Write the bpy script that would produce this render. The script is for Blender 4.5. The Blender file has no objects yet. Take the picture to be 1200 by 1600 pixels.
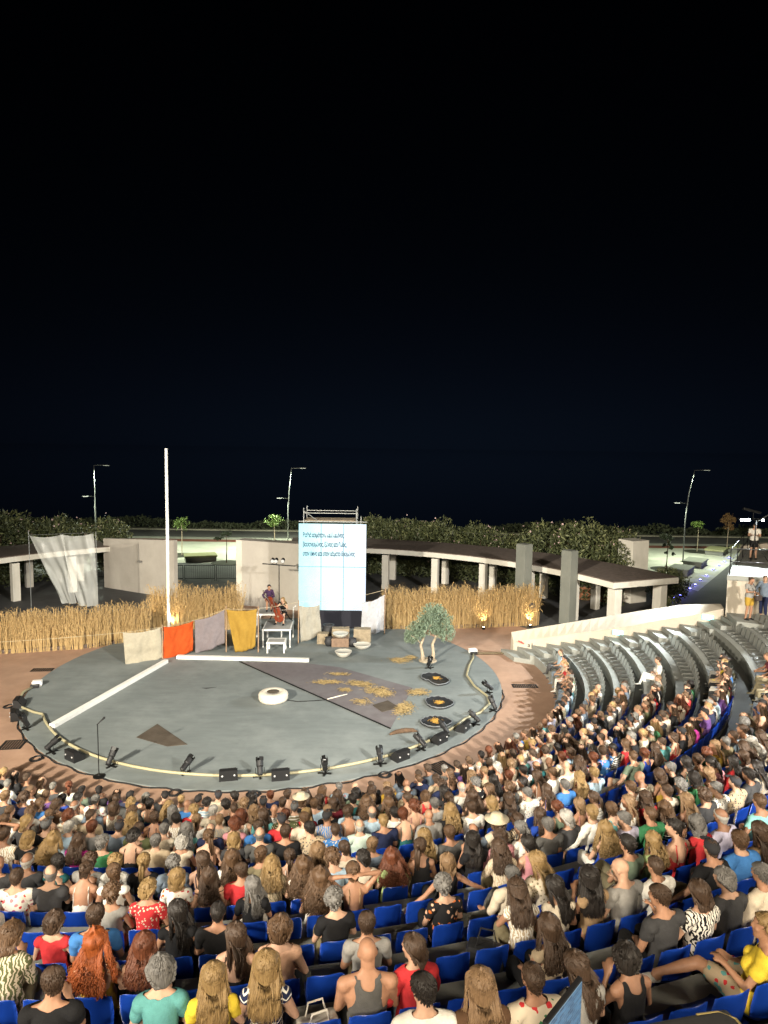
import bpy, bmesh, math, random
import numpy as np
from mathutils import Vector, Matrix, Euler, noise

random.seed(11)
RNG = np.random.default_rng(11)
SC = bpy.context.scene
COL = SC.collection
R = math.radians

# ------------------------------------------------------------------ camera
CAM_LOC = Vector((4.315, -25.935, 9.2))
PITCH, ROLL = 0.0970, 0.0140
cam_d = bpy.data.cameras.new('camera'); cam = bpy.data.objects.new('camera', cam_d); COL.objects.link(cam)
cam_d.sensor_fit = 'VERTICAL'; cam_d.sensor_height = 36.0; cam_d.sensor_width = 27.0
cam_d.lens = 36.0 * 1040.0 / 1600.0
cam_d.clip_start = 0.1; cam_d.clip_end = 6000
_U = Vector((0, math.sin(PITCH), math.cos(PITCH))); _F = Vector((0, math.cos(PITCH), -math.sin(PITCH))); _X = Vector((1, 0, 0))
_r = _X * math.cos(ROLL) + _U * math.sin(ROLL); _u = -_X * math.sin(ROLL) + _U * math.cos(ROLL)
_m = Matrix.Identity(4)
for i in range(3):
    _m[i][0] = _r[i]; _m[i][1] = _u[i]; _m[i][2] = -_F[i]; _m[i][3] = CAM_LOC[i]
cam.matrix_world = _m
SC.camera = cam

# ------------------------------------------------------------------ night sky
W = bpy.data.worlds.new('World'); SC.world = W; W.use_nodes = True
wn = W.node_tree.nodes; wl = W.node_tree.links
sky = wn.new('ShaderNodeTexSky'); sky.sky_type = 'NISHITA'; sky.sun_disc = False
sky.sun_elevation = R(-4.0); sky.sun_rotation = R(4.0); sky.altitude = 0; sky.air_density = 1.0; sky.dust_density = 0.3; sky.ozone_density = 5.0
bg = wn['Background']; bg.inputs['Strength'].default_value = 1.2
tcw = wn.new('ShaderNodeTexCoord'); sxw = wn.new('ShaderNodeSeparateXYZ'); cxw = wn.new('ShaderNodeCombineXYZ'); abz = wn.new('ShaderNodeMath'); abz.operation = 'ABSOLUTE'; adz = wn.new('ShaderNodeMath'); adz.operation = 'ADD'; adz.inputs[1].default_value = .07
wl.new(tcw.outputs['Generated'], sxw.inputs[0]); wl.new(sxw.outputs['Z'], abz.inputs[0]); wl.new(abz.outputs[0], adz.inputs[0])
wl.new(sxw.outputs['X'], cxw.inputs['X']); wl.new(sxw.outputs['Y'], cxw.inputs['Y']); wl.new(adz.outputs[0], cxw.inputs['Z']); wl.new(cxw.outputs[0], sky.inputs['Vector'])
bwn = wn.new('ShaderNodeRGBToBW'); tint = wn.new('ShaderNodeMix'); tint.data_type = 'RGBA'; tint.blend_type = 'MULTIPLY'; tint.inputs[0].default_value = 1.0
wl.new(sky.outputs['Color'], bwn.inputs[0]); pw_ = wn.new('ShaderNodeMath'); pw_.operation = 'POWER'; pw_.inputs[1].default_value = 1.6; wl.new(bwn.outputs[0], pw_.inputs[0]); wl.new(pw_.outputs[0], tint.inputs[6]); tint.inputs[7].default_value = (.28, .5, 1.0, 1)
wl.new(tint.outputs[2], bg.inputs['Color'])

# faint moonlight, the only sun lamp
sd = bpy.data.lights.new('moonlight', 'SUN'); sd.energy = 0.015; sd.angle = R(0.5); sd.color = (0.8, 0.88, 1.0)
so = bpy.data.objects.new('moonlight', sd); COL.objects.link(so); so.rotation_euler = (R(40), 0, R(20))

VS = SC.view_settings
VS.view_transform = 'Standard'; VS.look = 'None'; VS.exposure = 0.0; VS.gamma = 1.0; VS.use_curve_mapping = False
SC.cycles.max_bounces = 4; SC.cycles.diffuse_bounces = 3; SC.cycles.glossy_bounces = 2; SC.cycles.transmission_bounces = 3; SC.cycles.transparent_max_bounces = 6
SC.cycles.use_denoising = True
SC.cycles.sample_clamp_indirect = 4.0
SC.cycles.use_light_tree = True

# ------------------------------------------------------------------ floodlights (masts behind the stands, the middle one added as fill; tower by the parapet)
def spot(name, loc, target, power, angle, blend, color, size=0.25):
    d = bpy.data.lights.new(name, 'SPOT'); d.energy = power; d.spot_size = R(angle); d.spot_blend = blend
    d.color = color; d.shadow_soft_size = size
    o = bpy.data.objects.new(name, d); COL.objects.link(o)
    v = (Vector(target) - Vector(loc)); o.location = loc
    o.rotation_euler = v.to_track_quat('-Z', 'Y').to_euler()
    return o
WARM = (1.0, 0.86, 0.66)
COOL = (0.88, 0.97, 1.0)
MAST_L = Vector((-13.0, -33.0, 0)); MAST_R = Vector((21.0, -31.0, 0)); MAST_H = 14.5
MAST_FILL = Vector((3.0, -38.0, 0))  # unseen mast added behind the camera to flatten shadows in the crowd
SPOTS = [
    ('flood_beam', MAST_L + Vector((-1.4, 0.6, MAST_H)), (4, -14, 2), 19000, 95, .6, WARM, 2.0),
    ('flood_beam', MAST_R + Vector((1.4, 0.6, MAST_H)), (6, -10, 2), 17000, 95, .6, WARM, 2.0),
    ('flood_beam', MAST_FILL + Vector((0, 0.6, MAST_H)), (5, -10, 2), 20000, 80, .6, WARM, 2.0),  # added fill beam from the camera's side
    ('stage_beam', MAST_L + Vector((.5, 0.6, MAST_H)), (1, 15, 2), 82000, 48, .5, (1.0, .93, .78), .5),
    ('stage_beam', MAST_R + Vector((-.5, 0.6, MAST_H)), (-1, 15, 2), 58000, 48, .5, (1., .97, .9), .5),
    ('wedge_fill', MAST_L + Vector((1.4, 0.6, MAST_H)), (15, -1, 2), 44000, 36, .7, (1.0, .93, .8), .5),  # extra beam added to brighten the grey seats by the side wall
    ('tower_beam', (19.41, 1.75, 6.35), (3, -1, 0), 9000, 75, .5, COOL, .12),
    ('tower_beam', (20.36, 1.75, 6.38), (9, -9, 1), 3000, 80, .6, COOL, .12),
]
for s in SPOTS:
    spot(*s)

# ------------------------------------------------------------------ materials
MATS = {}
def mat(name, color, rough=.8, metal=0., spec=.4, noise_amt=0., noise_scale=6., bump=0., bump_scale=40., emit=None, emit_s=0., alpha=1., trans=0.,
        coat=0., stretch=None, coords='Object', color2=None):
    if name in MATS: return MATS[name]
    m = bpy.data.materials.new(name); m.use_nodes = True
    n = m.node_tree.nodes; l = m.node_tree.links; b = n['Principled BSDF']
    b.inputs['Base Color'].default_value = (*color, 1); b.inputs['Roughness'].default_value = rough
    b.inputs['Metallic'].default_value = metal; b.inputs['Specular IOR Level'].default_value = spec
    if alpha < 1: b.inputs['Alpha'].default_value = alpha
    if trans: b.inputs['Transmission Weight'].default_value = trans
    if coat: b.inputs['Coat Weight'].default_value = coat
    if emit: b.inputs['Emission Color'].default_value = (*emit, 1); b.inputs['Emission Strength'].default_value = emit_s
    tc = None
    if noise_amt or bump:
        tc = n.new('ShaderNodeTexCoord'); mp = n.new('ShaderNodeMapping'); l.new(tc.outputs[coords], mp.inputs['Vector'])
        if stretch: mp.inputs['Scale'].default_value = stretch
    if noise_amt:
        nz = n.new('ShaderNodeTexNoise'); nz.inputs['Scale'].default_value = noise_scale; nz.inputs['Detail'].default_value = 6
        nz.inputs['Roughness'].default_value = .65
        l.new(mp.outputs['Vector'], nz.inputs['Vector'])
        mx = n.new('ShaderNodeMix'); mx.data_type = 'RGBA'
        c2 = color2 if color2 else tuple(max(0, c * (1 - noise_amt)) for c in color)
        c1 = color if color2 else tuple(min(1, c * (1 + noise_amt * .6)) for c in color)
        mx.inputs[6].default_value = (*c1, 1); mx.inputs[7].default_value = (*c2, 1)
        rp = n.new('ShaderNodeMapRange'); rp.inputs[1].default_value = .3; rp.inputs[2].default_value = .7
        l.new(nz.outputs['Fac'], rp.inputs[0]); l.new(rp.outputs[0], mx.inputs[0]); l.new(mx.outputs[2], b.inputs['Base Color'])
    if bump:
        nb = n.new('ShaderNodeTexNoise'); nb.inputs['Scale'].default_value = bump_scale; nb.inputs['Detail'].default_value = 4
        l.new(mp.outputs['Vector'], nb.inputs['Vector'])
        bp = n.new('ShaderNodeBump'); bp.inputs['Strength'].default_value = bump; bp.inputs['Distance'].default_value = .02
        l.new(nb.outputs['Fac'], bp.inputs['Height']); l.new(bp.outputs['Normal'], b.inputs['Normal'])
    MATS[name] = m
    return m

# ------------------------------------------------------------------ object helpers
def obj(name, mesh, material=None, parent=None, loc=None, rotz=None, smooth=False):
    if isinstance(mesh, bmesh.types.BMesh):
        me = bpy.data.meshes.new(name); mesh.to_mesh(me); mesh.free(); mesh = me
    if material is not None:
        mesh.materials.clear()
        for mm in (material if isinstance(material, (list, tuple)) else [material]): mesh.materials.append(mm)
    if smooth:
        mesh.polygons.foreach_set('use_smooth', [True] * len(mesh.polygons))
    o = bpy.data.objects.new(name, mesh); COL.objects.link(o)
    if parent is not None: o.parent = parent
    if loc is not None: o.location = loc
    if rotz is not None: o.rotation_euler = (0, 0, rotz)
    return o
def tag(o, label, cat, group=None):
    o['label'] = label; o['category'] = cat
    if group: o['group'] = group
    return o
def thing(name, label, cat, loc=(0, 0, 0), rotz=0., group=None):
    o = bpy.data.objects.new(name, None); COL.objects.link(o); o.empty_display_size = .1
    o.location = loc; o.rotation_euler = (0, 0, rotz)
    return tag(o, label, cat, group)
def struct(name, mesh, material):
    o = obj(name, mesh, material); o['kind'] = 'structure'; return o
def stuff(name, mesh, material, label=None, cat=None, parent=None):
    o = obj(name, mesh, material, parent); o['kind'] = 'stuff'
    if label: tag(o, label, cat)
    return o
def dup(root, loc=None, rotz=None, label=None):
    r = root.copy(); COL.objects.link(r)
    if loc is not None: r.location = loc
    if rotz is not None: r.rotation_euler = (0, 0, rotz)
    if label: r['label'] = label
    for ch in root.children:
        c = ch.copy(); COL.objects.link(c); c.parent = r
        for g in ch.children:
            d = g.copy(); COL.objects.link(d); d.parent = c
    return r

def BM(): return bmesh.new()
def box(bm, c, s, rz=0., bevel=0., rot=None):
    m = Matrix.Translation(c) @ (rot if rot is not None else Matrix.Rotation(rz, 4, 'Z')) @ Matrix.Diagonal((s[0], s[1], s[2], 1))
    g = bmesh.ops.create_cube(bm, size=1., matrix=m)
    if bevel:
        es = {e for v in g['verts'] for e in v.link_edges}
        bmesh.ops.bevel(bm, geom=list(es), offset=bevel, segments=2, affect='EDGES', profile=.6)
    return bm
def frame_of(d):
    d = Vector(d).normalized(); a = Vector((0, 0, 1)) if abs(d.z) < .95 else Vector((0, 1, 0))
    x = a.cross(d).normalized(); return x, d.cross(x).normalized()
def tube(bm, pts, rad, n=8, cap=True, closed=False, ell=None, side=None):
    """tube through pts; rad number or list; ell = list of (a,b) with 'side' vector giving the a-axis"""
    pts = [Vector(p) for p in pts]; rings = []
    k = len(pts)
    for i, p in enumerate(pts):
        if closed: d = pts[(i + 1) % k] - pts[(i - 1) % k]
        else: d = pts[min(i + 1, k - 1)] - pts[max(i - 1, 0)]
        if d.length < 1e-9: d = Vector((0, 0, 1))
        d.normalize()
        if side is not None:
            x = Vector(side) - d * Vector(side).dot(d); x.normalize(); y = d.cross(x)
        else: x, y = frame_of(d)
        if ell is not None: a, b = ell[i]
        else: a = b = rad[i] if isinstance(rad, (list, tuple)) else rad
        rings.append([bm.verts.new(p + x * (a * math.cos(2 * math.pi * j / n)) + y * (b * math.sin(2 * math.pi * j / n))) for j in range(n)])
    for i in range(k if closed else k - 1):
        A, B = rings[i], rings[(i + 1) % k]
        for j in range(n): bm.faces.new((A[j], A[(j + 1) % n], B[(j + 1) % n], B[j]))
    if cap and not closed:
        bm.faces.new(rings[0][::-1]); bm.faces.new(rings[-1])
    return bm
def ball(bm, c, r, seg=14, rings=9, rot=None):
    if not isinstance(r, (list, tuple)): r = (r, r, r)
    m = Matrix.Translation(c) @ (rot if rot is not None else Matrix.Identity(4)) @ Matrix.Diagonal((*r, 1))
    bmesh.ops.create_uvsphere(bm, u_segments=seg, v_segments=rings, radius=1., matrix=m)
    return bm
def lathe(bm, prof, n=24, c=(0, 0, 0), close=True):
    rings = []
    for r, z in prof:
        rings.append([bm.verts.new((c[0] + r * math.cos(2 * math.pi * j / n), c[1] + r * math.sin(2 * math.pi * j / n), c[2] + z)) for j in range(n)])
    for A, B in zip(rings, rings[1:]):
        for j in range(n): bm.faces.new((A[j], A[(j + 1) % n], B[(j + 1) % n], B[j]))
    if close:
        bm.faces.new(rings[0][::-1]); bm.faces.new(rings[-1])
    return bm
def poly_prism(bm, pts, z0, z1):
    """plan polygon extruded; z0/z1 numbers or lists"""
    k = len(pts)
    zz0 = z0 if isinstance(z0, (list, tuple)) else [z0] * k
    zz1 = z1 if isinstance(z1, (list, tuple)) else [z1] * k
    a = [bm.verts.new((p[0], p[1], z)) for p, z in zip(pts, zz0)]; b = [bm.verts.new((p[0], p[1], z)) for p, z in zip(pts, zz1)]
    bm.faces.new(a[::-1]); bm.faces.new(b)
    for i in range(k): bm.faces.new((a[i], a[(i + 1) % k], b[(i + 1) % k], b[i]))
    return bm
def ring_sector(bm, r0, r1, a0, a1, z0, z1, n=48):
    """solid annular sector, angles in radians; a0/a1 may be (inner, outer) pairs"""
    A0 = a0 if isinstance(a0, tuple) else (a0, a0); A1 = a1 if isinstance(a1, tuple) else (a1, a1)
    V = []
    for i in range(n + 1):
        t = i / n; ai = A0[0] + (A1[0] - A0[0]) * t; ao = A0[1] + (A1[1] - A0[1]) * t
        V.append([bm.verts.new((r * math.cos(a), r * math.sin(a), z)) for r, a, z in ((r0, ai, z0), (r1, ao, z0), (r1, ao, z1), (r0, ai, z1))])
    for p, q in zip(V, V[1:]):
        for j in range(4): bm.faces.new((p[j], q[j], q[(j + 1) % 4], p[(j + 1) % 4]))
    bm.faces.new(V[0]); bm.faces.new(V[-1][::-1])
    return bm
def sheet(bm, pts, z):
    bm.faces.new([bm.verts.new((p[0], p[1], z)) for p in pts]); return bm
def fix(bm):
    bmesh.ops.recalc_face_normals(bm, faces=bm.faces); return bm
def mesh_np(name, V, F, mats=None, mi=None, smooth=False):
    me = bpy.data.meshes.new(name); me.from_pydata(np.asarray(V, float).tolist(), [], F if isinstance(F, list) else F.tolist())
    if mi is not None: me.polygons.foreach_set('material_index', mi)
    if smooth: me.polygons.foreach_set('use_smooth', [True] * len(me.polygons))
    return me
# ================================================================== SETTING
def floor_mat(name, c1, c2, c3, scale, stretch=(1, 1, 1), rough=.75, bump=.25):
    m = mat(name, c1, rough=rough, noise_amt=.01, noise_scale=scale, bump=bump, bump_scale=scale * 14, color2=c2, stretch=stretch)
    n = m.node_tree.nodes; l = m.node_tree.links; b = n['Principled BSDF']
    src = b.inputs['Base Color'].links[0].from_socket
    tc = n.new('ShaderNodeTexCoord'); nz = n.new('ShaderNodeTexNoise'); nz.inputs['Scale'].default_value = .35; nz.inputs['Detail'].default_value = 8; nz.inputs['Roughness'].default_value = .7
    l.new(tc.outputs['Object'], nz.inputs['Vector'])
    rp = n.new('ShaderNodeMapRange'); rp.inputs[1].default_value = .45; rp.inputs[2].default_value = .75; l.new(nz.outputs['Fac'], rp.inputs[0])
    mx = n.new('ShaderNodeMix'); mx.data_type = 'RGBA'; l.new(rp.outputs[0], mx.inputs[0]); l.new(src, mx.inputs[6]); mx.inputs[7].default_value = (*c3, 1)
    l.new(mx.outputs[2], b.inputs['Base Color'])
    return m
M_ASPHALT = floor_mat('asphalt', (.075, .075, .075), (.055, .055, .057), (.1, .1, .095), 2.0)
M_PAVE = floor_mat('red_paving', (.43, .275, .19), (.33, .2, .135), (.29, .185, .13), 1.6, (1, 1, 1))
M_ORCH = floor_mat('stage_floor_paint', (.178, .2, .197), (.138, .156, .155), (.24, .262, .255), 2.2, (.35, 1.6, 1))
M_PLAZA = floor_mat('pale_plaza_paving', (.42, .42, .36), (.34, .35, .29), (.5, .5, .43), 1.2)
M_TRACK = mat('red_track', (.2, .07, .045), rough=.9, noise_amt=.2, noise_scale=3)
M_ROAD = mat('far_road', (.13, .13, .12), rough=.9, noise_amt=.2, noise_scale=.4)
M_VERGE = mat('pale_verge', (.3, .3, .22), rough=.9, noise_amt=.3, noise_scale=.6)
M_CONC = floor_mat('grey_painted_concrete', (.3, .305, .275), (.23, .235, .21), (.2, .2, .175), 1.8, (1, 1, .5))
M_CONCD = floor_mat('dark_walkway_concrete', (.15, .15, .137), (.11, .11, .1), (.1, .1, .09), 2.2)
M_WHITE = floor_mat('cream_wall_paint', (.5, .44, .35), (.44, .39, .31), (.37, .32, .25), 1.3, (1, 1, .35))
M_WHITE2 = floor_mat('white_column_paint', (.72, .68, .6), (.62, .59, .51), (.54, .5, .42), 2.0, (1, 1, .3))
M_BEIGE = floor_mat('beige_render', (.5, .46, .4), (.45, .41, .36), (.38, .34, .29), 1.4, (1, 1, .25))
M_PILLAR = floor_mat('grey_pillar_paint', (.17, .175, .15), (.13, .135, .115), (.2, .2, .175), 1.6, (1, 1, .3))
M_ROOF = mat('brown_roof_gravel', (.14, .105, .085), rough=.95, noise_amt=.35, noise_scale=5, bump=.4, bump_scale=60)
M_SEA = mat('night_sea', (.93, .95, .98), rough=.06, metal=1.)

bm = BM(); sheet(bm, [(-600, -300), (600, -300), (600, 49), (-600, 49)], -.016); struct('ground', bm, M_ASPHALT)
bm = BM(); sheet(bm, [(-6000, 47), (6000, 47), (6000, 6000), (-6000, 6000)], -.5); struct('sea', bm, M_SEA)
bm = BM(); sheet(bm, [(14 * math.cos(2 * math.pi * i / 96), 14 * math.sin(2 * math.pi * i / 96)) for i in range(96)], 0.); struct('red_paving', bm, M_PAVE)
bm = BM(); lathe(bm, [(9.0, 0.), (9.0, .022), (8.985, .03)], 160); o = struct('orchestra_floor', fix(bm), M_ORCH)
ORZ = .03
# plaza sheets
bm = BM(); sheet(bm, [(-120, 24.5), (-1, 25.5), (24, 22.5), (25.2, 17.5), (39, 36.8), (110, 36.8), (110, 37.0), (-120, 37.0)], -.008); struct('plaza_paving', bm, M_PLAZA)
bm = BM(); sheet(bm, [(-160, 37.0), (160, 37.0), (160, 38.6), (-160, 38.6)], -.004); struct('red_track', bm, M_TRACK)
bm = BM(); sheet(bm, [(-160, 38.6), (160, 38.6), (160, 40.2), (-160, 40.2)], -.006); struct('plaza_edge_paving', bm, M_PLAZA)
bm = BM(); sheet(bm, [(-160, 40.2), (160, 40.2), (160, 45.4), (-160, 45.4)], -.008); struct('road', bm, M_ROAD)
bm = BM(); box(bm, (0, 45.9, .03), (320, .9, .14)); struct('far_kerb', bm, M_VERGE)

# drain grates in the paving (square black covers)
M_GRATE = mat('black_grate', (.02, .02, .02), rough=.6, metal=.4)
def grate(x, y, sx, sy, rz, label):
    t = thing('drain_grate', label, 'drain grate', (x, y, .004), rz, 'drain grates in the paving')
    b = BM()
    for s in (-1, 1):
        box(b, (0, s * sy / 2, .006), (sx + .03, .03, .012)); box(b, (s * sx / 2, 0, .006), (.03, sy - .03, .012))
    obj('frame', b, M_GRATE, t)
    n = max(5, int(sx / .07))
    me = None
    for i in range(n):
        x_ = -sx / 2 + (i + .5) * sx / n
        if me is None:
            bb = BM(); box(bb, (0, 0, .004), (sx / n * .6, sy - .03, .008)); o = obj('bar', bb, M_GRATE, t, (x_, 0, 0)); me = o.data
        else: obj('bar', me, None, t, (x_, 0, 0))
grate(-9.47, .33, .8, .35, .1, 'flat rectangular drain grate in red paving left of the stage floor')
grate(-6.91, -6.42, .62, .62, .15, 'black square drain grate in red paving by the front left seats')
grate(9.9, -.75, .95, .36, 0., 'rectangular drain grate in red paving right of the stage floor')
grate(6.08, -7.51, .62, .62, .6, 'black square drain grate in red paving in front of right seats')

# ---- terraces
RR = [11.0 + .92 * i for i in range(6)] + [16.75, 17.5, 18.25, 19.25, 20.05, 20.9, 21.75, 22.6, 23.5]
DK = [.4 + .37 * i for i in range(6)] + [2.62, 2.93, 3.24, 3.68, 4.0, 4.34, 4.68, 5.02, 5.4]
NR = 14
def row_r(i): return RR[i]
def deck_z(i): return DK[i]
def row_z(i): return DK[i] - .4          # walkway level in front of the bench
DW = .62                                  # depth of the bench deck
_WR = [10.3, 10.74, 11.75, 12.68, 13.59, 14.47, 15.39, 16.7, 17.73, 24.]
_WA = [18.6, 16.46, 11.76, 8.04, 4.73, 1.81, -.16, -2.16, -2.4, -3.5]
def wall_a(r): return R(float(np.interp(r, _WR, _WA)))
STAIR_W = 1.05
A_LEFT = R(-166)
for i in range(NR):
    r = row_r(i); z = row_z(i); nxt = row_r(i + 1)
    bm = BM()
    e0 = wall_a(r) - STAIR_W / r; e1 = wall_a(r + DW) - STAIR_W / (r + DW)
    ring_sector(bm, r, r + DW, A_LEFT, (e0, e1), -.02 if i == 0 else z - .04, deck_z(i), 110)
    o = struct('terrace_bench', fix(bm), M_CONC)
    bm = BM()
    e2 = wall_a(nxt) - STAIR_W / nxt
    ring_sector(bm, r + DW, nxt + .05, A_LEFT, (e1, e2), z - .04, row_z(i + 1), 110)
    o = struct('terrace_walkway', fix(bm), M_CONCD)
# stair beside the white wall: two steps per row
steps_ = [(10.3, 10.85, .2)]
for i in range(8):
    ri, nx = row_r(i), row_r(i + 1); m_ = ri + (nx - ri) * .5 - .15
    steps_ += [(ri - .15, m_, deck_z(i)), (m_, nx - .15, (deck_z(i) + deck_z(i + 1)) / 2)]
for a, b_, zt in steps_:
    bm = BM(); ring_sector(bm, a, b_, (wall_a(a) - (STAIR_W + .02) / a, wall_a(b_) - (STAIR_W + .02) / b_), (wall_a(a) + .02, wall_a(b_) + .02), max(-.02, zt - .6), zt, 3)
    struct('stair_step', fix(bm), M_CONC)

# ---- cream side wall with sloping top
front = [(10.22, 3.3, .6), (11.45, 2.52, 1.0), (12.5, 1.88, 1.38), (13.5, 1.22, 1.75), (14.45, .56, 2.12), (15.4, .06, 2.5), (16.6, -.5, 2.9), (17.42, -.85, 3.22)]
back = [(10.15, 3.55, .95), (12.0, 2.88, 1.5), (14.0, 2.3, 2.05), (15.2, 1.75, 2.45), (16.55, .85, 2.95), (17.5, -.4, 3.3)]
def resample(P, n):
    P = np.array(P, float); d = np.concatenate([[0], np.cumsum(np.linalg.norm(np.diff(P[:, :2], axis=0), axis=1))]); d /= d[-1]
    return [tuple(np.interp(t, d, P[:, k]) for k in range(3)) for t in np.linspace(0, 1, n)]
bm = BM(); rows_ = []
for f, b in zip(resample(front, 26), resample(back, 26)):
    rows_.append([bm.verts.new((f[0], f[1], -.05)), bm.verts.new(f), bm.verts.new(b), bm.verts.new((b[0], b[1], -.05))])
for p, q in zip(rows_, rows_[1:]):
    for j in range(4): bm.faces.new((p[j], q[j], q[(j + 1) % 4], p[(j + 1) % 4]))
bm.faces.new(rows_[0]); bm.faces.new(rows_[-1][::-1])
sw = obj('side_wall', fix(bm), M_WHITE); tag(sw, 'long cream side wall with broad sloping top beside the grey seats', 'wall')

# ---- parapet block and landing (right)
LZ = 3.1
bm = BM(); poly_prism(bm, [(17.15, -2.3), (18.2, -2.95), (23.5, -3.9), (23.5, -1.6), (17.45, -1.0)], 1.6, LZ); struct('stair_landing', fix(bm), M_CONC)
pw = thing('parapet_block', 'tall cream parapet block behind the two standing people', 'wall', (17.4, -1.0, 0))
bm = BM(); poly_prism(bm, [(0, 0), (7, -1.6), (10, 7), (4.4, 7)], -.02, 4.37); obj('wall', fix(bm), M_WHITE, pw)
bm = BM(); poly_prism(bm, [(-.06, -.06), (7.06, -1.68), (10.06, 7.06), (4.34, 7.06)], 4.372, 4.55); obj('coping', fix(bm), M_CONC, pw)
rl = thing('railing', 'black steel railing on top of the cream parapet block', 'railing', (17.4, -1.0, 4.55))
M_BLACK = mat('black_steel', (.018, .018, .018), rough=.45, metal=.6)
M_BLACKP = mat('black_plastic', (.014, .014, .015), rough=.5, noise_amt=.2, noise_scale=8)
for zz in (.5, 1.0):
    b = BM(); tube(b, [(4.2, 6.4, zz), (.12, .1, zz), (6.8, -1.42, zz)], .022, 6); obj('rail', b, M_BLACK, rl)
for px_, py_ in [(.12, .1), (1.5, 2.2), (2.85, 4.3), (4.2, 6.4), (1.8, -.28), (3.5, -.67), (5.2, -1.06), (6.8, -1.42)]:
    b = BM(); tube(b, [(px_, py_, 0), (px_, py_, 1.0)], .022, 6); obj('post', b, M_BLACK, rl)
# second inner white wall behind the platform
bm = BM(); poly_prism(bm, [(22.4, 7.3), (32, 4.3), (32.1, 4.7), (22.5, 7.7)], 0, [4.5, 6.2, 6.2, 4.5]); o = obj('upper_wall', fix(bm), M_WHITE); tag(o, 'pale wall behind the cameraman at the right edge', 'wall')

# exit lights and marks on the side wall
M_EXIT = mat('lit_exit_sign', (.1, .5, .45), emit=(.45, 1.0, .92), emit_s=1.6)
M_EXITW = mat('lit_exit_white', (.9, .9, .9), emit=(.9, 1., 1.), emit_s=4.)
def wall_pt(x):
    """front face point of the side wall at plan x"""
    xs = [p[0] for p in front]; return float(np.interp(x, xs, [p[1] for p in front])), float(np.interp(x, xs, [p[2] for p in front]))
def exit_sign(x, label):
    y, z = wall_pt(x)
    t = thing('exit_sign', label, 'exit sign', (x, y - .05, z - .2), R(-28), 'lit exit signs on the side wall')
    b = BM(); box(b, (0, 0, 0), (.42, .06, .2), bevel=.012); obj('housing', b, M_EXIT, t)
    b = BM(); box(b, (-.12, -.034, 0), (.09, .008, .11)); box(b, (-.12, -.034, .07), (.04, .008, .03)); obj('running_figure', b, M_EXITW, t)
    b = BM(); tube(b, [(-.02, -.036, 0), (.14, -.036, 0)], .014, 5); tube(b, [(.09, -.036, .05), (.15, -.036, 0), (.09, -.036, -.05)], .014, 5); obj('arrow', b, M_EXITW, t)
exit_sign(14.0, 'lit green exit sign at the middle of the side wall')
exit_sign(16.9, 'lit green exit sign near the top end of the side wall')
M_SIGNR = mat('red_paint', (.45, .05, .04), rough=.6)
t = thing('wall_marking', 'small black letters stencilled on the low end of side wall', 'wall marking', (10.95, 2.83, .58), R(-32))
fc = bpy.data.curves.new('txt', 'FONT'); fc.body = 'a1'; fc.size = .3; fc.extrude = .004
fo = bpy.data.objects.new('lettering', fc); COL.objects.link(fo)
me = fo.to_mesh().copy(); bpy.data.objects.remove(fo)
lo = obj('lettering', me, mat('stencil_black', (.03, .03, .03)), t); lo.rotation_euler = (R(90), 0, 0); lo.location = (-.2, -.012, -.12)
t = thing('hydrant_handle', 'small red valve handle on the low end of side wall', 'valve', (10.55, 3.08, .64), R(-32))
b = BM(); tube(b, [(0, .05, 0), (0, -.1, 0)], .02, 6); obj('stem', b, M_SIGNR, t)
b = BM(); tube(b, [(-.14, -.1, .05), (-.05, -.1, .02), (.12, -.1, -.04)], .03, 6); obj('handle', b, M_SIGNR, t)
# access pipe from stage edge to the wall end
b = BM(); tube(b, [(8.45, 3.25, .05), (10.25, 3.42, .05)], .03, 6); tube(b, [(8.45, 3.1, .05), (10.25, 3.27, .05)], .03, 6)
for q in (8.8, 9.4, 10.0): box(b, (q, 3.18 + (q - 8.45) * .095, .05), (.03, .18, .03))
o = obj('cable_ramp', b, mat('dark_brass', (.12, .09, .05), rough=.5, metal=.5)); tag(o, 'low cable rail running from stage edge to the side wall', 'cable rail')

# ---- curved pergolas
def pergola(name, label, r0, r1, a0, a1, cols, zb=2.35, zt=2.65):
    t = thing(name, label, 'pergola')
    n = 40
    bm = BM(); ring_sector(bm, r0, r0 + .28, a0, a1, zb, zt, n); obj('inner_beam', fix(bm), M_WHITE2, t)
    bm = BM(); ring_sector(bm, r1 - .28, r1, a0, a1, zb, zt, n); obj('outer_beam', fix(bm), M_WHITE2, t)
    for a in (a0, a1):
        s = .28 if a == a0 else -.28
        bm = BM(); ring_sector(bm, r0 + .282, r1 - .282, (a, a), (a + s / r0, a + s / r1), zb, zt, 2); obj('end_beam', fix(bm), M_WHITE2, t)
    bm = BM(); ring_sector(bm, r0 + .03, r1 - .03, a0 + .002, a1 - .002, zt + .003, zt + .05, n); obj('roof', fix(bm), M_ROOF, t)
    me = {}
    for (r, a, w) in cols:
        key = w
        if key not in me:
            b = BM(); box(b, (0, 0, (zb - .12) / 2), (w, w * .8, zb - .12), bevel=.012); me[key] = obj('column', b, M_WHITE2, t); o = me[key]
            b2 = BM(); box(b2, (0, 0, zb - .06), (w * .5, w * .4, .12)); cap_ = obj('neck', b2, M_BLACK, o); capm = cap_.data
        else:
            o = obj('column', me[key].data, None, t); obj('neck', capm, None, o)
        o.location = (r * math.cos(a), r * math.sin(a), 0); o.rotation_euler = (0, 0, a + math.pi / 2)
    return t
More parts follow.
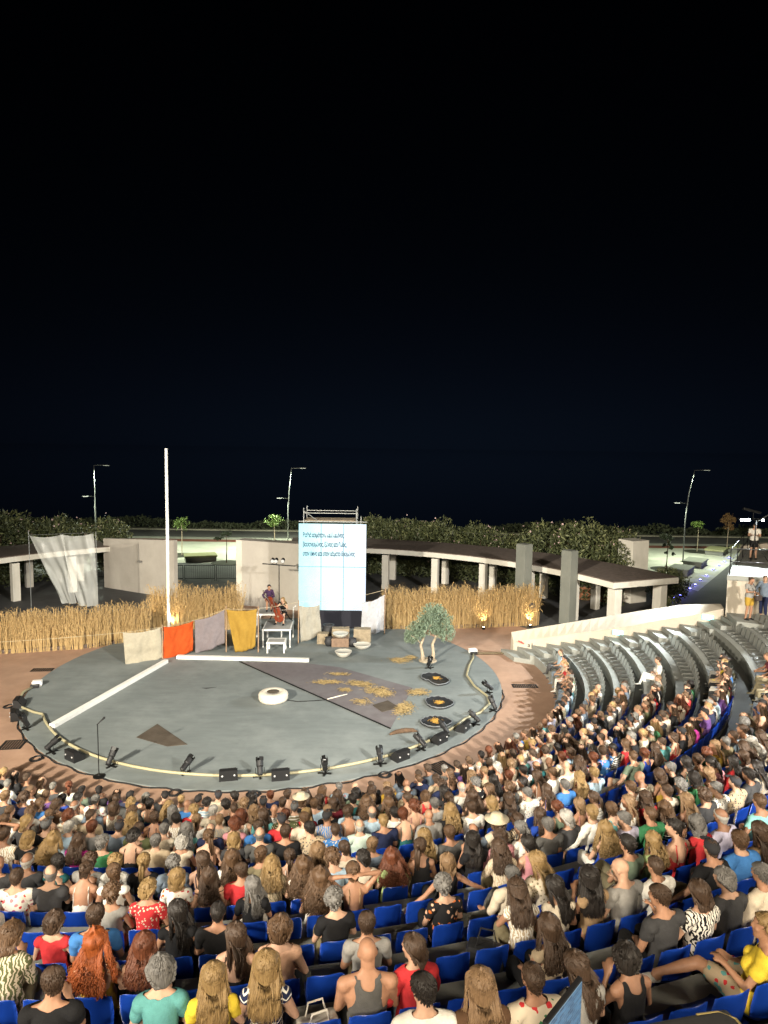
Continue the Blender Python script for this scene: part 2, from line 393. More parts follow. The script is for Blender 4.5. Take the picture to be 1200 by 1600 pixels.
pergola('pergola', 'curved white pergola with brown roof right of the projection screen', 17.1, 21.4, R(22.8), R(96),
        [(17.5, R(75.2), .42), (17.5, R(64.2), .42), (17.5, R(53.5), .42), (17.5, R(43), .42), (17.5, R(33), .42), (17.6, R(24.2), .55), (17.5, R(86), .42),
         (20.6, R(76), .42), (20.6, R(65.5), .42), (20.6, R(56), .42), (20.6, R(46), .42), (20.6, R(36), .42), (20.8, R(24.5), .55)])
pergola('pergola', 'curved white pergola with brown roof at the left edge', 20.6, 24.8, R(129), R(166),
        [(20.9, R(144.6), .42), (20.9, R(152.5), .42), (20.9, R(135.5), .42), (24.2, R(147.5), .42), (24.2, R(139), .42), (24.2, R(131.5), .42)])

# grey square pillars
for (x, y, hh, lab) in ((11.85, 9.3, 4.15, 'left of two tall grey square pillars behind the reeds'), (14.15, 8.8, 3.92, 'right of two tall grey square pillars behind the side wall')):
    t = thing('pillar', lab, 'pillar', (x, y, 0), R(38), 'grey pillars behind the reeds')
    b = BM(); box(b, (0, 0, hh / 2), (.62, .62, hh), bevel=.015); obj('shaft', b, M_PILLAR, t)
    b = BM(); box(b, (0, 0, hh + .01), (.56, .56, .02)); obj('cap', b, M_PILLAR, t)

# beige screen walls behind the stage
def slab_wall(name, label, p, q, h0, h1, th, material, z0=-.02):
    p = Vector((*p, 0)); q = Vector((*q, 0)); d = (q - p).normalized(); nrm = Vector((-d.y, d.x, 0)) * th
    b = BM(); poly_prism(b, [p, q, q + nrm, p + nrm], z0, [h0, h1, h1, h0]); o = obj(name, fix(b), material); tag(o, label, 'wall'); return o
slab_wall('screen_wall', 'beige free-standing wall behind the plastic sheet', (-13.6, 16.2), (-8.2, 13.35), 3.15, 3.5, .3, M_BEIGE)
t = thing('wall_fixture', 'small grey wall lamp on the left beige wall', 'wall lamp', (-10.65, 14.52, 2.0), R(-27))
b = BM(); box(b, (0, -.06, 0), (.26, .1, .12), bevel=.01); obj('housing', b, mat('fixture_grey', (.2, .19, .17)), t)
b = BM(); tube(b, [(-.12, -.02, .06), (-.14, -.02, 1.1)], .012, 5); obj('conduit', b, mat('fixture_grey', (.2, .19, .17)), t)
pw2 = thing('screen_wall', 'beige wall with white end face behind the cellists', 'wall')
p, q = Vector((-4.15, 11.95, 0)), Vector((.9, 10.3, 0)); d = (q - p).normalized(); nn = Vector((-d.y, d.x, 0))
b = BM(); poly_prism(b, [p, q, q + nn * .9, p + nn * .9], -.02, 3.78); obj('wall_body', fix(b), M_BEIGE, pw2)
b = BM(); e = p - d * .02; poly_prism(b, [e, p - d * .002, p - d * .002 + nn * .9 , e + nn * .9 - d * .0], -.02, 3.78); obj('end_face', fix(b), M_WHITE2, pw2)
b = BM(); e = p - nn * .004; poly_prism(b, [e, e + d * .36, e + d * .36 - nn * .02, e - nn * .02], -.02, 3.78); obj('corner_strip', fix(b), M_WHITE2, pw2)

# white cube behind the oleanders at the pergola end
b = BM(); box(b, (19.6, 14.4, 1.9), (1.3, 1.2, 3.8), R(25), bevel=.02); o = obj('service_block', b, M_WHITE2); tag(o, 'white square block standing between the oleanders', 'service block')
# planter wall behind pergola columns
M_BRICKRED = mat('terracotta_planter', (.3, .12, .06), rough=.85, noise_amt=.25, noise_scale=4, bump=.2)
t = thing('planter', 'long terracotta planter under the right pergola', 'planter', (17.6, 14.3, 0), R(-28))
b = BM(); box(b, (0, 0, .4), (2.6, .7, .8), bevel=.03); obj('trough', b, M_BRICKRED, t)
b = BM(); box(b, (0, 0, .81), (2.4, .5, .05)); obj('soil', b, M_ROOF, t)
# ================================================================== STAGE PROPS
M_WOODW = mat('white_painted_wood', (.78, .77, .73), rough=.6, noise_amt=.08, noise_scale=5)
M_ROPE = mat('hemp_rope', (.5, .42, .28), rough=.9)
def cloth_mat(name, c, tr=.25):
    m = mat(name, c, rough=.9, noise_amt=.12, noise_scale=9, bump=.3, bump_scale=160, spec=.1); return m
def beam(name, label, p, q, w, h, material, z=ORZ):
    p, q = Vector(p), Vector(q); d = q - p; L = d.length
    b = BM(); box(b, (0, 0, h / 2), (L, w, h), bevel=.008)
    o = obj(name, b, material, loc=((p.x + q.x) / 2, (p.y + q.y) / 2, z), rotz=math.atan2(d.y, d.x)); tag(o, label, 'beam', 'white beams of the stage set'); return o
beam('white_beam', 'white beam lying from the orange cloth to the front left stage edge', (-6.3, -5.25), (-4.78, 1.38), .2, .14, M_WOODW)
beam('white_beam', 'white beam lying across the stage in front of the white steps', (-4.5, 1.95), (1.2, 1.78), .2, .14, M_WOODW)
# tall white mast
t = thing('mast', 'tall white mast rising from the reeds behind orange cloth', 'mast', (-6.28, 6.37, 0))
b = BM(); tube(b, [(0, 0, 0), (.02, 0, 9.0)], [.085, .07], 14); obj('pole', b, M_WOODW, t, smooth=True)
b = BM(); lathe(b, [(.3, 0), (.3, .03), (.1, .05), (.1, .2)], 20); obj('base_plate', b, M_BLACK, t)

# dark flat sheets lying on the stage
M_RUST = floor_mat('brown_stage_sheet', (.15, .132, .138), (.112, .096, .1), (.18, .172, .175), 3.0)
M_RUST2 = floor_mat('dark_brown_plate', (.06, .045, .032), (.1, .08, .06), (.05, .04, .03), 3.0)
b = BM(); poly_prism(b, [(-1.75, 1.62), (4.62, -4.95), (5.5, -1.2), (2.6, 1.05), (.9, 1.6)], ORZ + .001, ORZ + .012); o = obj('stage_sheet', fix(b), M_RUST); tag(o, 'large brown triangular sheet strewn with straw on the stage floor', 'floor sheet')
b = BM(); tube(b, [(-1.75, 1.62, ORZ + .02), (4.62, -4.95, ORZ + .02)], .022, 5); o = obj('edge_cable', b, M_BLACK); tag(o, 'black cable along the left edge of the brown sheet', 'cable')
b = BM(); poly_prism(b, [(-3.04, -4.83), (-3.35, -5.85), (-2.19, -6.45), (-1.62, -6.3)], ORZ + .001, ORZ + .014); o = obj('floor_plate', fix(b), M_RUST2); tag(o, 'small dark brown plate lying alone on front left of stage', 'floor plate')
b = BM(); poly_prism(b, [(4.0, -3.0), (4.35, -3.6), (4.95, -3.2), (4.55, -2.55)], ORZ + .013, ORZ + .03); o = obj('floor_plate', fix(b), M_RUST2); tag(o, 'small dark square plate on the straw-strewn brown sheet', 'floor plate')

# straw litter: one stuff object per patch
M_STRAW = mat('dry_straw', (.27, .195, .085), rough=.9, noise_amt=.35, noise_scale=14)
def straw_patch(name, label, spots, seed, z=ORZ + .014):
    rg = np.random.default_rng(seed); V = []; F = []
    for (cx, cy, rx, ry, rot, n) in spots:
        for _ in range(n):
            u, v = rg.normal(0, .36, 2); x = u * rx; y = v * ry
            x, y = cx + x * math.cos(rot) - y * math.sin(rot), cy + x * math.sin(rot) + y * math.cos(rot)
            a = rg.uniform(0, math.pi); L = rg.uniform(.06, .2); w = .007; zz = z + rg.uniform(.002, .035); dz = rg.uniform(-.01, .02)
            dx, dy = math.cos(a) * L / 2, math.sin(a) * L / 2; nx, ny = -math.sin(a) * w, math.cos(a) * w
            k = len(V); V += [(x - dx - nx, y - dy - ny, zz), (x + dx - nx, y + dy - ny, zz + dz), (x + dx + nx, y + dy + ny, zz + dz), (x - dx + nx, y - dy + ny, zz), (x - dx, y - dy, zz + .008), (x + dx, y + dy, zz + dz + .008)]
            F += [(k, k + 1, k + 5, k + 4), (k + 3, k + 4, k + 5, k + 2)]
    return stuff(name, mesh_np(name, V, F), M_STRAW, label, 'straw')
straw_patch('straw_litter', 'golden straw scattered over the large brown stage sheet', [(2.6, .2, .5, .2, 0, 150), (2.2, -.75, .75, .28, 0, 260), (3.5, -.9, .7, .35, -.4, 380), (4.25, -1.7, .75, .5, -.6, 520), (5.7, -1.7, .5, .42, 0, 330), (5.1, -3.3, .38, .75, -.25, 520), (2.95, -1.55, .3, .22, 0, 120), (3.6, -2.7, .5, .4, 0, 110)], 3)
straw_patch('straw_litter', 'dry straw pile on the floor beside the olive tree', [(5.1, 2.1, .55, .4, 0, 420), (5.6, 2.5, .3, .3, 0, 120)], 4, ORZ)

# three black rubber mats with orange straw
M_RUBBER = mat('black_rubber', (.022, .023, .026), rough=.45, noise_amt=.4, noise_scale=3, bump=.2)
M_RIM = mat('grey_rim', (.16, .17, .18), rough=.5)
def rubber_mat(x, y, outline, label, seed):
    t = thing('rubber_mat', label, 'mat', (x, y, ORZ), 0, 'black mats with straw on the right of the stage'); t.scale = (.85, .85, 1)
    pts = []
    for i in range(28):
        a = 2 * math.pi * i / 28; r = np.interp(a, np.linspace(0, 2 * math.pi, len(outline) + 1), outline + outline[:1]); pts.append((r * math.cos(a), r * math.sin(a)))
    b = BM(); n = len(pts); rings = []
    for s, z in ((1.0, .0), (1.02, .05), (.93, .07), (.86, .025), (.4, .02)):
        rings.append([b.verts.new((p_[0] * s, p_[1] * s, z + (.02 * math.sin(3 * j) if s > .9 and z > 0 else 0))) for j, p_ in enumerate(pts)])
    for A, B in zip(rings, rings[1:]):
        for j in range(n): b.faces.new((A[j], A[(j + 1) % n], B[(j + 1) % n], B[j]))
    b.faces.new(rings[-1]); b.faces.new(rings[0][::-1])
    obj('skin', fix(b), M_RUBBER, t, smooth=True)
    b = BM(); tube(b, [(p_[0] * .98, p_[1] * .98, .062 + .02 * math.sin(3 * j)) for j, p_ in enumerate(pts)], .018, 5, closed=True); obj('rim', b, M_RIM, t, smooth=True)
    rg = np.random.default_rng(seed); V = []; F = []
    for _ in range(90):
        px, py = rg.normal(0, .09, 2); a = rg.uniform(0, 3.14); L = .07; k = len(V); z = .03 + rg.uniform(0, .05)
        V += [(px - math.cos(a) * L, py - math.sin(a) * L, z), (px + math.cos(a) * L, py + math.sin(a) * L, z + .01), (px + math.cos(a) * L - .01, py + math.sin(a) * L + .012, z + .012), (px - math.cos(a) * L - .01, py - math.sin(a) * L + .012, z + .002)]
        F.append((k, k + 1, k + 2, k + 3))
    o = obj('straw_tuft', mesh_np('straw_tuft', V, F), mat('orange_straw', (.6, .33, .06), rough=.9), t); o['kind'] = 'stuff'
rubber_mat(6.5, -.2, [.5, .42, .72, .85, .7, .48, .9, .75], 'farthest of three black rubber mats with orange straw', 1)
rubber_mat(6.4, -2.75, [.62, .6, .72, .7, .55, .58, .62, .55], 'middle of three black rubber mats with orange straw', 2)
rubber_mat(6.15, -4.4, [.65, .55, .5, .52, .62, .58, .55, .55], 'nearest of three black rubber mats with orange straw', 3)
# driftwood
M_BARK = mat('dark_driftwood', (.1, .06, .035), rough=.9, noise_amt=.4, noise_scale=10, bump=.5)
b = BM(); tube(b, [(4.6, -5.45, .07), (4.8, -5.3, .09), (5.1, -5.2, .1), (5.35, -5.15, .09), (5.5, -5.22, .07)], [.03, .07, .085, .07, .02], 8); o = obj('driftwood', b, M_BARK, smooth=True); tag(o, 'curved brown driftwood log on the stage right of brown sheet', 'driftwood')
# round white drum-like stool with cable
M_DRUM = mat('cream_felt', (.66, .6, .5), rough=.95, noise_amt=.15, noise_scale=8, bump=.4, bump_scale=30)
t = thing('round_pouf', 'round cream pouf with dark centre in the middle of stage', 'pouf', (.4, -2.6, ORZ))
b = BM(); lathe(b, [(.4, 0), (.5, .02), (.53, .1), (.52, .15), (.535, .19), (.52, .27), (.46, .315), (.2, .32), (.19, .3)], 40); obj('cushion', b, M_DRUM, t, smooth=True)
b = BM(); lathe(b, [(.21, .3), (.22, .325), (.17, .335), (.1, .33), (.05, .36)], 24); obj('centre_dish', b, M_RUST2, t, smooth=True)
b = BM(); tube(b, [(.85, -2.6, ORZ + .015), (1.3, -2.75, ORZ + .015), (1.9, -2.65, ORZ + .015), (2.35, -2.55, ORZ + .02)], .015, 5); o = obj('pouf_cable', b, M_BLACKP); tag(o, 'thin black cable leading right from the cream pouf', 'cable')
b = BM(); tube(b, [(2.35, -2.55, ORZ + .04), (2.7, -2.3, ORZ + .05), (3.05, -2.05, ORZ + .05)], [.02, .025, .012], 6); o = obj('stick', b, M_DRUM); tag(o, 'short pale stick at the end of the black cable', 'stick')
b = BM(); poly_prism(b, [(-2.5, -6.2 + 4.7), (-2.2, -1.45), (-1.95, -1.4), (-2.3, -1.6)], ORZ + .001, ORZ + .006); bm_ = b; o = obj('floor_tape', fix(b), mat('black_tape', (.05, .05, .05))); tag(o, 'thin dark tape strip on the stage left of pouf', 'tape')

# stone blocks, bowls, pots
M_STONE = mat('straw_coloured_stone', (.31, .25, .17), rough=.95, noise_amt=.35, noise_scale=7, bump=.6, bump_scale=25)
M_STONEB = mat('brown_stone', (.24, .16, .11), rough=.95, noise_amt=.3, noise_scale=7, bump=.5)
def rough_block(name, label, loc, s, rz, m, seed):
    b = BM(); box(b, (0, 0, s[2] / 2), s, bevel=.03); bmesh.ops.subdivide_edges(b, edges=[e for e in b.edges if e.calc_length() > .15], cuts=3, use_grid_fill=True)
    for v in b.verts:
        n_ = noise.noise_vector(v.co * 5 + Vector((seed, 0, 0))); v.co += n_ * .018
    o = obj(name, b, m, loc=loc, rotz=rz); tag(o, label, 'stone block', 'stone blocks below the projection screen'); return o
rough_block('stone_block', 'large pale stone block left of centre below the screen', (2.35, 4.75, ORZ), (.82, .45, .68), .05, M_STONE, 1)
rough_block('stone_block', 'large pale stone block right of centre below the screen', (3.38, 4.72, ORZ), (.8, .45, .68), -.06, M_STONE, 2)
rough_block('stone_block', 'low brown stone block carrying a pale bowl', (2.38, 4.1, ORZ), (.8, .45, .4), .03, M_STONEB, 3)
rough_block('stone_block', 'small pale stone block at left end of the stone row', (1.55, 4.5, ORZ), (.5, .45, .5), -.1, M_STONE, 4)
M_BOWL = mat('pale_glazed_clay', (.6, .57, .5), rough=.4, noise_amt=.12, noise_scale=6)
M_BOWLIN = mat('bowl_inside', (.42, .44, .44), rough=.3)
def bowl(label, loc, r, h):
    t = thing('bowl', label, 'bowl', loc, 0, 'clay bowls below the screen')
    b = BM(); lathe(b, [(r * .45, 0), (r * .75, h * .35), (r, h * .9), (r * 1.02, h), (r * .95, h), (r * .88, h * .9)], 28); obj('shell', b, M_BOWL, t, smooth=True)
    b = BM(); lathe(b, [(r * .9, h * .8), (r * .5, h * .72), (.01, h * .7)], 28); obj('contents', b, M_BOWLIN, t, smooth=True)
bowl('pale bowl resting on the low brown stone block', (2.38, 4.08, ORZ + .42), .36, .2)
bowl('wide pale bowl on the floor right of stone blocks', (3.4, 3.72, ORZ), .4, .22)
bowl('pale bowl standing alone on the floor in front of stones', (2.62, 2.5, ORZ), .37, .26)
M_POT = mat('black_clay', (.03, .03, .033), rough=.6)
def pot(label, loc, r, h):
    t = thing('clay_pot', label, 'pot', loc, 0, 'dark pots between the stones')
    b = BM(); lathe(b, [(r * .6, 0), (r, h * .45), (r * .8, h * .8), (r * .7, h * .9), (r * .85, h), (r * .6, h), (r * .55, h * .7)], 20); obj('body', b, M_POT, t, smooth=True)
pot('dark clay pot left of the low brown stone', (1.85, 4.1, ORZ), .22, .4); pot('dark clay pot right of the low brown stone', (2.95, 4.05, ORZ), .22, .38)
pot('large dark clay pot behind the small stone block', (1.75, 5.1, ORZ), .34, .72)

# ---- clothesline
def hung_cloth(label, p, q, zp, zq, drop_p, drop_q, shift, material, seed, sheer=False, pull=0.):
    """cloth between plan points p and q (top corners at zp, zq), with folds"""
    p, q = Vector((*p, 0)), Vector((*q, 0)); d = (q - p); nrm = Vector((-d.y, d.x, 0)).normalized(); nu, nv = 28, 18; V = []; F = []
    for j in range(nv + 1):
        v = j / nv
        for i in range(nu + 1):
            u = i / nu
            base = p + d * (u + shift * v * 1.0 + pull * v * (.5 - u))
            sag = -.09 * math.sin(math.pi * u) * (1 - .3 * v) + v * .06 * noise.noise(Vector((u * 3.5, seed * 3, 0)))
            z = (zp + (zq - zp) * u + sag) * (1) - v * (drop_p + (drop_q - drop_p) * u)
            off = (.022 * math.sin(u * (9 + seed) + seed + v) + .008 * math.sin(u * 23 + 2 * seed + v * 3)) * (.2 + v) + .11 * noise.noise(Vector((u * 3, v * 2, seed))) + .035 * noise.noise(Vector((u * 8 + v * 3, v * 5, seed)))
            c = base + nrm * off; V.append((c.x, c.y, z))
    for j in range(nv):
        for i in range(nu):
            a = j * (nu + 1) + i; F.append((a, a + 1, a + nu + 2, a + nu + 1))
    me = mesh_np('hung_cloth', V, F, smooth=True)
    b = BM(); b.from_mesh(me); bmesh.ops.solidify(b, geom=b.faces[:], thickness=.006)
    o = obj('hung_cloth', b, material, smooth=True); tag(o, label, 'cloth', 'cloths hung on the line'); return o
LINE = [(-13.5, -.2, 1.15), (-6.45, 1.05, 1.4), (-5.15, 1.85, 1.42), (-4.0, 2.72, 1.5), (-2.62, 2.95, 1.98), (-1.2, 2.95, 2.0), (.4, 4.4, 2.0), (1.4, 4.75, 1.95), (3.35, 5.95, 2.0), (4.4, 6.15, 2.25)]
hung_cloth('pale cream cloth hung at the left end of the line', LINE[1][:2], LINE[2][:2], 1.4, 1.42, 1.45, 1.35, .05, cloth_mat('cream_cloth', (.35, .315, .24)), 1)
hung_cloth('bright orange cloth hung on the line in front of the mast', (-5.05, 1.92), LINE[3][:2], 1.42, 1.5, 1.5, 1.35, -.03, cloth_mat('orange_cloth', (.44, .07, .015)), 2)
hung_cloth('mauve grey cloth hung between orange and yellow cloths', (-3.95, 2.75), (-2.68, 2.95), 1.5, 1.95, 1.5, 1.5, .0, cloth_mat('mauve_cloth', (.185, .16, .168)), 3)
hung_cloth('mustard yellow cloth tapering downwards beside white steps', (-2.6, 2.9), (-1.25, 2.95), 1.98, 2.0, 1.95, 1.7, .12, cloth_mat('mustard_cloth', (.32, .195, .037)), 4, pull=.35)
hung_cloth('sheer cream cloth hung left below the projection screen', (.42, 4.42), (1.35, 4.75), 1.82, 1.8, 1.75, 1.4, .1, cloth_mat('sheer_cream_cloth', (.32, .3, .25)), 5)
hung_cloth('white bluish cloth hung right below the projection screen', (3.3, 5.93), (4.4, 6.15), 1.65, 2.0, 1.7, 1.8, -.02, cloth_mat('white_cloth', (.42, .42, .44)), 6)
t = thing('clothesline', 'thin rope line carrying the cloths across the stage back', 'rope')
for a, c in zip(LINE, LINE[1:]):
    b = BM(); A, C = Vector(a), Vector(c); L = (A - C).length
    tube(b, [A.lerp(C, u) - Vector((0, 0, .02 * L * math.sin(math.pi * u) * .5)) for u in np.linspace(0, 1, 7)], .008, 4); obj('rope', b, M_ROPE, t)
M_POLE = mat('bare_wood_pole', (.36, .24, .15), rough=.85, noise_amt=.25, noise_scale=12)
for (x, y, hh, lab) in ((-2.62, 2.95, 2.1, 'thin wooden pole between mauve and yellow cloths'), (-5.1, 1.88, 1.5, 'thin wooden pole between cream and orange cloths'), (-1.2, 2.98, 2.1, 'thin wooden pole right of the yellow cloth'), (4.42, 6.18, 2.3, 'thin wooden pole at right end of the cloth line'), (.4, 4.42, 2.05, 'thin wooden pole left of the sheer cream cloth')):
    b = BM(); tube(b, [(0, 0, 0), (.01, 0, hh)], [.028, .022], 7); o = obj('line_pole', b, M_POLE, loc=(x, y, ORZ)); tag(o, lab, 'pole', 'poles of the cloth line')

# ---- projection screen on scaffold
SX0, SX1, SY, SZ0, SZ1 = .06, 3.44, 7.2, .92, 5.34
M_TUBE = mat('galvanised_tube', (.42, .43, .42), rough=.4, metal=.7, noise_amt=.2, noise_scale=10)
def screen_mat():
    m = bpy.data.materials.new('projected_image'); m.use_nodes = True; n = m.node_tree.nodes; l = m.node_tree.links; b = n['Principled BSDF']
    b.inputs['Base Color'].default_value = (.12, .13, .14, 1); b.inputs['Roughness'].default_value = .9
    tc = n.new('ShaderNodeTexCoord'); sp = n.new('ShaderNodeSeparateXYZ'); mpx = n.new('ShaderNodeMapping'); mpx.inputs['Scale'].default_value = (1 / 3.38, 1, 1); l.new(tc.outputs['Object'], mpx.inputs[0]); l.new(mpx.outputs[0], sp.inputs[0])
    cr = n.new('ShaderNodeValToRGB'); e = cr.color_ramp.elements
    e[0].position = 0; e[0].color = (.36, .86, .93, 1); e[1].position = 1; e[1].color = (.7, .82, .98, 1)
    x = cr.color_ramp.elements.new(.45); x.color = (.66, .93, .95, 1)
    nz = n.new('ShaderNodeTexNoise'); nz.inputs['Scale'].default_value = 1.1; nz.inputs['Detail'].default_value = 3; l.new(tc.outputs['Object'], nz.inputs['Vector'])
    ad = n.new('ShaderNodeMath'); ad.operation = 'MULTIPLY_ADD'; ad.inputs[1].default_value = .5; l.new(nz.outputs['Fac'], ad.inputs[0])
    sb = n.new('ShaderNodeMath'); sb.operation = 'SUBTRACT'; sb.inputs[1].default_value = .25; l.new(sp.outputs['X'], sb.inputs[0]); l.new(sb.outputs[0], ad.inputs[2])
    l.new(ad.outputs[0], cr.inputs[0])
    vo = n.new('ShaderNodeTexNoise'); vo.inputs['Scale'].default_value = 26; vo.inputs['Detail'].default_value = 6; l.new(tc.outputs['Object'], vo.inputs['Vector'])
    mr = n.new('ShaderNodeMapRange'); mr.inputs[1].default_value = .35; mr.inputs[2].default_value = .65; mr.inputs[3].default_value = .78; mr.inputs[4].default_value = 1.1; l.new(vo.outputs['Fac'], mr.inputs[0])
    mx = n.new('ShaderNodeMix'); mx.data_type = 'RGBA'; mx.blend_type = 'MULTIPLY'; mx.inputs[0].default_value = 1; l.new(cr.outputs[0], mx.inputs[6]); l.new(mr.outputs[0], mx.inputs[7])
    l.new(mx.outputs[2], b.inputs['Emission Color']); b.inputs['Emission Strength'].default_value = 1.2
    return m
M_SCR = screen_mat()
ps = thing('projection_screen', 'tall glowing pale blue projection screen with Greek text', 'screen', (SX0, SY, 0))
w3 = (SX1 - SX0) / 3; h2 = (SZ1 - SZ0) / 2
b = BM(); box(b, ((SX1 - SX0) / 2, 0, (SZ0 + SZ1) / 2), (SX1 - SX0, .03, SZ1 - SZ0)); back_ = obj('backing', b, mat('screen_seam', (.05, .08, .1), emit=(.3, .62, .72), emit_s=.75), ps)
g = .02
wx = [0, 1.12, 2.25, SX1 - SX0]; hz_ = [SZ0, SZ0 + 2.24, SZ1]
M_SCRS = M_SCR
b = BM()
for i in range(3):
    for j in range(2):
        x0, x1 = wx[i] + (g if i else 0), wx[i + 1] - (g if i < 2 else 0); z0, z1 = hz_[j] + (g if j else 0), hz_[j + 1] - (g if j < 1 else 0)
        bb = BM(); box(bb, ((x0 + x1) / 2, -.024, (z0 + z1) / 2), (x1 - x0, .014, z1 - z0))
        obj('screen_panel', bb, M_SCR, ps)
b.free()
M_INK = mat('projected_letters', (.02, .03, .04), emit=(.03, .13, .2), emit_s=.9)
for k_, line_ in enumerate(('Βαθιά κοιμότανε εκεί εκείνος', 'βασανισμένος, ξένος και θείος,', 'στον ύπνο και στον κάματο δοσμένος')):
    fc = bpy.data.curves.new('txt', 'FONT'); fc.body = line_; fc.size = .34; fc.extrude = .002; fc.offset = .011; fc.space_character = .92
    fo = bpy.data.objects.new('lettering', fc); COL.objects.link(fo); bpy.context.view_layer.update()
    wd = fo.dimensions.x; me = fo.to_mesh().copy(); bpy.data.objects.remove(fo)
    o = obj('lettering', me, M_INK, ps); o.rotation_euler = (R(90), 0, 0)
    target = (2.05, 2.2, 2.62)[k_]; s = target / max(wd, .1); o.scale = (s, 1.0 * max(s, .95), 1)
    o.location = (.2, -.034, 4.66 - .47 * k_)
sf = thing('scaffold', 'galvanised tube scaffold tower holding the projection screen', 'scaffold', (SX0, SY + .05, 0))
SWd = 2.75; x0s = .22
for (x, y) in ((x0s, .12), (x0s + SWd - .1, .12), (x0s, 1.5), (x0s + SWd - .1, 1.5)):
    b = BM(); tube(b, [(x, y, 0), (x, y, 6.1)], .026, 8); o = obj('standard', b, M_TUBE, sf)
    b = BM(); lathe(b, [(.09, 0), (.09, .01), (.03, .012), (.03, .12)], 12, (x, y, 0)); obj('base_plate', b, M_TUBE, o)
for z in (.35, 1.9, 3.5, 5.42, 5.86):
    for (p_, q_) in (((x0s, .12), (x0s + SWd - .1, .12)), ((x0s, 1.5), (x0s + SWd - .1, 1.5)), ((x0s, .12), (x0s, 1.5)), ((x0s + SWd - .1, .12), (x0s + SWd - .1, 1.5))):
        b = BM(); tube(b, [(*p_, z), (*q_, z)], .022, 7); obj('ledger', b, M_TUBE, sf)
b = BM(); tube(b, [(-.02, .1, 5.44), (3.42, .1, 5.44)], .024, 7); obj('head_tube', b, M_TUBE, sf)
for (p_, q_) in (((x0s, 1.5, .35), (x0s + SWd - .1, 1.5, 1.9)), ((x0s + SWd - .1, 1.5, 1.9), (x0s, 1.5, 3.5)), ((x0s, 1.5, 3.5), (x0s + SWd - .1, 1.5, 5.4)), ((x0s, .14, 5.95), (x0s + .75, .14, 5.44)), ((x0s, .12, 1.9), (x0s, 1.5, 3.5)), ((x0s, .12, 3.5), (x0s, 1.5, 5.4))):
    b = BM(); tube(b, [p_, q_], .02, 6); obj('brace', b, M_TUBE, sf)
b = BM(); tube(b, [(3.1, .1, 5.2), (3.1, .1, 5.72)], .02, 6); obj('stub', b, M_TUBE, sf)
for k_ in range(4):
    b = BM(); box(b, (x0s + (SWd - .1) / 2, .3 + .34 * k_, 5.48), (SWd - .2, .3, .04)); obj('deck_board', b, mat('scaffold_board', (.3, .24, .17), rough=.9, noise_amt=.3, noise_scale=6), sf)
# black masking cloth under the screen
b = BM(); box(b, (0, 0, .46), (2.95, .03, .9)); o = obj('masking_cloth', b, mat('black_masking', (.02, .02, .028), rough=.95), loc=(1.75, SY - .05, ORZ)); tag(o, 'black masking cloth below the projection screen', 'cloth')

# ---- white stepped platforms
def table_platform(label, loc, w, d, h, rz=0., rail=False):
    t = thing('platform_table', label, 'platform', loc, rz, 'white stepped platforms')
    b = BM(); box(b, (0, 0, h - .02), (w - .1, d - .1, .03)); obj('top', b, mat('grey_platform_board', (.34, .33, .31), rough=.8, noise_amt=.15), t)
    for (c, s) in (((0, -d / 2 + .03, h - .04), (w, .06, .08)), ((0, d / 2 - .03, h - .04), (w, .06, .08)), ((-w / 2 + .03, 0, h - .04), (.06, d - .122, .08)), ((w / 2 - .03, 0, h - .04), (.06, d - .122, .08))):
        b = BM(); box(b, c, s, bevel=.004); obj('edge', b, M_WOODW, t)
    for sx in (-1, 1):
        for sy in (-1, 1):
            b = BM(); box(b, (sx * (w / 2 - .04), sy * (d / 2 - .04), (h - .08) / 2), (.06, .06, h - .084)); obj('leg', b, M_WOODW, t)
    if rail:
        b = BM(); tube(b, [(w / 2 - .04, d / 2 - .05, h), (w / 2 - .02, d / 2 - .05, h + .62), (w / 2 + .1, d / 2 - .1, h + .7)], .03, 6); obj('rail_post', b, M_WOODW, t)
    return t
table_platform('lowest white platform step in front of the cellist', (-.42, 3.2, ORZ), .82, .7, .5, .04)
table_platform('middle white platform carrying the front cellist', (-.55, 4.55, ORZ), 1.3, 1.7, .85, .05, rail=True)
table_platform('highest white platform carrying the rear cellist', (-1.15, 5.95, ORZ), 1.25, 1.3, 1.15, .05)

# ---- lighting stand behind the cellists
ls = thing('lighting_stand', 'black tripod lighting stand with crossbar behind the cellists', 'lighting stand', (-1.0, 7.6, 0))
b = BM(); tube(b, [(0, 0, .5), (0, 0, 3.15)], [.03, .022], 8); obj('pole', b, M_BLACK, ls)
for k_ in range(3):
    a = 2.1 * k_ + .5; b = BM(); tube(b, [(0, 0, 1.25), (.75 * math.cos(a), .75 * math.sin(a), 0)], .02, 6); obj('leg', b, M_BLACK, ls)
    b = BM(); tube(b, [(0, 0, .55), (.4 * math.cos(a), .4 * math.sin(a), .6)], .012, 5); obj('strut', b, M_BLACK, ls)
b = BM(); tube(b, [(-.85, 0, 3.2), (.85, 0, 3.1)], .03, 8); obj('crossbar', b, M_BLACK, ls)
M_LENS = mat('lamp_lens', (.5, .5, .5), rough=.15)
for x in (-.32, -.14, .2):
    b = BM(); tube(b, [(x, .1, 3.42), (x, -.14, 3.36)], [.09, .11], 10); o = obj('lamp_can', b, M_BLACK, ls, smooth=False); b = BM(); tube(b, [(x, -.145, 3.359), (x, -.15, 3.358)], .095, 10); obj('lens', b, M_LENS, o)
    b = BM(); tube(b, [(x, 0, 3.16), (x, 0, 3.3)], .015, 5); obj('yoke', b, M_BLACK, ls)

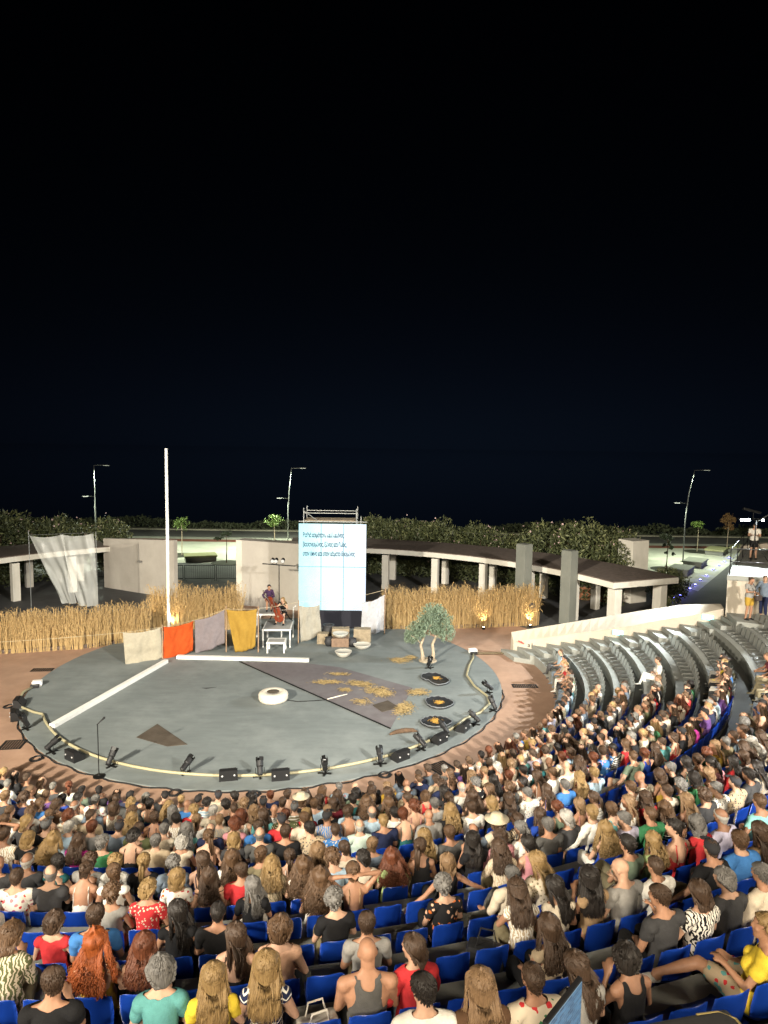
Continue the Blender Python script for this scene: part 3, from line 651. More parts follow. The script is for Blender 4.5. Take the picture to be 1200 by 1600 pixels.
# ---- cream hose lying round the front of the stage
def ring_pts(r, a0, a1, n): return [(r * math.cos(R(a0 + (a1 - a0) * i / n)), r * math.sin(R(a0 + (a1 - a0) * i / n)), ORZ + .05) for i in range(n + 1)]
hose = [(-8.75, -1.6), (-8.82, -2.3), (-8.55, -3.1), (-8.05, -3.75), (-7.5, -4.1)] 
arc = [(8.28 * math.cos(R(a)), 8.28 * math.sin(R(a))) for a in np.linspace(-149, -30, 50)]
tail = [(7.75, -3.6), (8.2, -2.8), (8.25, -2.1), (7.9, -1.0), (7.75, .2), (8.0, 1.4), (8.3, 2.4), (8.4, 3.1)]
b = BM(); tube(b, [(x, y, ORZ + .05) for x, y in hose + arc + tail], .042, 8); o = obj('cream_hose', b, mat('cream_hose', (.38, .34, .21), rough=.5, noise_amt=.1), smooth=True); tag(o, 'long cream hose lying round the front edge of stage', 'hose')
M_CABLE = mat('black_cable', (.015, .015, .016), rough=.6)
pts = []
for a in np.linspace(-172, -8, 120):
    rr = 9.06 + .06 * noise.noise(Vector((a * .23, 0, 0))) + .05 * math.sin(a * .9); pts.append((rr * math.cos(R(a)), rr * math.sin(R(a)), .02))
b = BM(); tube(b, pts, .022, 5); o = obj('perimeter_cable', b, M_CABLE); tag(o, 'black power cable running round the stage rim', 'cable')
for k_, (a, rr, lab) in enumerate(((-158, 9.35, 'left pair of cable coils by the drain grate'), (-128, 9.3, 'black cable coil below the microphone stand'), (-97, 9.2, 'black cable coil at front centre left of stage'), (-84, 9.2, 'black cable coil at front centre right of stage'), (-61, 9.15, 'black cable coil near the front right spotlights'))):
    b = BM(); c = Vector((rr * math.cos(R(a)), rr * math.sin(R(a)), .015))
    tube(b, [c + Vector((.2 * math.cos(t_) * (1 - .01 * q_), .17 * math.sin(t_), .012 * (q_ // 16))) for q_, t_ in enumerate(np.linspace(0, 6 * math.pi, 48))], .016, 5); o = obj('cable_coil', b, M_CABLE); tag(o, lab, 'cable', 'cable coils on the paving')
for k_, (p_, lab) in enumerate((((-8.72, -1.5), 'white connector box at left end of the hose'), ((8.4, 3.3), 'white connector box at right end of the hose'))):
    t = thing('connector_box', lab, 'connector box', (*p_, ORZ)); b = BM(); box(b, (0, 0, .1), (.34, .26, .2), .3, bevel=.03); obj('housing', b, M_WOODW, t); b = BM(); box(b, (.02, -.22, .06), (.3, .16, .12), .3, bevel=.02); obj('plug', b, M_BLACKP, t)

# ---- floor spotlights and monitor speakers round the rim
def floor_spot(label, x, y, rz, tilt, group='floor spotlights round the stage rim'):
    t = thing('floor_spotlight', label, 'spotlight', (x, y, ORZ), rz, group); t.scale = (.78, .78, .78)
    b = BM(); box(b, (0, 0, .02), (.5, .07, .04)); box(b, (0, 0, .021), (.07, .42, .038)); obj('base_cross', b, M_BLACK, t)
    for s in (-1, 1):
        b = BM(); tube(b, [(s * .03, 0, .04), (s * .15, 0, .14), (s * .15, 0, .34)], .014, 5); obj('yoke_arm', b, M_BLACK, t)
    rot = Matrix.Translation((0, 0, .34)) @ Matrix.Rotation(tilt, 4, 'X')
    b = BM(); lathe(b, [(.075, -.26), (.1, -.22), (.1, .02), (.125, .06), (.125, .24), (.11, .25), (.1, .2)], 16); bmesh.ops.transform(b, matrix=rot, verts=b.verts); can = obj('lamp_can', fix(b), M_BLACKP, t, smooth=False)
    b = BM(); lathe(b, [(.1, .19), (.06, .215), (.01, .22)], 16); bmesh.ops.transform(b, matrix=rot, verts=b.verts); obj('lens', fix(b), M_LENS, can)
    for k2 in range(4):
        b = BM(); a = k2 * math.pi / 2 + .4; box(b, (.115 * math.cos(a), .115 * math.sin(a), .3), (.14, .006, .14), a + 1.57); bmesh.ops.transform(b, matrix=rot, verts=b.verts); obj('barn_door', b, M_BLACK, can)
    return t
fs = [(122, 1185), (208, 1200), (292, 1212), (379, 1215), (478, 1210), (566, 1195), (650, 1172), (697, 1143), (735, 1135), (779, 1108), (770, 1080), (72, 1150)]
FS = [(-5.46, -6.95), (-3.37, -7.74), (-1.12, -8.1), (.97, -8.23), (2.75, -8.0), (4.3, -7.4), (5.55, -6.4), (6.35, -5.4), (7.45, -4.5), (8.25, -3.3), (8.35, -1.6), (-7.1, -5.35)]
wh = ['second from left', 'third from left', 'left of front centre', 'at front centre', 'right of front centre', 'near the driftwood front', 'below the driftwood log', 'below the nearest rubber mat', 'right of the nearest rubber mat', 'right rim below the hose bend', 'right rim at the hose bend', 'leftmost by the white beam end']
for (x, y), ww in zip(FS, wh):
    floor_spot('black floor spotlight ' + ww + ' on the stage rim', x, y, math.atan2(y, x) + R(90) + random.uniform(-.5, .5), R(random.choice([-50, -35, 25, -60])))
def monitor(label, x, y, rz):
    t = thing('monitor_speaker', label, 'speaker', (x, y, ORZ), rz, 'wedge monitor speakers on the stage rim'); t.scale = (.82, .82, .82)
    b = BM(); poly_prism(b, [(-.19, 0), (.2, 0), (.2, .12), (-.02, .36), (-.19, .36)], -.3, .3); bmesh.ops.transform(b, matrix=Matrix.Rotation(R(90), 4, 'X'), verts=b.verts); bmesh.ops.rotate(b, cent=(0, 0, 0), matrix=Matrix.Rotation(R(90), 3, 'Z'), verts=b.verts)
    obj('cabinet', fix(b), M_BLACKP, t)
    b = BM(); box(b, (0, .12, .245), (.52, .3, .01), rot=Matrix.Rotation(R(-47.5), 4, 'X')); obj('grille', b, mat('speaker_grille', (.035, .035, .035), rough=.9, noise_amt=.5, noise_scale=60), t)
    for s in (-1, 1):
        b = BM(); tube(b, [(s * .2, -.2, .2), (s * .2, -.22, .2)], .03, 8); obj('socket', b, M_LENS, t)
for x, y, lab in ((-4.6, -7.35, 'wedge monitor speaker beside the microphone stand'), (.12, -8.35, 'wedge monitor speaker left at front centre of stage'), (1.55, -8.3, 'wedge monitor speaker right at front centre of stage'), (4.9, -7.05, 'wedge monitor speaker by the front right of stage'), (6.15, -5.85, 'wedge monitor speaker between right rim spotlights'), (7.0, -4.95, 'wedge monitor speaker nearest the right rim'), (-7.85, -4.55, 'wedge monitor speaker at the left rim of stage'), (-8.3, -3.5, 'wedge monitor speaker farthest left on the rim')):
    monitor(lab, x, y, math.atan2(y, x) + R(90) + random.uniform(-.3, .3))
floor_spot('small lamp aimed up at the olive tree trunk', 6.3, 1.15, .3, R(30), 'floor lamps by the olive tree')
# microphone stand
t = thing('microphone_stand', 'straight black microphone stand at front left of the stage', 'microphone stand', (-3.46, -8.34, ORZ))
b = BM(); lathe(b, [(.16, 0), (.16, .02), (.03, .04), (.02, .06)], 20); obj('base', b, M_BLACK, t)
b = BM(); tube(b, [(0, 0, .05), (0, 0, 1.5)], .013, 7); obj('rod', b, M_BLACK, t)
b = BM(); tube(b, [(-.02, 0, 1.48), (.08, .05, 1.58), (.13, .08, 1.63)], [.014, .02, .03], 8); ball(b, (.145, .09, 1.645), .034, 10, 7); obj('microphone', b, M_BLACKP, t)
# small litter of connectors
# ---- draped plastic sheets on the left
M_PLAS = mat('translucent_plastic', (.75, .76, .72), rough=.35, alpha=.36, spec=.6)
def drape(label, tl, tr, bl, br, Y0, seed):
    nu, nv = 26, 34; V = []; F = []
    for j in range(nv + 1):
        v = j / nv
        for i in range(nu + 1):
            u = i / nu
            x = (tl[0] + (tr[0] - tl[0]) * u) * (1 - v) + (bl[0] + (br[0] - bl[0]) * u) * v
            z = (tl[1] + (tr[1] - tl[1]) * u) * (1 - v) + (bl[1] + (br[1] - bl[1]) * u) * v
            z -= .12 * math.sin(math.pi * u) * (1 - v)
            y = Y0 + .10 * math.sin(u * 9 + v * 4 + seed) * (.3 + .7 * v) + .03 * math.sin(u * 19 - v * 7 + seed) + .15 * noise.noise(Vector((u * 4, v * 3, seed)))
            V.append((x, y, z))
    for j in range(nv):
        for i in range(nu):
            a = j * (nu + 1) + i; F.append((a, a + 1, a + nu + 2, a + nu + 1))
    o = obj('plastic_sheet', mesh_np('plastic_sheet', V, F, smooth=True), M_PLAS); tag(o, label, 'plastic sheet', 'translucent plastic sheets')
    return o
drape('translucent plastic sheet slanting down, left of the two hung sheets', (-14.58, 4.25), (-12.75, 4.34), (-12.9, .6), (-12.2, .6), 9.2, 1)
drape('translucent plastic sheet hanging straight, right of the two hung sheets', (-12.85, 4.36), (-11.07, 4.44), (-12.0, .5), (-10.9, .5), 9.05, 3)
b = BM(); tube(b, [(-14.6, 9.2, 4.28), (-12.8, 9.15, 4.38), (-11.05, 9.1, 4.47)], .008, 4); o = obj('sheet_wire', b, M_TUBE); tag(o, 'thin wire the plastic sheets hang from', 'wire')
for x, lab in ((-14.62, 'thin grey pole at left end of the plastic sheets'), (-11.03, 'thin grey pole at right end of the plastic sheets')):
    b = BM(); tube(b, [(x, 9.25, 0), (x, 9.25, 4.5)], .016, 6); o = obj('sheet_pole', b, M_TUBE); tag(o, lab, 'pole', 'poles of the plastic sheets')

# ---- lamp posts, saplings, benches, barriers on the plaza
M_LAMPON = mat('lit_street_lamp', (.9, .95, .85), emit=(.92, 1., .8), emit_s=3.)
PLZ = (.9, 1., .76)
M_POST = mat('grey_lamp_post', (.13, .135, .13), rough=.5, metal=.5)
def lamp_post(label, x, y, hh, lean, side, lit, rz=0., low=4.9, power=0.):
    t = thing('street_lamp', label, 'street lamp', (x, y, 0), rz, 'street lamps on the plaza')
    b = BM(); tube(b, [(0, 0, 0), (0, 0, hh * .45), (lean * .3, 0, hh * .75), (lean, 0, hh)], [.06, .05, .04, .032], 9); obj('post', b, M_POST, t, smooth=True)
    b = BM(); tube(b, [(lean * .95, 0, hh), (lean + side * .9, 0, hh + .05)], .03, 6); box(b, (lean + side * 1.0, 0, hh + .04), (.6, .2, .06), bevel=.02); obj('upper_head', b, M_POST, t)
    lx = -side * .75
    b = BM(); tube(b, [(0, 0, low), (lx * .6, 0, low + .05)], .025, 6); box(b, (lx, 0, low + .05), (.5, .18, .06), bevel=.02); hd = obj('lower_head', b, M_POST, t)
    if lit:
        b = BM(); box(b, (lx, 0, low + .012), (.4, .13, .016)); obj('lamp_glass', b, M_LAMPON, hd)
        c, s = math.cos(rz), math.sin(rz)
        spot('street_lamp_light', (x + lx * c, y + lx * s, low - .02), (x + lx * c, y + lx * s, 0), power * .3, 150, .7, PLZ, .1)
        ux = lean + side * 1.0
        spot('street_lamp_light', (x + ux * c, y + ux * s, hh - .03), (x + ux * c, y + ux * s, 0), power * 1.0, 155, .7, PLZ, .15)  # upper head's light is added to spread light across the plaza
        b = BM(); box(b, (ux, 0, hh + .003), (.46, .14, .012)); obj('upper_glass', b, mat('added_glow_glass', (.8, .85, .7), emit=(.9, 1., .8), emit_s=.8), hd)  # glass made to glow to go with the added light
    b = BM(); lathe(b, [(.2, 0), (.2, .03), (.1, .05)], 12); obj('base', b, M_POST, t)
lamp_post('curved street lamp on the right of the pale plaza', 29.5, 29.4, 7.65, .55, 1, True, 0, 4.9, 5000)
lamp_post('street lamp rising just left of the projection screen', -4.13, 32.3, 7.25, .3, 1, True, 0, 4.6, 15000)
lamp_post('dark street lamp behind the plastic sheet at left', -19.3, 28.2, 7.4, .0, 1, True, 0, 4.85, 11000)
lamp_post('leaning street lamp at the far right edge', 37.2, 22.5, 8.4, -.9, -1, False, 0, 7.0)
lamp_post('street lamp of the plaza beyond the right parapet', 50, 33, 7.5, .3, 1, True, 0, 4.9, 5000)
M_BENCHTOP = mat('bench_top_olive', (.25, .25, .13), rough=.9, noise_amt=.2)  # olive slab colour, paler than the plinth
def bench_block(label, x, y, sx, sy, hh, rz, pale=True):
    t = thing('block_bench', label, 'bench', (x, y, 0), rz, 'concrete block benches on the plaza')
    b = BM(); box(b, (0, 0, hh / 2 - .08), (sx - .15, sy - .15, hh - .16)); obj('plinth', b, M_PILLAR, t)
    b = BM(); box(b, (0, 0, hh - .07), (sx, sy, .14), bevel=.02); obj('slab', b, M_BENCHTOP if pale else M_PILLAR, t)
bench_block('square block bench seen between the two beige walls', -10.3, 26.6, 2.5, 1.7, .5, .35)
bench_block('dark block bench nearest the row of blue lights', 26.9, 23.9, 2.6, 1.5, .5, .95, False)
bench_block('middle dark block bench beside the blue lights', 29.6, 27.4, 2.6, 1.5, .5, .95, False)
bench_block('farthest pale block bench by the parapet', 34.6, 34.0, 2.8, 1.6, .5, .95)
bench_block('far pale block bench behind the farthest one', 37.6, 35.6, 2.8, 1.5, .5, .95)
M_BLUE = mat('blue_lamp_glow', (.1, .1, .9), emit=(.25, .25, 1.), emit_s=14.)
for k_, (x, y) in enumerate(((22.6, 15.2), (23.3, 15.9), (24.9, 18.0), (25.9, 19.4), (27.1, 21.2), (28.4, 23.0), (30.2, 25.6), (31.6, 27.5), (33.0, 29.4), (34.4, 31.4))):
    t = thing('ground_light', ['nearest', 'second', 'third', 'fourth', 'fifth', 'sixth', 'seventh', 'eighth', 'ninth', 'farthest'][k_] + ' blue ground light in the row beside block benches', 'ground light', (x, y, 0), .9, 'blue ground lights along the ramp')
    b = BM(); lathe(b, [(.1, 0), (.1, .05), (.08, .06)], 14); obj('housing', b, M_BLACK, t)
    b = BM(); lathe(b, [(.075, .055), (.05, .085), (.01, .095)], 14); obj('lens', b, M_BLUE, t)
    d = bpy.data.lights.new('ground_light_glow', 'POINT'); d.energy = 9; d.color = (.18, .16, 1.); d.shadow_soft_size = .06
    o = bpy.data.objects.new('ground_light_glow', d); COL.objects.link(o); o.location = (x, y, .2)
def barrier(label, x, y, L, rz):
    t = thing('crowd_barrier', label, 'barrier', (x, y, 0), rz, 'black metal barriers behind the reeds')
    for z in (.18, 1.08):
        b = BM(); tube(b, [(-L / 2, 0, z), (L / 2, 0, z)], .024, 6); obj('rail', b, M_BLACK, t)
    for s in (-1, 1):
        b = BM(); tube(b, [(s * L / 2, 0, 0), (s * L / 2, 0, 1.08)], .024, 6); obj('post', b, M_BLACK, t)
        b = BM(); tube(b, [(s * L * .42, -.25, .02), (s * L * .42, 0, .1), (s * L * .42, .25, .02)], .02, 5); obj('foot', b, M_BLACK, t)
    me = None
    for k2 in range(13):
        x_ = -L / 2 + L * (k2 + 1) / 14
        if me is None: b = BM(); tube(b, [(0, 0, .18), (0, 0, 1.08)], .007, 4); me = obj('bar', b, M_BLACK, t, (x_, 0, 0)).data
        else: obj('bar', me, None, t, (x_, 0, 0))
barrier('left black crowd barrier seen between the beige walls', -10.2, 18.35, 2.0, .02)
barrier('middle black crowd barrier seen between the beige walls', -8.1, 18.5, 2.0, .06)
barrier('right black crowd barrier next to the white wall end', -6.0, 18.7, 2.0, .1)
barrier('black crowd barrier behind the left pergola column', -14.8, 18.6, 2.0, .1)

# ---- light tower on the parapet platform
tw = thing('light_tower', 'tripod light tower with bright white lamps by the cameraman', 'light tower', (19.85, 1.7, 4.55)); tw.scale = (.85, .85, .85)
b = BM(); tube(b, [(0, 0, .5), (0, 0, 2.15)], [.035, .028], 8); obj('pole', b, M_BLACK, tw)
for k_ in range(3):
    a = 2.1 * k_ + 1.2; b = BM(); tube(b, [(0, 0, 1.2), (.8 * math.cos(a), .8 * math.sin(a), 0)], .022, 6); obj('leg', b, M_BLACK, tw)
b = BM(); tube(b, [(-.75, .3, 2.2), (.75, .3, 2.2)], .025, 7); tube(b, [(0, 0, 2.1), (0, .3, 2.2)], .02, 6); obj('crossbar', b, M_BLACK, tw)
M_FLOOD = mat('lit_flood_lamp', (1, 1, 1), emit=(.9, .97, 1.), emit_s=26.)
for x in (-.6, -.42, -.25, .45):
    b = BM(); box(b, (x, .28, 2.16), (.15, .14, .14), bevel=.02); hd = obj('lamp_head', b, M_BLACK, tw); b = BM(); box(b, (x, .2, 2.145), (.12, .014, .1), bevel=.004); obj('lamp_glass', b, M_FLOOD, hd)
b = BM(); tube(b, [(.1, .05, 2.1), (.7, .1, 2.45), (1.3, .2, 2.8)], .03, 6); obj('boom', b, M_POST, tw)
b = BM(); box(b, (-.1, .25, 2.6), (.9, .14, .12), rot=Matrix.Rotation(R(14), 4, 'Y'), bevel=.02); tube(b, [(0, .28, 2.2), (0, .28, 2.6)], .02, 5); obj('unlit_bar', b, M_BLACK, tw)

# ---- flood masts behind the stands; the middle one is added for fill light
def flood_mast(label, base):
    t = thing('flood_mast', label, 'floodlight mast', base)
    b = BM(); tube(b, [(0, 0, 0), (0, 0, MAST_H + .4)], [.2, .12], 12); obj('pole', b, M_POST, t)
    b = BM(); tube(b, [(-1.6, .1, MAST_H + .25), (1.6, .1, MAST_H + .25)], .06, 8); obj('crossbar', b, M_POST, t)
    for x in (-1.4, -.5, .5, 1.4):
        b = BM(); box(b, (x, .1, MAST_H + .05), (.55, .3, .34), rot=Matrix.Rotation(R(-25), 4, 'X')); obj('lamp_head', b, M_BLACK, t)
flood_mast('grey floodlight mast behind the left of the stands', MAST_L)
flood_mast('grey floodlight mast behind the right of the stands', MAST_R)
flood_mast('grey added fill-light mast, unseen, behind the middle of the stands', MAST_FILL)

# ---- control desk at the bottom right: monitor, case, cup
ds = thing('control_desk', 'black control desk edge at the bottom right', 'desk', (6.0, -22.45, 0), R(14))
M_DESK = mat('black_laminate', (.02, .02, .021), rough=.5)
dz0 = 5.0
b = BM(); box(b, (0, 0, 5.42), (1.9, .6, .04), bevel=.006); obj('desk_top', b, M_DESK, ds)
for sx in (-1, 1):
    for sy in (-1, 1):
        b = BM(); box(b, (sx * .9, sy * .26, (dz0 + 5.4) / 2), (.05, .05, 5.4 - dz0)); obj('leg', b, M_DESK, ds)
mn = thing('monitor_screen', 'flat monitor showing a blue lighting program on the desk', 'monitor', (5.42, -22.28, 5.44), R(48)); mn.scale = (.75, .9, .98)
b = BM(); box(b, (0, 0, .34), (.6, .035, .38), bevel=.008); obj('case', b, M_BLACKP, mn)
def lcd():
    m = bpy.data.materials.new('lit_lcd'); m.use_nodes = True; n = m.node_tree.nodes; l = m.node_tree.links; b_ = n['Principled BSDF']
    tc = n.new('ShaderNodeTexCoord'); br = n.new('ShaderNodeTexBrick'); l.new(tc.outputs['Generated'], br.inputs['Vector'])
    mp = n.new('ShaderNodeMapping'); mp.inputs['Rotation'].default_value = (R(90), 0, 0); l.new(tc.outputs['Generated'], mp.inputs[0]); l.new(mp.outputs[0], br.inputs['Vector'])
    br.inputs['Color1'].default_value = (.12, .3, .5, 1); br.inputs['Color2'].default_value = (.05, .12, .22, 1); br.inputs['Mortar'].default_value = (.3, .45, .55, 1); br.inputs['Scale'].default_value = 4; br.inputs['Mortar Size'].default_value = .01
    l.new(br.outputs['Color'], b_.inputs['Emission Color']); b_.inputs['Emission Strength'].default_value = .8; b_.inputs['Base Color'].default_value = (.02, .02, .02, 1)
    return m
b = BM(); box(b, (0, -.0195, .35), (.56, .004, .33)); obj('display', b, lcd(), mn)
b = BM(); tube(b, [(0, .03, .2), (0, .06, .02)], .025, 8); box(b, (0, .05, .01), (.26, .2, .02), bevel=.005); obj('stand', b, M_BLACKP, mn)
cs = thing('equipment_case', 'black padded case with yellow trim at the bottom right', 'case', (6.3, -22.2, 5.44), R(12)); cs.scale = (.75, .75, .75)
b = BM(); box(b, (0, 0, .14), (.8, .42, .28), bevel=.04); obj('body', b, mat('black_nylon', (.022, .022, .022), rough=.85, noise_amt=.2, noise_scale=20), cs)
b = BM(); tube(b, [(.39, -.19, .27), (.4, .1, .27), (.3, .19, .27), (.1, .2, .27)], .012, 5); obj('trim', b, mat('yellow_trim', (.22, .17, .06)), cs)
cp = thing('white_cup', 'white rounded plastic cup at the bottom edge of photo', 'cup', (5.83, -22.25, 5.44))
b = BM(); lathe(b, [(.05, 0), (.06, .02), (.065, .17), (.05, .2), (.02, .21)], 20); obj('body', b, M_WOODW, cp, smooth=True)
b = BM(); lathe(b, [(.066, .16), (.068, .175), (.06, .19)], 20); obj('lid', b, M_WOODW, cp, smooth=True)
# ================================================================== VEGETATION
M_REED = mat('dry_reed', (.6, .42, .19), rough=.85, noise_amt=.01, noise_scale=6, color2=(.36, .235, .1), stretch=(6, 6, .6))
M_REEDG = mat('green_reed', (.15, .16, .06), rough=.85, noise_amt=.3, noise_scale=6)
M_REEDP = mat('pale_reed', (.7, .53, .28), rough=.85, noise_amt=.25, noise_scale=9)
def reed_bed(label, path, width, dens, hmin, hmax, seed):
    rg = np.random.default_rng(seed); V = []; F = []; MI = []
    P = [Vector((*p, 0)) for p in path]
    segs = [(a, b, (b - a).length) for a, b in zip(P, P[1:])]; tot = sum(s[2] for s in segs)
    n = int(tot * dens)
    for k in range(n):
        # clumpy placement along the bed
        d = rg.uniform(0, tot) if rg.random() < .45 else (math.floor(rg.uniform(0, tot / .28)) + .5) * .28 + rg.normal(0, .05)
        d = min(max(d, 0), tot); q = d
        for a, b, L in segs:
            if q <= L: break
            q -= L
        dirv = (b - a).normalized(); nr = Vector((-dirv.y, dirv.x, 0)); c = a + dirv * min(q, L) + nr * rg.uniform(-width, width)
        h = rg.uniform(hmin, hmax) * (.92 + .16 * noise.noise(Vector((d * 1.1, seed, 0)))); lean = Vector((rg.normal(0, .07), rg.normal(0, .07), 0)) * h * 1.3
        r = rg.uniform(.006, .013); mi = 0 if rg.random() < .62 else (2 if rg.random() < .8 else 1)
        rings = []
        for j, t in enumerate((0, .5, 1.)):
            p = c + lean * (t ** 1.6) + Vector((0, 0, h * t)); rr = r * (1 - .65 * t)
            k0 = len(V)
            for s in range(3): V.append((p.x + rr * math.cos(2.094 * s), p.y + rr * math.sin(2.094 * s), p.z))
            rings.append(k0)
        for A, B in zip(rings, rings[1:]):
            for s in range(3): F.append((A + s, A + (s + 1) % 3, B + (s + 1) % 3, B + s)); MI.append(mi)
        # leaves and feathery tip
        for _ in range(rg.integers(3, 6)):
            t = rg.uniform(.35, 1.0); p = c + lean * (t ** 1.6) + Vector((0, 0, h * t)); a = rg.uniform(0, 6.28); L = rg.uniform(.15, .42); dx, dy = math.cos(a), math.sin(a); w = .012
            up = rg.uniform(.1, .9); k0 = len(V)
            m1 = p + Vector((dx * L * .5, dy * L * .5, L * up * .6)); e = p + Vector((dx * L * .95, dy * L * .95, L * (up * .6 - .35)))
            V += [(p.x - dy * w, p.y + dx * w, p.z), (p.x + dy * w, p.y - dx * w, p.z), (m1.x + dy * w, m1.y - dx * w, m1.z), (m1.x - dy * w, m1.y + dx * w, m1.z), (e.x, e.y, e.z)]
            F += [(k0, k0 + 1, k0 + 2, k0 + 3), (k0 + 3, k0 + 2, k0 + 4)]; MI += [mi, mi]
    t = thing('reed_screen', label, 'reeds')
    o = obj('stalks', mesh_np('stalks', V, F, mi=MI), [M_REED, M_REEDG, M_REEDP], t); o['kind'] = 'stuff'
    b = BM(); tube(b, [p + Vector((0, 0, .07)) for p in P], .1, 6); o = obj('root_strip', b, M_ROOF, t)
    return t
reed_bed('long bed of dry golden reeds at the left behind the stage', [(-15.2, 1.5), (-12.3, 2.45), (-9.1, 3.35), (-6.75, 4.95)], .22, 190, 1.45, 2.1, 1)
reed_bed('bed of tall dry reeds around the foot of white mast', [(-7.15, 6.45), (-4.9, 6.75), (-2.75, 6.75)], .22, 190, 1.7, 2.45, 2)
reed_bed('bed of dry reeds right of the projection screen', [(4.45, 7.2), (7.7, 7.55), (10.3, 8.0), (12.5, 8.45)], .22, 200, 1.75, 2.4, 3)
M_UPL = mat('lit_uplighter', (1, .95, .8), emit=(1., .85, .5), emit_s=20.)
for (x, y, lab) in ((-6.0, 6.15, 'small uplighter glowing in the reeds by the mast'), (12.0, 7.95, 'small uplighter glowing at right end of the reeds'), (9.5, 7.4, 'small uplighter glowing in the middle of right reeds'), (-7.3, 5.4, 'small uplighter glowing behind the cream cloth')):
    t = thing('uplighter', lab, 'uplighter', (x, y, 0), 0, 'small uplighters in the reeds')
    b = BM(); lathe(b, [(.09, 0), (.09, .1), (.07, .12)], 12); obj('housing', b, M_BLACK, t)
    b = BM(); lathe(b, [(.065, .115), (.03, .13), (.01, .132)], 12); obj('lens', b, M_UPL, t)
    spot('uplighter_beam', (x, y, .16), (x + (.05), y + .45, 1.6), 260, 80, .8, (1., .82, .5), .05)
t = thing('round_reflector', 'round dark disc hanging in the reeds at right', 'disc', (12.1, 8.1, 1.1), 0)
b = BM(); tube(b, [(0, 0, 0), (0, .02, 0)], .15, 18); obj('disc', b, M_BLACKP, t)

def leaf_cloud(n, shape, leaf, rg, clump=0, aspect=.45, bias=.55):
    """quads spread through an uneven blob; shape(dir)->radius vector"""
    V = []; F = []
    cl = [rg.normal(0, 1, 3) for _ in range(clump)] if clump else None
    for _ in range(n):
        d = rg.normal(0, 1, 3); d /= np.linalg.norm(d)
        if cl is not None:
            c = cl[rg.integers(clump)]; c = c / np.linalg.norm(c); d = c + rg.normal(0, .27, 3); d /= np.linalg.norm(d)
        rr = rg.random() ** bias
        wob = 1 + .28 * noise.noise(Vector(d * 2.3)) + .16 * noise.noise(Vector(d * 5.1))
        p = np.array(shape) * d * rr * wob
        a = rg.normal(0, 1, 3); a /= np.linalg.norm(a); a = a * .7 + d * .6; a /= np.linalg.norm(a)
        bvec = np.cross(a, rg.normal(0, 1, 3)); bvec /= np.linalg.norm(bvec) + 1e-9
        L = leaf * rg.uniform(.7, 1.4); w = L * aspect
        k = len(V); V += [p - a * L / 2, p + bvec * w / 2, p + a * L / 2, p - bvec * w / 2]; F.append((k, k + 1, k + 2, k + 3))
    return np.array(V), F
M_OLIVE = mat('olive_leaf', (.22, .28, .2), rough=.7, noise_amt=.01, noise_scale=5, color2=(.11, .16, .1))
M_TRUNK = mat('pale_trunk', (.38, .31, .22), rough=.9, noise_amt=.3, noise_scale=9, bump=.5)
M_OLEA = mat('oleander_leaf', (.085, .1, .04), rough=.6, noise_amt=.01, noise_scale=2.2, color2=(.045, .055, .023))
M_OLEA2 = mat('oleander_leaf_light', (.15, .16, .065), rough=.6, noise_amt=.3, noise_scale=3)
M_FLOWER = mat('oleander_flower', (.6, .42, .4), rough=.8, noise_amt=.3, noise_scale=3)
rg = np.random.default_rng(5)
# olive tree in the stage set
ot = thing('olive_tree', 'small olive tree with two pale trunks on the stage right', 'tree', (6.3, 2.15, ORZ))
b = BM()
tube(b, [(-.22, -.1, 0), (-.24, -.08, .35), (-.32, -.05, .7), (-.2, 0, 1.0), (-.1, .05, 1.5)], [.1, .07, .06, .055, .03], 9)
tube(b, [(.22, .1, 0), (.25, .1, .3), (.2, .12, .7), (.33, .1, 1.0), (.42, .1, 1.5)], [.1, .07, .06, .05, .03], 9)
for p_, q_ in (((-.2, 0, 1.0), (-.7, .2, 1.5)), ((-.15, 0, 1.2), (.1, -.4, 1.7)), ((.33, .1, 1.0), (.8, -.1, 1.5)), ((.38, .1, 1.2), (.2, .5, 1.8)), ((-.3, -.05, .75), (-.75, -.2, 1.15))):
    tube(b, [p_, Vector(p_).lerp(Vector(q_), .5) + Vector((0, 0, .06)), q_], [.035, .025, .012], 6)
obj('trunk', b, M_TRUNK, ot, smooth=True)
Vs = []; Fs = []
for (c, s, n) in (((-.05, 0, 1.75), (.72, .65, .55), 2300), ((.6, .05, 1.75), (.62, .6, .6), 2200), ((-.7, -.05, 1.35), (.5, .5, .42), 1200), ((.2, -.1, 2.15), (.65, .55, .4), 1500), ((.9, -.1, 1.35), (.4, .4, .42), 800), ((-.95, .0, 1.1), (.3, .3, .28), 450)):
    v, f = leaf_cloud(n, s, .12, rg, clump=30, aspect=.26, bias=.45); k = sum(len(x) for x in Vs); Vs.append(v + np.array(c)); Fs += [tuple(i + k for i in q) for q in f]
o = obj('crown', mesh_np('crown', np.concatenate(Vs), Fs), M_OLIVE, ot); o.scale = (.84, .88, 1.08); o.location = (.02, 0, -.2)
b = BM(); lathe(b, [(.4, 0), (.36, .04), (.2, .06)], 18); o = obj('root_ball', b, M_TRUNK, ot)

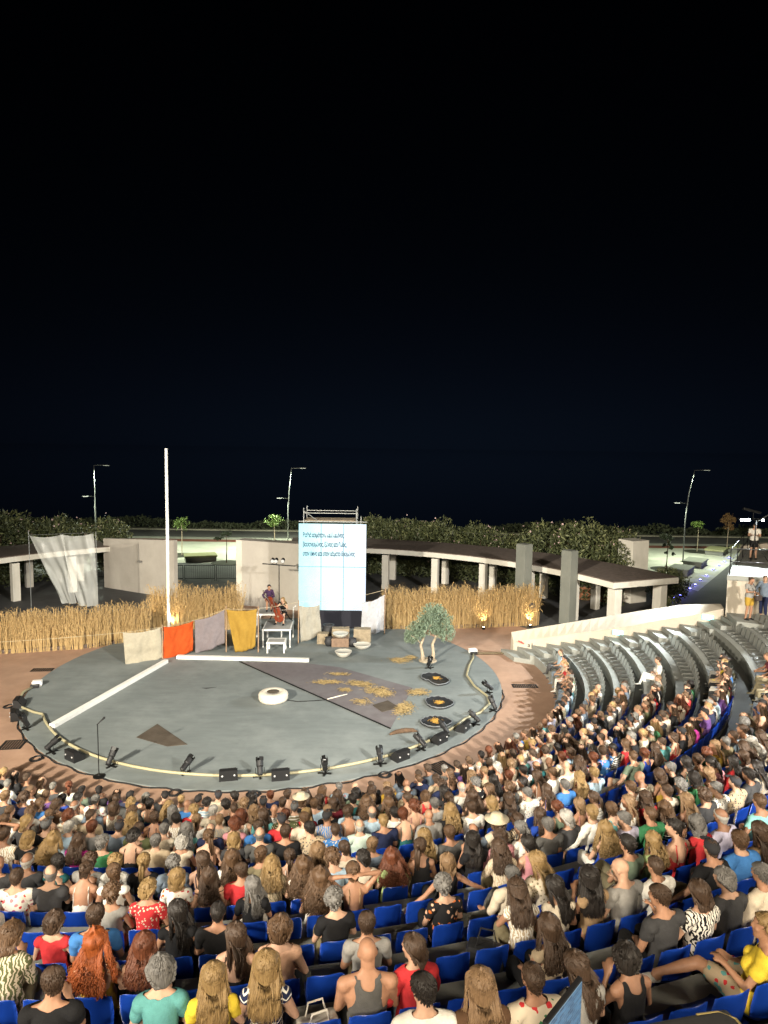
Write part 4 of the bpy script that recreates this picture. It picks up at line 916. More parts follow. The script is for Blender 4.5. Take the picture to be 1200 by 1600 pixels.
# oleander bushes: three crown meshes shared by the bushes
crowns = []
for s_ in range(3):
    rg = np.random.default_rng(20 + s_)
    v, f = leaf_cloud(5200, (1.5, 1.5, 1.45), .2, rg, clump=70, aspect=.3, bias=.33)
    v2, f2 = leaf_cloud(900, (1.55, 1.55, 1.5), .2, rg, clump=70, aspect=.3, bias=.12)
    v3, f3 = leaf_cloud(60, (1.6, 1.6, 1.55), .085, rg, aspect=.9, bias=.05)
    V = np.concatenate([v, v2, v3]); k1, k2 = len(v), len(v) + len(v2)
    F = f + [tuple(i + k1 for i in q) for q in f2] + [tuple(i + k2 for i in q) for q in f3]
    me = mesh_np('crown', V, F, mi=[0] * len(f) + [1] * len(f2) + [2] * len(f3))
    for m in (M_OLEA, M_OLEA2, M_FLOWER): me.materials.append(m)
    b = BM()
    for q in range(7):
        a = q * .9; tube(b, [(.15 * math.cos(a), .15 * math.sin(a), -1.6), (.5 * math.cos(a), .5 * math.sin(a), -.3), (.9 * math.cos(a + .2), .9 * math.sin(a + .2), .7)], [.05, .035, .012], 5)
    tm = bpy.data.meshes.new('stem'); b.to_mesh(tm); b.free(); tm.materials.append(M_BARK)
    crowns.append((me, tm))
def bush(label, x, y, s, hh, k, rz):
    t = thing('oleander_bush', label, 'bush', (x, y, 0), rz, 'oleander bushes behind the pergolas')
    me, tm = crowns[k % 3]
    c = obj('crown', me, None, t, (0, 0, hh * .52)); c.scale = (s * 1.05, s * 1.05, hh / 2.75)
    st = obj('stem', tm, None, t, (0, 0, hh * .52)); st.scale = (s, s, hh / 3.0)
BUSH = [(3.6, 22.6, 1.15, 3.9, 'oleander bush directly right of the projection screen'), (5.9, 22.8, 1.05, 3.7, 'second oleander bush right of the screen'), (8.4, 22.6, 1.2, 3.75, 'third oleander bush right of the screen'), (11.0, 22.2, 1.15, 3.55, 'fourth oleander bush right of the screen'), (13.2, 21.6, 1.0, 3.0, 'low oleander bush in the dip behind left grey pillar'), (15.2, 18.6, 1.25, 4.0, 'big flowering oleander between the two grey pillars'), (17.2, 16.6, 1.35, 4.4, 'tallest flowering oleander behind right grey pillar'), (18.6, 15.0, 1.0, 3.6, 'dark oleander left of the white service block'), (19.6, 17.4, 1.05, 3.9, 'rounded oleander behind the white service block'), (21.5, 13.6, .75, 2.1, 'low dark oleander right of the white service block'),
        (-21.0, 18.0, 1.5, 4.4, 'large oleander behind the left pergola at photo edge'), (-18.3, 20.2, 1.3, 3.9, 'rounded oleander left behind the plastic sheet'), (-24.0, 15.5, 1.5, 4.3, 'oleander at the far left edge of the photo'), (-15.8, 21.8, 1.1, 3.6, 'oleander directly behind the plastic sheet'),
        (7.0, 24.5, 1.2, 3.4, 'oleander in the second line behind the pergola'), (1.6, 23.2, 1.0, 3.2, 'oleander hidden partly by the screen scaffold')]
for k_, (x, y, s, hh, lab) in enumerate(BUSH): bush(lab, x, y, s, hh, k_, k_ * 1.3)
# hanging greenery under the pergolas (hedge behind the columns)
def hedge(label, r, a0, a1, hh, seed, n):
    rg = np.random.default_rng(seed); V = []; F = []
    for _ in range(n):
        a = R(rg.uniform(a0, a1)); rr = r + rg.uniform(-.5, .5); z = rg.uniform(.1, hh) * (.8 + .3 * noise.noise(Vector((a * 20, 0, seed)))); p = np.array((rr * math.cos(a), rr * math.sin(a), z))
        u = rg.normal(0, 1, 3); u /= np.linalg.norm(u); w = np.cross(u, rg.normal(0, 1, 3)); w /= np.linalg.norm(w); L = rg.uniform(.12, .26); k = len(V)
        V += [p - u * L / 2, p + w * L * .2, p + u * L / 2, p - w * L * .2]; F.append((k, k + 1, k + 2, k + 3))
    t = thing('hedge', label, 'hedge'); o = obj('foliage', mesh_np('foliage', V, F), M_OLEA, t); o['kind'] = 'stuff'
hedge('dark leafy hedge behind the right pergola columns', 21.9, 34, 88, 2.5, 7, 9000)
hedge('dark leafy hedge behind the left pergola columns', 25.3, 132, 160, 2.5, 8, 5000)

# saplings on the plaza
M_SAPL = mat('sapling_leaf', (.1, .16, .03), rough=.7, noise_amt=.3); M_SAPD = mat('dark_sapling_leaf', (.03, .045, .02), rough=.7); M_SAPB = mat('brown_sapling_leaf', (.22, .13, .05), rough=.8, noise_amt=.3)
M_PIT = mat('tree_pit_soil', (.035, .035, .025), rough=.95)
def sapling(label, x, y, hh, blobs, m, seed, pit=1.2):
    t = thing('sapling', label, 'tree', (x, y, 0), 0, 'young trees on the plaza'); rg = np.random.default_rng(seed)
    b = BM(); tube(b, [(0, 0, 0), (.03, 0, hh * .5), (0, 0, hh * .95)], [.045, .035, .015], 6); obj('trunk', b, M_TRUNK if m is not M_SAPD else M_BARK, t)
    Vs = []; Fs = []
    for (c, s, n) in blobs:
        v, f = leaf_cloud(n, s, .17, rg, clump=14, aspect=.5); k = sum(len(q) for q in Vs); Vs.append(v + np.array(c)); Fs += [tuple(i + k for i in q) for q in f]
    obj('crown', mesh_np('crown', np.concatenate(Vs), Fs), m, t)
    b = BM(); lathe(b, [(pit, -.004), (pit * .98, .015), (.02, .02)], 20); obj('tree_pit', b, M_PIT, t)
sapling('dark thin sapling with leaf tufts right of the pergola', 26.5, 25.6, 2.7, [((0, 0, 2.5), (.42, .42, .3), 260), ((-.35, 0, 2.6), (.3, .3, .25), 150), ((.3, 0, 1.7), (.2, .2, .18), 90), ((-.25, 0, 1.9), (.16, .16, .16), 70), ((.12, 0, 2.0), (.2, .2, .2), 80), ((.5, 0, 1.2), (.14, .14, .12), 50), ((-.1, 0, 1.3), (.13, .13, .12), 50)], M_SAPD, 1)
sapling('small green sapling behind the right curved street lamp', 33.3, 35.0, 2.6, [((0, 0, 2.5), (.6, .6, .35), 320)], M_SAPL, 2)
sapling('brownish sapling at the far edge of the right plaza', 37.6, 38.0, 3.0, [((0, 0, 2.7), (.65, .65, .6), 420), ((.1, 0, 2.0), (.45, .45, .4), 160)], M_SAPB, 3)
sapling('bright green sapling above the beige wall left of screen', -5.05, 30.5, 3.1, [((0, 0, 2.85), (.85, .85, .5), 520)], M_SAPL, 4)
sapling('dark umbrella shaped sapling near the white wall end', -8.0, 25.7, 2.35, [((0, 0, 2.3), (.5, .5, .25), 220), ((-.6, 0, 1.95), (.35, .35, .15), 120)], M_SAPD, 5)
sapling('green sapling behind the white mast', -12.5, 29.0, 2.9, [((0, 0, 2.6), (.7, .7, .6), 380)], M_SAPL, 6)
# small birds-of-paradise tufts skipped; far shrub belt as one mass
rg = np.random.default_rng(9); V = []; F = []
for _ in range(26000):
    x = rg.uniform(-75, 90); hmax = .55 + 1.0 * (noise.noise(Vector((x * .11, 1, 0))) + .35) + .55 * noise.noise(Vector((x * .5, 2, 0))); z = rg.random() ** .7 * max(.3, hmax); y = 47.6 + rg.normal(0, .6)
    u = rg.normal(0, 1, 3); u /= np.linalg.norm(u); w = np.cross(u, rg.normal(0, 1, 3)); w /= np.linalg.norm(w); L = rg.uniform(.2, .45); p = np.array((x, y, z - .1)); k = len(V)
    V += [p - u * L / 2, p + w * L * .3, p + u * L / 2, p - w * L * .3]; F.append((k, k + 1, k + 2, k + 3))
stuff('shrub_belt', mesh_np('shrub_belt', V, F), mat('shore_shrub_leaf', (.055, .07, .035), rough=.8, noise_amt=.35, noise_scale=.7), 'dark belt of shore shrubs along the far road', 'shrubs')
# ================================================================== PEOPLE
# ---- body builder: closed limbs fused by a voxel remesh into one continuous surface
def rotX(a): return Matrix.Rotation(a, 4, 'X')
def T(v): return Matrix.Translation(v)
class Body: pass
def seg_dist(P, a, b):
    ab = b - a; L2 = float(ab @ ab) + 1e-9; t = np.clip(((P - a) @ ab) / L2, 0, 1); d = np.linalg.norm(P - (a + t[:, None] * ab), axis=1); return d, t

def make_body(name, female=False, lean=0., twist=0., hyaw=0., hpitch=0., hroll=0., armL='lap', armR='lap', legs='normal', stand=False, heavy=1.0, voxel=.0125, target=9000):
    s = .95 if female else 1.0
    shw = (.155 if female else .19) * (1 + .35 * (heavy - 1)); bones = []
    b = BM()
    pel = Matrix.Translation((0, 0, 0))
    Tt = T((0, 0, .1)) @ Matrix.Rotation(twist, 4, 'Z') @ rotX(-lean) @ T((0, 0, -.1))
    def tp(p): return Tt @ Vector(p)
    side = Tt.to_3x3() @ Vector((1, 0, 0))
    hw = 1.06 if female else 1.0; ww = (.86 if female else 1.0) * heavy
    prof = [(-.02, .10 * hw, .09), (.02, .165 * hw, .115), (.09, .178 * hw, .125), (.17, .158 * hw, .115 * heavy), (.26, .138 * ww, .1 * heavy), (.36, .15 * ww, .105 * heavy), (.45, .165 * (.93 if female else 1) * ww, .108), (.52, .16 * (.93 if female else 1), .092), (.565, .12, .075), (.6, .075, .066), (.635, .06, .062), (.70, .058, .062)]
    yo = {-.02: 0, .02: 0, .09: -.005, .17: -.01, .26: -.005, .36: -.015, .45: -.03, .52: -.035, .565: -.03, .6: -.022, .635: -.012, .70: .003}
    tube(b, [tp((0, yo[z], z)) for z, a, c in prof], None, 18, ell=[(a, c) for z, a, c in prof], side=side)
    if female:
        for sx in (-1, 1): ball(b, tp((sx * .075, .075, .40)), (.065, .055, .06), 12, 8)
    if heavy > 1.05: ball(b, tp((0, .06, .2)), (.15, .12, .13), 14, 9)
    # shoulders
    for sx in (-1, 1):
        tube(b, [tp((sx * .05, -.03, .575)), tp((sx * (shw - .02), -.035, .545))], [.055, .055], 10)
        ball(b, tp((sx * shw, -.035, .53)), .066 if not female else .057, 12, 8)
        tube(b, [tp((sx * .03, -.035, .635)), tp((sx * .1, -.04, .572)), tp((sx * (shw - .01), -.035, .55))], [.035, .04, .04], 8)
    # head
    Hm = Tt @ T((0, .012, .682)) @ Matrix.Rotation(hyaw, 4, 'Z') @ rotX(-hpitch) @ Matrix.Rotation(hroll, 4, 'Y') @ T((0, .012, .085))
    hb = BM()
    ball(hb, (0, -.008, .028), (.076, .097, .092), 20, 14); ball(hb, (0, .03, -.045), (.056, .062, .075), 16, 10); ball(hb, (0, .058, -.098), (.032, .028, .022), 10, 7)
    ball(hb, (0, .052, .035), (.06, .045, .05), 12, 8)
    tube(hb, [(0, .088, .03), (0, .108, -.012), (0, .1, -.028)], [.01, .017, .018], 8)
    ball(hb, (0, .082, -.06), (.026, .016, .012), 8, 6)
    for sx in (-1, 1):
        ball(hb, (sx * .079, -.008, -.005), (.013, .026, .034), 10, 7); ball(hb, (sx * .04, .075, -.018), (.02, .02, .018), 8, 6)
    tube(hb, [(0, -.03, -.14), (0, -.025, -.04)], [.06, .065], 12)
    bmesh.ops.transform(hb, matrix=Hm, verts=hb.verts)
    me_ = bpy.data.meshes.new('t'); hb.to_mesh(me_); hb.free(); b.from_mesh(me_); bpy.data.meshes.remove(me_)
    bones.append(('head', Hm @ Vector((0, 0, -.09)), Hm @ Vector((0, 0, .1)), .085))
    bones.append(('torso', tp((0, 0, .03)), tp((0, -.02, .56)), .13)); bones.append(('neck', tp((0, -.015, .605)), tp((0, 0, .665)), .06))
    # arms
    hands = []
    def arm(sx, mode):
        S = tp((sx * shw, -.035, .53)); ul, fl = .285 * s, .25 * s
        tgt = {'lap': ((sx * .25, .04, .27), (sx * .09, .24, .17)), 'cross': ((sx * .25, .05, .28), (-sx * .06, .2, .31)), 'knee': ((sx * .23, .2, .24), (sx * .08, .4, .2)),
               'chin': ((sx * .2, .16, .27), (sx * .05, .2, .56)), 'wide': ((sx * .4, -.06, .36), (sx * .55, -.02, .26)), 'up': ((sx * .33, -.02, .72), (sx * .1, -.1, .78)),
               'phone': ((sx * .24, .08, .27), (sx * .07, .3, .36)), 'down': ((sx * .24, -.02, .26), (sx * .26, .06, .02)), 'bow': ((sx * .3, .15, .36), (sx * .26, .36, .28)), 'celloneck': ((sx * .28, .1, .38), (sx * .1, .2, .55)), 'hip': ((sx * .33, -.03, .32), (sx * .2, .08, .12)), 'hold': ((sx * .24, .05, .3), (sx * .12, .27, .33))}[mode]
        E = tp(tgt[0]) if mode not in ('knee',) else Vector(tgt[0]) + Vector((0, .25 * math.sin(lean), -.02)); Wp = tp(tgt[1]) if mode not in ('knee', 'lap') else Vector(tgt[1]) + Vector((0, .05, 0))
        E = S + (E - S).normalized() * ul; Wp = E + (Wp - E).normalized() * fl
        k = .86 if female else 1.0
        tube(b, [S, S.lerp(E, .35), S.lerp(E, .8), E], [.052 * k, .052 * k, .043 * k, .04 * k], 10); ball(b, E, .041 * k, 10, 7)
        tube(b, [E, E.lerp(Wp, .3), Wp], [.041 * k, .041 * k, .028 * k], 10)
        d = (Wp - E).normalized(); x = Vector((0, 0, 1)).cross(d); x = x.normalized() if x.length > .1 else Vector((1, 0, 0)); up = d.cross(x).normalized()
        curl = -.5
        pc = Wp + d * .05
        tube(b, [Wp - d * .01, Wp + d * .03, Wp + d * .085], None, 10, ell=[(.03, .024), (.042, .018), (.043, .014)], side=x)
        for q, (off, ln) in enumerate(((-.033, .062), (-.011, .075), (.011, .07), (.032, .055))):
            r0 = Wp + d * .082 + x * off; m1 = r0 + d * ln * .55 - up * ln * .25; m2 = m1 + d * ln * .3 - up * ln * .5
            tube(b, [r0 - d * .02, r0, m1, m2], [.0098, .0098, .0092, .008], 6)
        th0 = Wp + d * .03 + x * (-sx) * .035; tube(b, [th0 - x * (-sx) * .015, th0, th0 + d * .03 + x * (-sx) * .025 - up * .01, th0 + d * .055 + x * (-sx) * .028 - up * .02], [.013, .013, .011, .009], 6)
        bones.append(('uarm', S, E, .05)); bones.append(('farm', E, Wp, .038)); bones.append(('hand', Wp, Wp + d * .16, .03))
        hands.append(Wp + d * .09)
    arm(-1, armL); arm(1, armR)
    # legs
    def leg(sx, K, A, toe):
        H = Vector((sx * .092, .01, .085)) if not stand else Vector((sx * .09, 0, .04)); K, A, toe = Vector(K), Vector(A), Vector(toe)
        tube(b, [H, H.lerp(K, .3), H.lerp(K, .75), K], [.095 * hw, .088 * hw, .066, .06], 12); ball(b, K, .06, 10, 7)
        tube(b, [K, K.lerp(A, .3), K.lerp(A, .75), A], [.056, .058, .042, .038], 10)
        f = (toe - A); f.z = 0; f.normalize()
        tube(b, [A + Vector((0, 0, .02)), A + Vector((0, 0, -.04))], [.04, .042], 10)
        tube(b, [A - f * .05 + Vector((0, 0, -.055)), A + f * .03 + Vector((0, 0, -.045)), A + f * .12 + Vector((0, 0, -.06)), A + f * .18 + Vector((0, 0, -.07))], None, 10, ell=[(.03, .025), (.038, .035), (.045, .022), (.03, .014)], side=f.cross(Vector((0, 0, 1))))
        bones.append(('thigh', H, K, .08)); bones.append(('shin', K, A, .05)); bones.append(('foot', A + Vector((0, 0, -.03)), A + f * .17 + Vector((0, 0, -.06)), .035))
    if stand:
        leg(-1, (-.1, .03, -.4), (-.11, -.02, -.8), (-.12, .2, -.8)); leg(1, (.1, .02, -.4), (.12, -.03, -.8), (.14, .2, -.8))
    elif legs == 'crossed':
        leg(-1, (-.09, .44, .10), (-.1, .42, -.33), (-.1, .6, -.4)); leg(1, (-.01, .46, .2), (-.12, .58, -.12), (-.14, .78, -.1))
    elif legs == 'wide':
        leg(-1, (-.2, .42, .09), (-.2, .44, -.33), (-.25, .65, -.4)); leg(1, (.2, .42, .09), (.2, .44, -.33), (.25, .65, -.4))
    elif legs == 'ext':
        leg(-1, (-.25, .4, .14), (-.62, .52, .02), (-.8, .56, .1)); leg(1, (.06, .45, .1), (.05, .46, -.33), (.06, .65, -.4))
    else:
        leg(-1, (-.11, .44, .09), (-.11, .44, -.33), (-.13, .65, -.4)); leg(1, (.11, .44, .09), (.12, .46, -.33), (.13, .65, -.4))
    me = bpy.data.meshes.new(name); b.to_mesh(me); b.free()
    ob = bpy.data.objects.new(name, me); COL.objects.link(ob)
    md = ob.modifiers.new('r', 'REMESH'); md.mode = 'VOXEL'; md.voxel_size = voxel
    ms = ob.modifiers.new('s', 'SMOOTH'); ms.iterations = 2; ms.factor = .5
    dg = bpy.context.evaluated_depsgraph_get(); e1 = ob.evaluated_get(dg).to_mesh(); nf = len(e1.polygons) * 2
    md2 = ob.modifiers.new('d', 'DECIMATE'); md2.ratio = min(1., target / max(nf, 1))
    dg.update(); me2 = bpy.data.meshes.new_from_object(ob.evaluated_get(bpy.context.evaluated_depsgraph_get()))
    bpy.data.objects.remove(ob); bpy.data.meshes.remove(me)
    me2.name = 'body'
    B = Body(); B.name = name; B.mesh = me2; B.Hm = Hm; B.Tt = Tt; B.female = female; B.hands = hands; B.stand = stand
    n = len(me2.vertices); P = np.empty(n * 3); me2.vertices.foreach_get('co', P); P = P.reshape(-1, 3); B.P = P
    N = np.empty(n * 3); me2.vertices.foreach_get('normal', N); B.N = N.reshape(-1, 3)
    best = np.full(n, 9.); lab = np.zeros(n, int); tt = np.zeros(n); B.bn = [q[0] for q in bones]
    for k, (nm, a, c, r) in enumerate(bones):
        d, t = seg_dist(P, np.array(a), np.array(c)); d = d - r; w = d < best; best[w] = d[w]; lab[w] = k; tt[w] = t[w]
    B.lab = np.array([B.bn[k] for k in lab]); B.t = tt
    inv = np.array(Tt.inverted()); B.L = P @ inv[:3, :3].T + inv[:3, 3]
    hinv = np.array(Hm.inverted()); B.HL = P @ hinv[:3, :3].T + hinv[:3, 3]
    B.tris = [tuple(p.vertices) for p in me2.polygons]
    # eyes, brows and lips as small material patches of the same skin
    hl = B.HL; head = B.lab == 'head'
    eye = head & (np.abs(np.abs(hl[:, 0]) - .034) < .013) & (np.abs(hl[:, 2] - .004) < .008) & (hl[:, 1] > .05)
    brow = head & (np.abs(np.abs(hl[:, 0]) - .034) < .018) & (np.abs(hl[:, 2] - .027) < .006) & (hl[:, 1] > .05)
    lip = head & (np.abs(hl[:, 0]) < .024) & (np.abs(hl[:, 2] + .06) < .009) & (hl[:, 1] > .06)
    mi = []
    for f in B.tris:
        f = list(f); mi.append(1 if (eye[f].sum() >= 2 or brow[f].sum() >= 2) else (2 if lip[f].sum() >= 2 else 0))
    me2.polygons.foreach_set('material_index', mi); me2.polygons.foreach_set('use_smooth', [True] * len(mi))
    me2.materials.clear()
    for _ in range(3): me2.materials.append(M_SKINS[0])
    B.cloth = {}
    return B

M_SKINS = [mat('skin_light', (.5, .3, .2), rough=.58, noise_amt=.12, noise_scale=16), mat('skin_tan', (.38, .2, .12), rough=.56, noise_amt=.12, noise_scale=16), mat('skin_brown', (.26, .135, .08), rough=.55, noise_amt=.08, noise_scale=20)]
M_EYE = mat('eye_dark', (.03, .02, .015), rough=.4); M_LIP = mat('lip', (.35, .13, .1), rough=.5)

def garment_mask(B, kind):
    lab, t, L = B.lab, B.t, B.L; z = L[:, 2]; x = np.abs(L[:, 0]); y = L[:, 1]
    torso = (lab == 'torso') | (lab == 'neck') | (lab == 'thigh') & (t < .12)
    zl = np.where(y > .02, .575, .607)
    shoulder_ok = z < zl
    ua = lab == 'uarm'; fa = lab == 'farm'; nk = lab == 'neck'
    low = -.02 if not B.stand else .0
    if kind == 'tshirt': return (torso & shoulder_ok & (z > low)) | (ua & (t < .62))
    if kind == 'shirt': return (torso & (z < zl + .022) & (z > low)) | ua | (fa & (t < .9))
    if kind == 'tank': return torso & (z > low) & ((z < .42) & (x < .15) | (z < .38) | ((x > .05) & (x < .125) & (z < .62)) | ((z < .54) & (x < .1)))
    if kind == 'straps': return torso & (z > low) & ((z < .42) | ((z < .46) & (y > 0)))
    if kind == 'sleeveless': return (torso & (z > low) & shoulder_ok & (x < .16)) | (ua & (t < .08))
    if kind == 'bare_back': return torso & (z > low) & ((z < .32) | ((z < .44) & (y > .02)))
    if kind == 'trousers': return ((lab == 'torso') & (z < .1)) | (lab == 'thigh') | ((lab == 'shin') & (t < .88))
    if kind == 'shorts': return ((lab == 'torso') & (z < .1)) | ((lab == 'thigh') & (t < .85))
    if kind == 'shoes': return (lab == 'foot')
def garment(B, kind):
    if kind in B.cloth: return B.cloth[kind]
    m = garment_mask(B, kind); faces = [f for f in B.tris if m[list(f)].all()]
    # drop tiny loose islands
    used = sorted({i for f in faces for i in f}); idx = {v: k for k, v in enumerate(used)}
    F = [tuple(idx[i] for i in f) for f in faces]; P = B.P[used].copy(); N = B.N[used]
    nb = [set() for _ in used]; ec = {}
    for f in F:
        for a, c in zip(f, f[1:] + f[:1]):
            nb[a].add(c); nb[c].add(a); e = (min(a, c), max(a, c)); ec[e] = ec.get(e, 0) + 1
    edge = np.zeros(len(used), bool)
    for (a, c), k in ec.items():
        if k == 1: edge[a] = edge[c] = True
    loose = {'tshirt': .02, 'shirt': .022, 'tank': .013, 'straps': .011, 'sleeveless': .015, 'bare_back': .01, 'trousers': .016, 'shorts': .02, 'shoes': .012}[kind]
    off = np.full(len(used), loose); off[edge] = loose * .55
    fold = np.array([noise.noise(Vector(p) * 12) * .011 + noise.noise(Vector((p[0] * 26, p[1] * 26, p[2] * 10))) * .006 for p in P]) if kind not in ('shoes', 'straps') else 0
    P = P + N * (off + fold)[:, None] if not np.isscalar(fold) else P + N * off[:, None]
    for _ in range(2 if kind not in ('straps', 'shoes') else 0):
        Q = P.copy()
        for i, s_ in enumerate(nb):
            if not edge[i] and s_: Q[i] = P[i] * .6 + P[list(s_)].mean(0) * .4
            elif edge[i]:
                be = [j for j in s_ if edge[j]]
                if be: Q[i] = P[i] * .5 + P[be].mean(0) * .5
        P = Q
    if kind in ('straps', 'bare_back'):
        # thin shoulder straps laid over the skin
        P = [tuple(p) for p in P]; F = list(F); tor = np.isin(B.lab, ['torso', 'neck', 'uarm'])
        for sx in (-1, 1):
            path = []
            xs = .095 if kind == 'straps' else .07
            for z_, front in [(.38, 0), (.44, 0), (.49, 0), (.54, 0), (.575, 0), (.60, 2), (.57, 1), (.53, 1), (.48, 1), (.43, 1)]:
                tgt = np.array([sx * xs, {0: -.13, 1: .1, 2: -.03}[front], z_]); dd = np.abs(B.L - tgt) * np.array([1.2, .35, 1.]); dd = (dd ** 2).sum(1) + (~tor) * 9
                if front == 0: dd = dd + (B.L[:, 1] > -.03) * 9
                if front == 1: dd = dd + (B.L[:, 1] < -.03) * 9
                ii = np.argsort(dd)[:4]; path.append(Vector((B.P[ii] + B.N[ii] * .006).mean(0)))
            bb = BM(); tube(bb, path, .0075, 5); mm = bpy.data.meshes.new('t'); bb.to_mesh(mm); bb.free(); k0 = len(P)
            P += [tuple(v.co) for v in mm.vertices]; F += [tuple(i + k0 for i in p.vertices) for p in mm.polygons]; bpy.data.meshes.remove(mm)
    me = mesh_np(kind, P, F, smooth=True); me.materials.append(M_SKINS[0]); B.cloth[kind] = me
    return me

# ---- hair styles, built in the head frame
def hairline(phi):
    """lower bound height of the hair by azimuth (0 = front, pi = nape)"""
    return float(np.interp(abs(phi), [0, .5, 1.1, 1.45, 1.75, 2.2, math.pi], [.082, .075, .05, .01, -.03, -.075, -.095]))
def scalp(phi, z, k=1.0, grow=.0):
    # point on the cranium at azimuth phi and height z
    zc = .028; rz = .094; q = max(-.98, min(.995, (z - zc) / rz)); rr = math.sqrt(1 - q * q) if z > zc else max(math.sqrt(1 - q * q), .82 - .5 * max(0, (zc - z) - .06))
    rx = .078 * k + grow; ry = .099 * k + grow
    return Vector((rx * rr * math.sin(phi), -.008 + ry * rr * math.cos(phi), z))
def cap_mesh(b, thick, nz=.0, front_drop=0., nape=0., seed=0, bald_top=None):
    NP, NQ = 36, 14; rows = []
    for i in range(NP):
        phi = -math.pi + 2 * math.pi * i / NP; zl = hairline(phi) + (nape if abs(phi) > 1.6 else 0) - (front_drop if abs(phi) < .9 else 0); top = .125 + thick
        if bald_top is not None: top = bald_top
        col = []
        for j in range(NQ + 1):
            u = j / NQ; z = top + (zl - top) * (u ** .9)
            th = thick * (1 - u ** 3) + .004; zc = .028; ztop = .122
            zz = min(z, ztop + thick)
            p = scalp(phi, min(zz, .1215), 1.0, th)
            if bald_top is None: p.z = zz if zz < .1 else .1 + (zz - .1)
            n_ = noise.noise(Vector((p.x * 28, p.y * 28, p.z * 12 + seed))) * nz; p += Vector((p.x, p.y, p.z)).normalized() * n_
            col.append(b.verts.new(p))
        rows.append(col)
    for i in range(NP):
        A, B_ = rows[i], rows[(i + 1) % NP]
        for j in range(NQ): b.faces.new((A[j], B_[j], B_[j + 1], A[j + 1]))
    if bald_top is None:
        top = b.verts.new((0, -.008, .124 + thick))
        for i in range(NP): b.faces.new((rows[(i + 1) % NP][0], rows[i][0], top))
    return b
def strands(b, rg, n, length, wav, wfreq, r0, spread, phis=(1.1, math.pi), back=.17, end_r=.3, side_drop=True, root_z=(.05, .12)):
    for _ in range(n):
        sgn = rg.choice([-1, 1]); phi = sgn * rg.uniform(*phis); z0 = rg.uniform(*root_z); L = length * rg.uniform(.82, 1.08)
        pts = []; zl = hairline(phi); z = z0; p = scalp(phi, z, 1.0, .016)
        pts.append(p.copy())
        for q in range(3):
            z = z0 + (zl + .01 - z0) * (q + 1) / 3; pts.append(scalp(phi, z, 1.0, .02 + .006 * q))
        cur = pts[-1].copy(); m = 7; ph = rg.uniform(0, 6.28); h = L / m
        outx = math.sin(phi) * spread; outy = -abs(math.cos(phi)) * .0
        for q in range(m):
            f = (q + 1) / m
            ytar = -back if abs(phi) > 1.7 else -.03 - .5 * (abs(phi) - 1.1) * .2
            cur = cur + Vector((outx / m * (1 - f * .3), (ytar - cur.y) * .28, -h))
            w = wav * min(1, f * 2)
            pts.append(cur + Vector((w * math.sin(wfreq * f * 6.28 + ph), w * math.cos(wfreq * f * 6.28 + ph), w * .3 * math.sin(ph + q))))
        k = len(pts); rr = [r0 * (.6 if i < 2 else 1.) * (1 - (1 - end_r) * max(0, (i - 3)) / (k - 3)) for i in range(k)]
        tube(b, pts, rr, 5)
def tufts(b, rg, n, ln, nape=0., top=.122, front=0., zmin=None):
    for _ in range(n):
        phi = rg.uniform(-math.pi, math.pi); zl = hairline(phi) + (nape if abs(phi) > 1.6 else 0)
        z = zl + (top - zl) * (1 - rg.random() ** 1.5); p = scalp(phi, min(z, .1205), 1., .012 if ln > .02 else .007)
        q = scalp(phi + rg.normal(0, .15), min(max(z - ln, zl - .012), .1205), 1., .012 + rg.uniform(.0, .007) if ln > .02 else .006 + rg.uniform(0, .004)) + Vector((0, -ln * .35 * (1 if z > .08 else 0), 0))
        d = (q - p)
        if d.length < 1e-4: continue
        x, y = frame_of(d); r_ = .006 if ln > .02 else .004
        vs = [b.verts.new(p + x * (r_ * math.cos(a)) + y * (r_ * math.sin(a))) for a in (0, 2.1, 4.2)]; ms = [b.verts.new(p.lerp(q, .6) + x * (r_ * .9 * math.cos(a)) + y * (r_ * .9 * math.sin(a)) + p.normalized() * .004) for a in (0, 2.1, 4.2)]; e = b.verts.new(q)
        for k in range(3): b.faces.new((vs[k], vs[(k + 1) % 3], ms[(k + 1) % 3], ms[k])); b.faces.new((ms[k], ms[(k + 1) % 3], e))
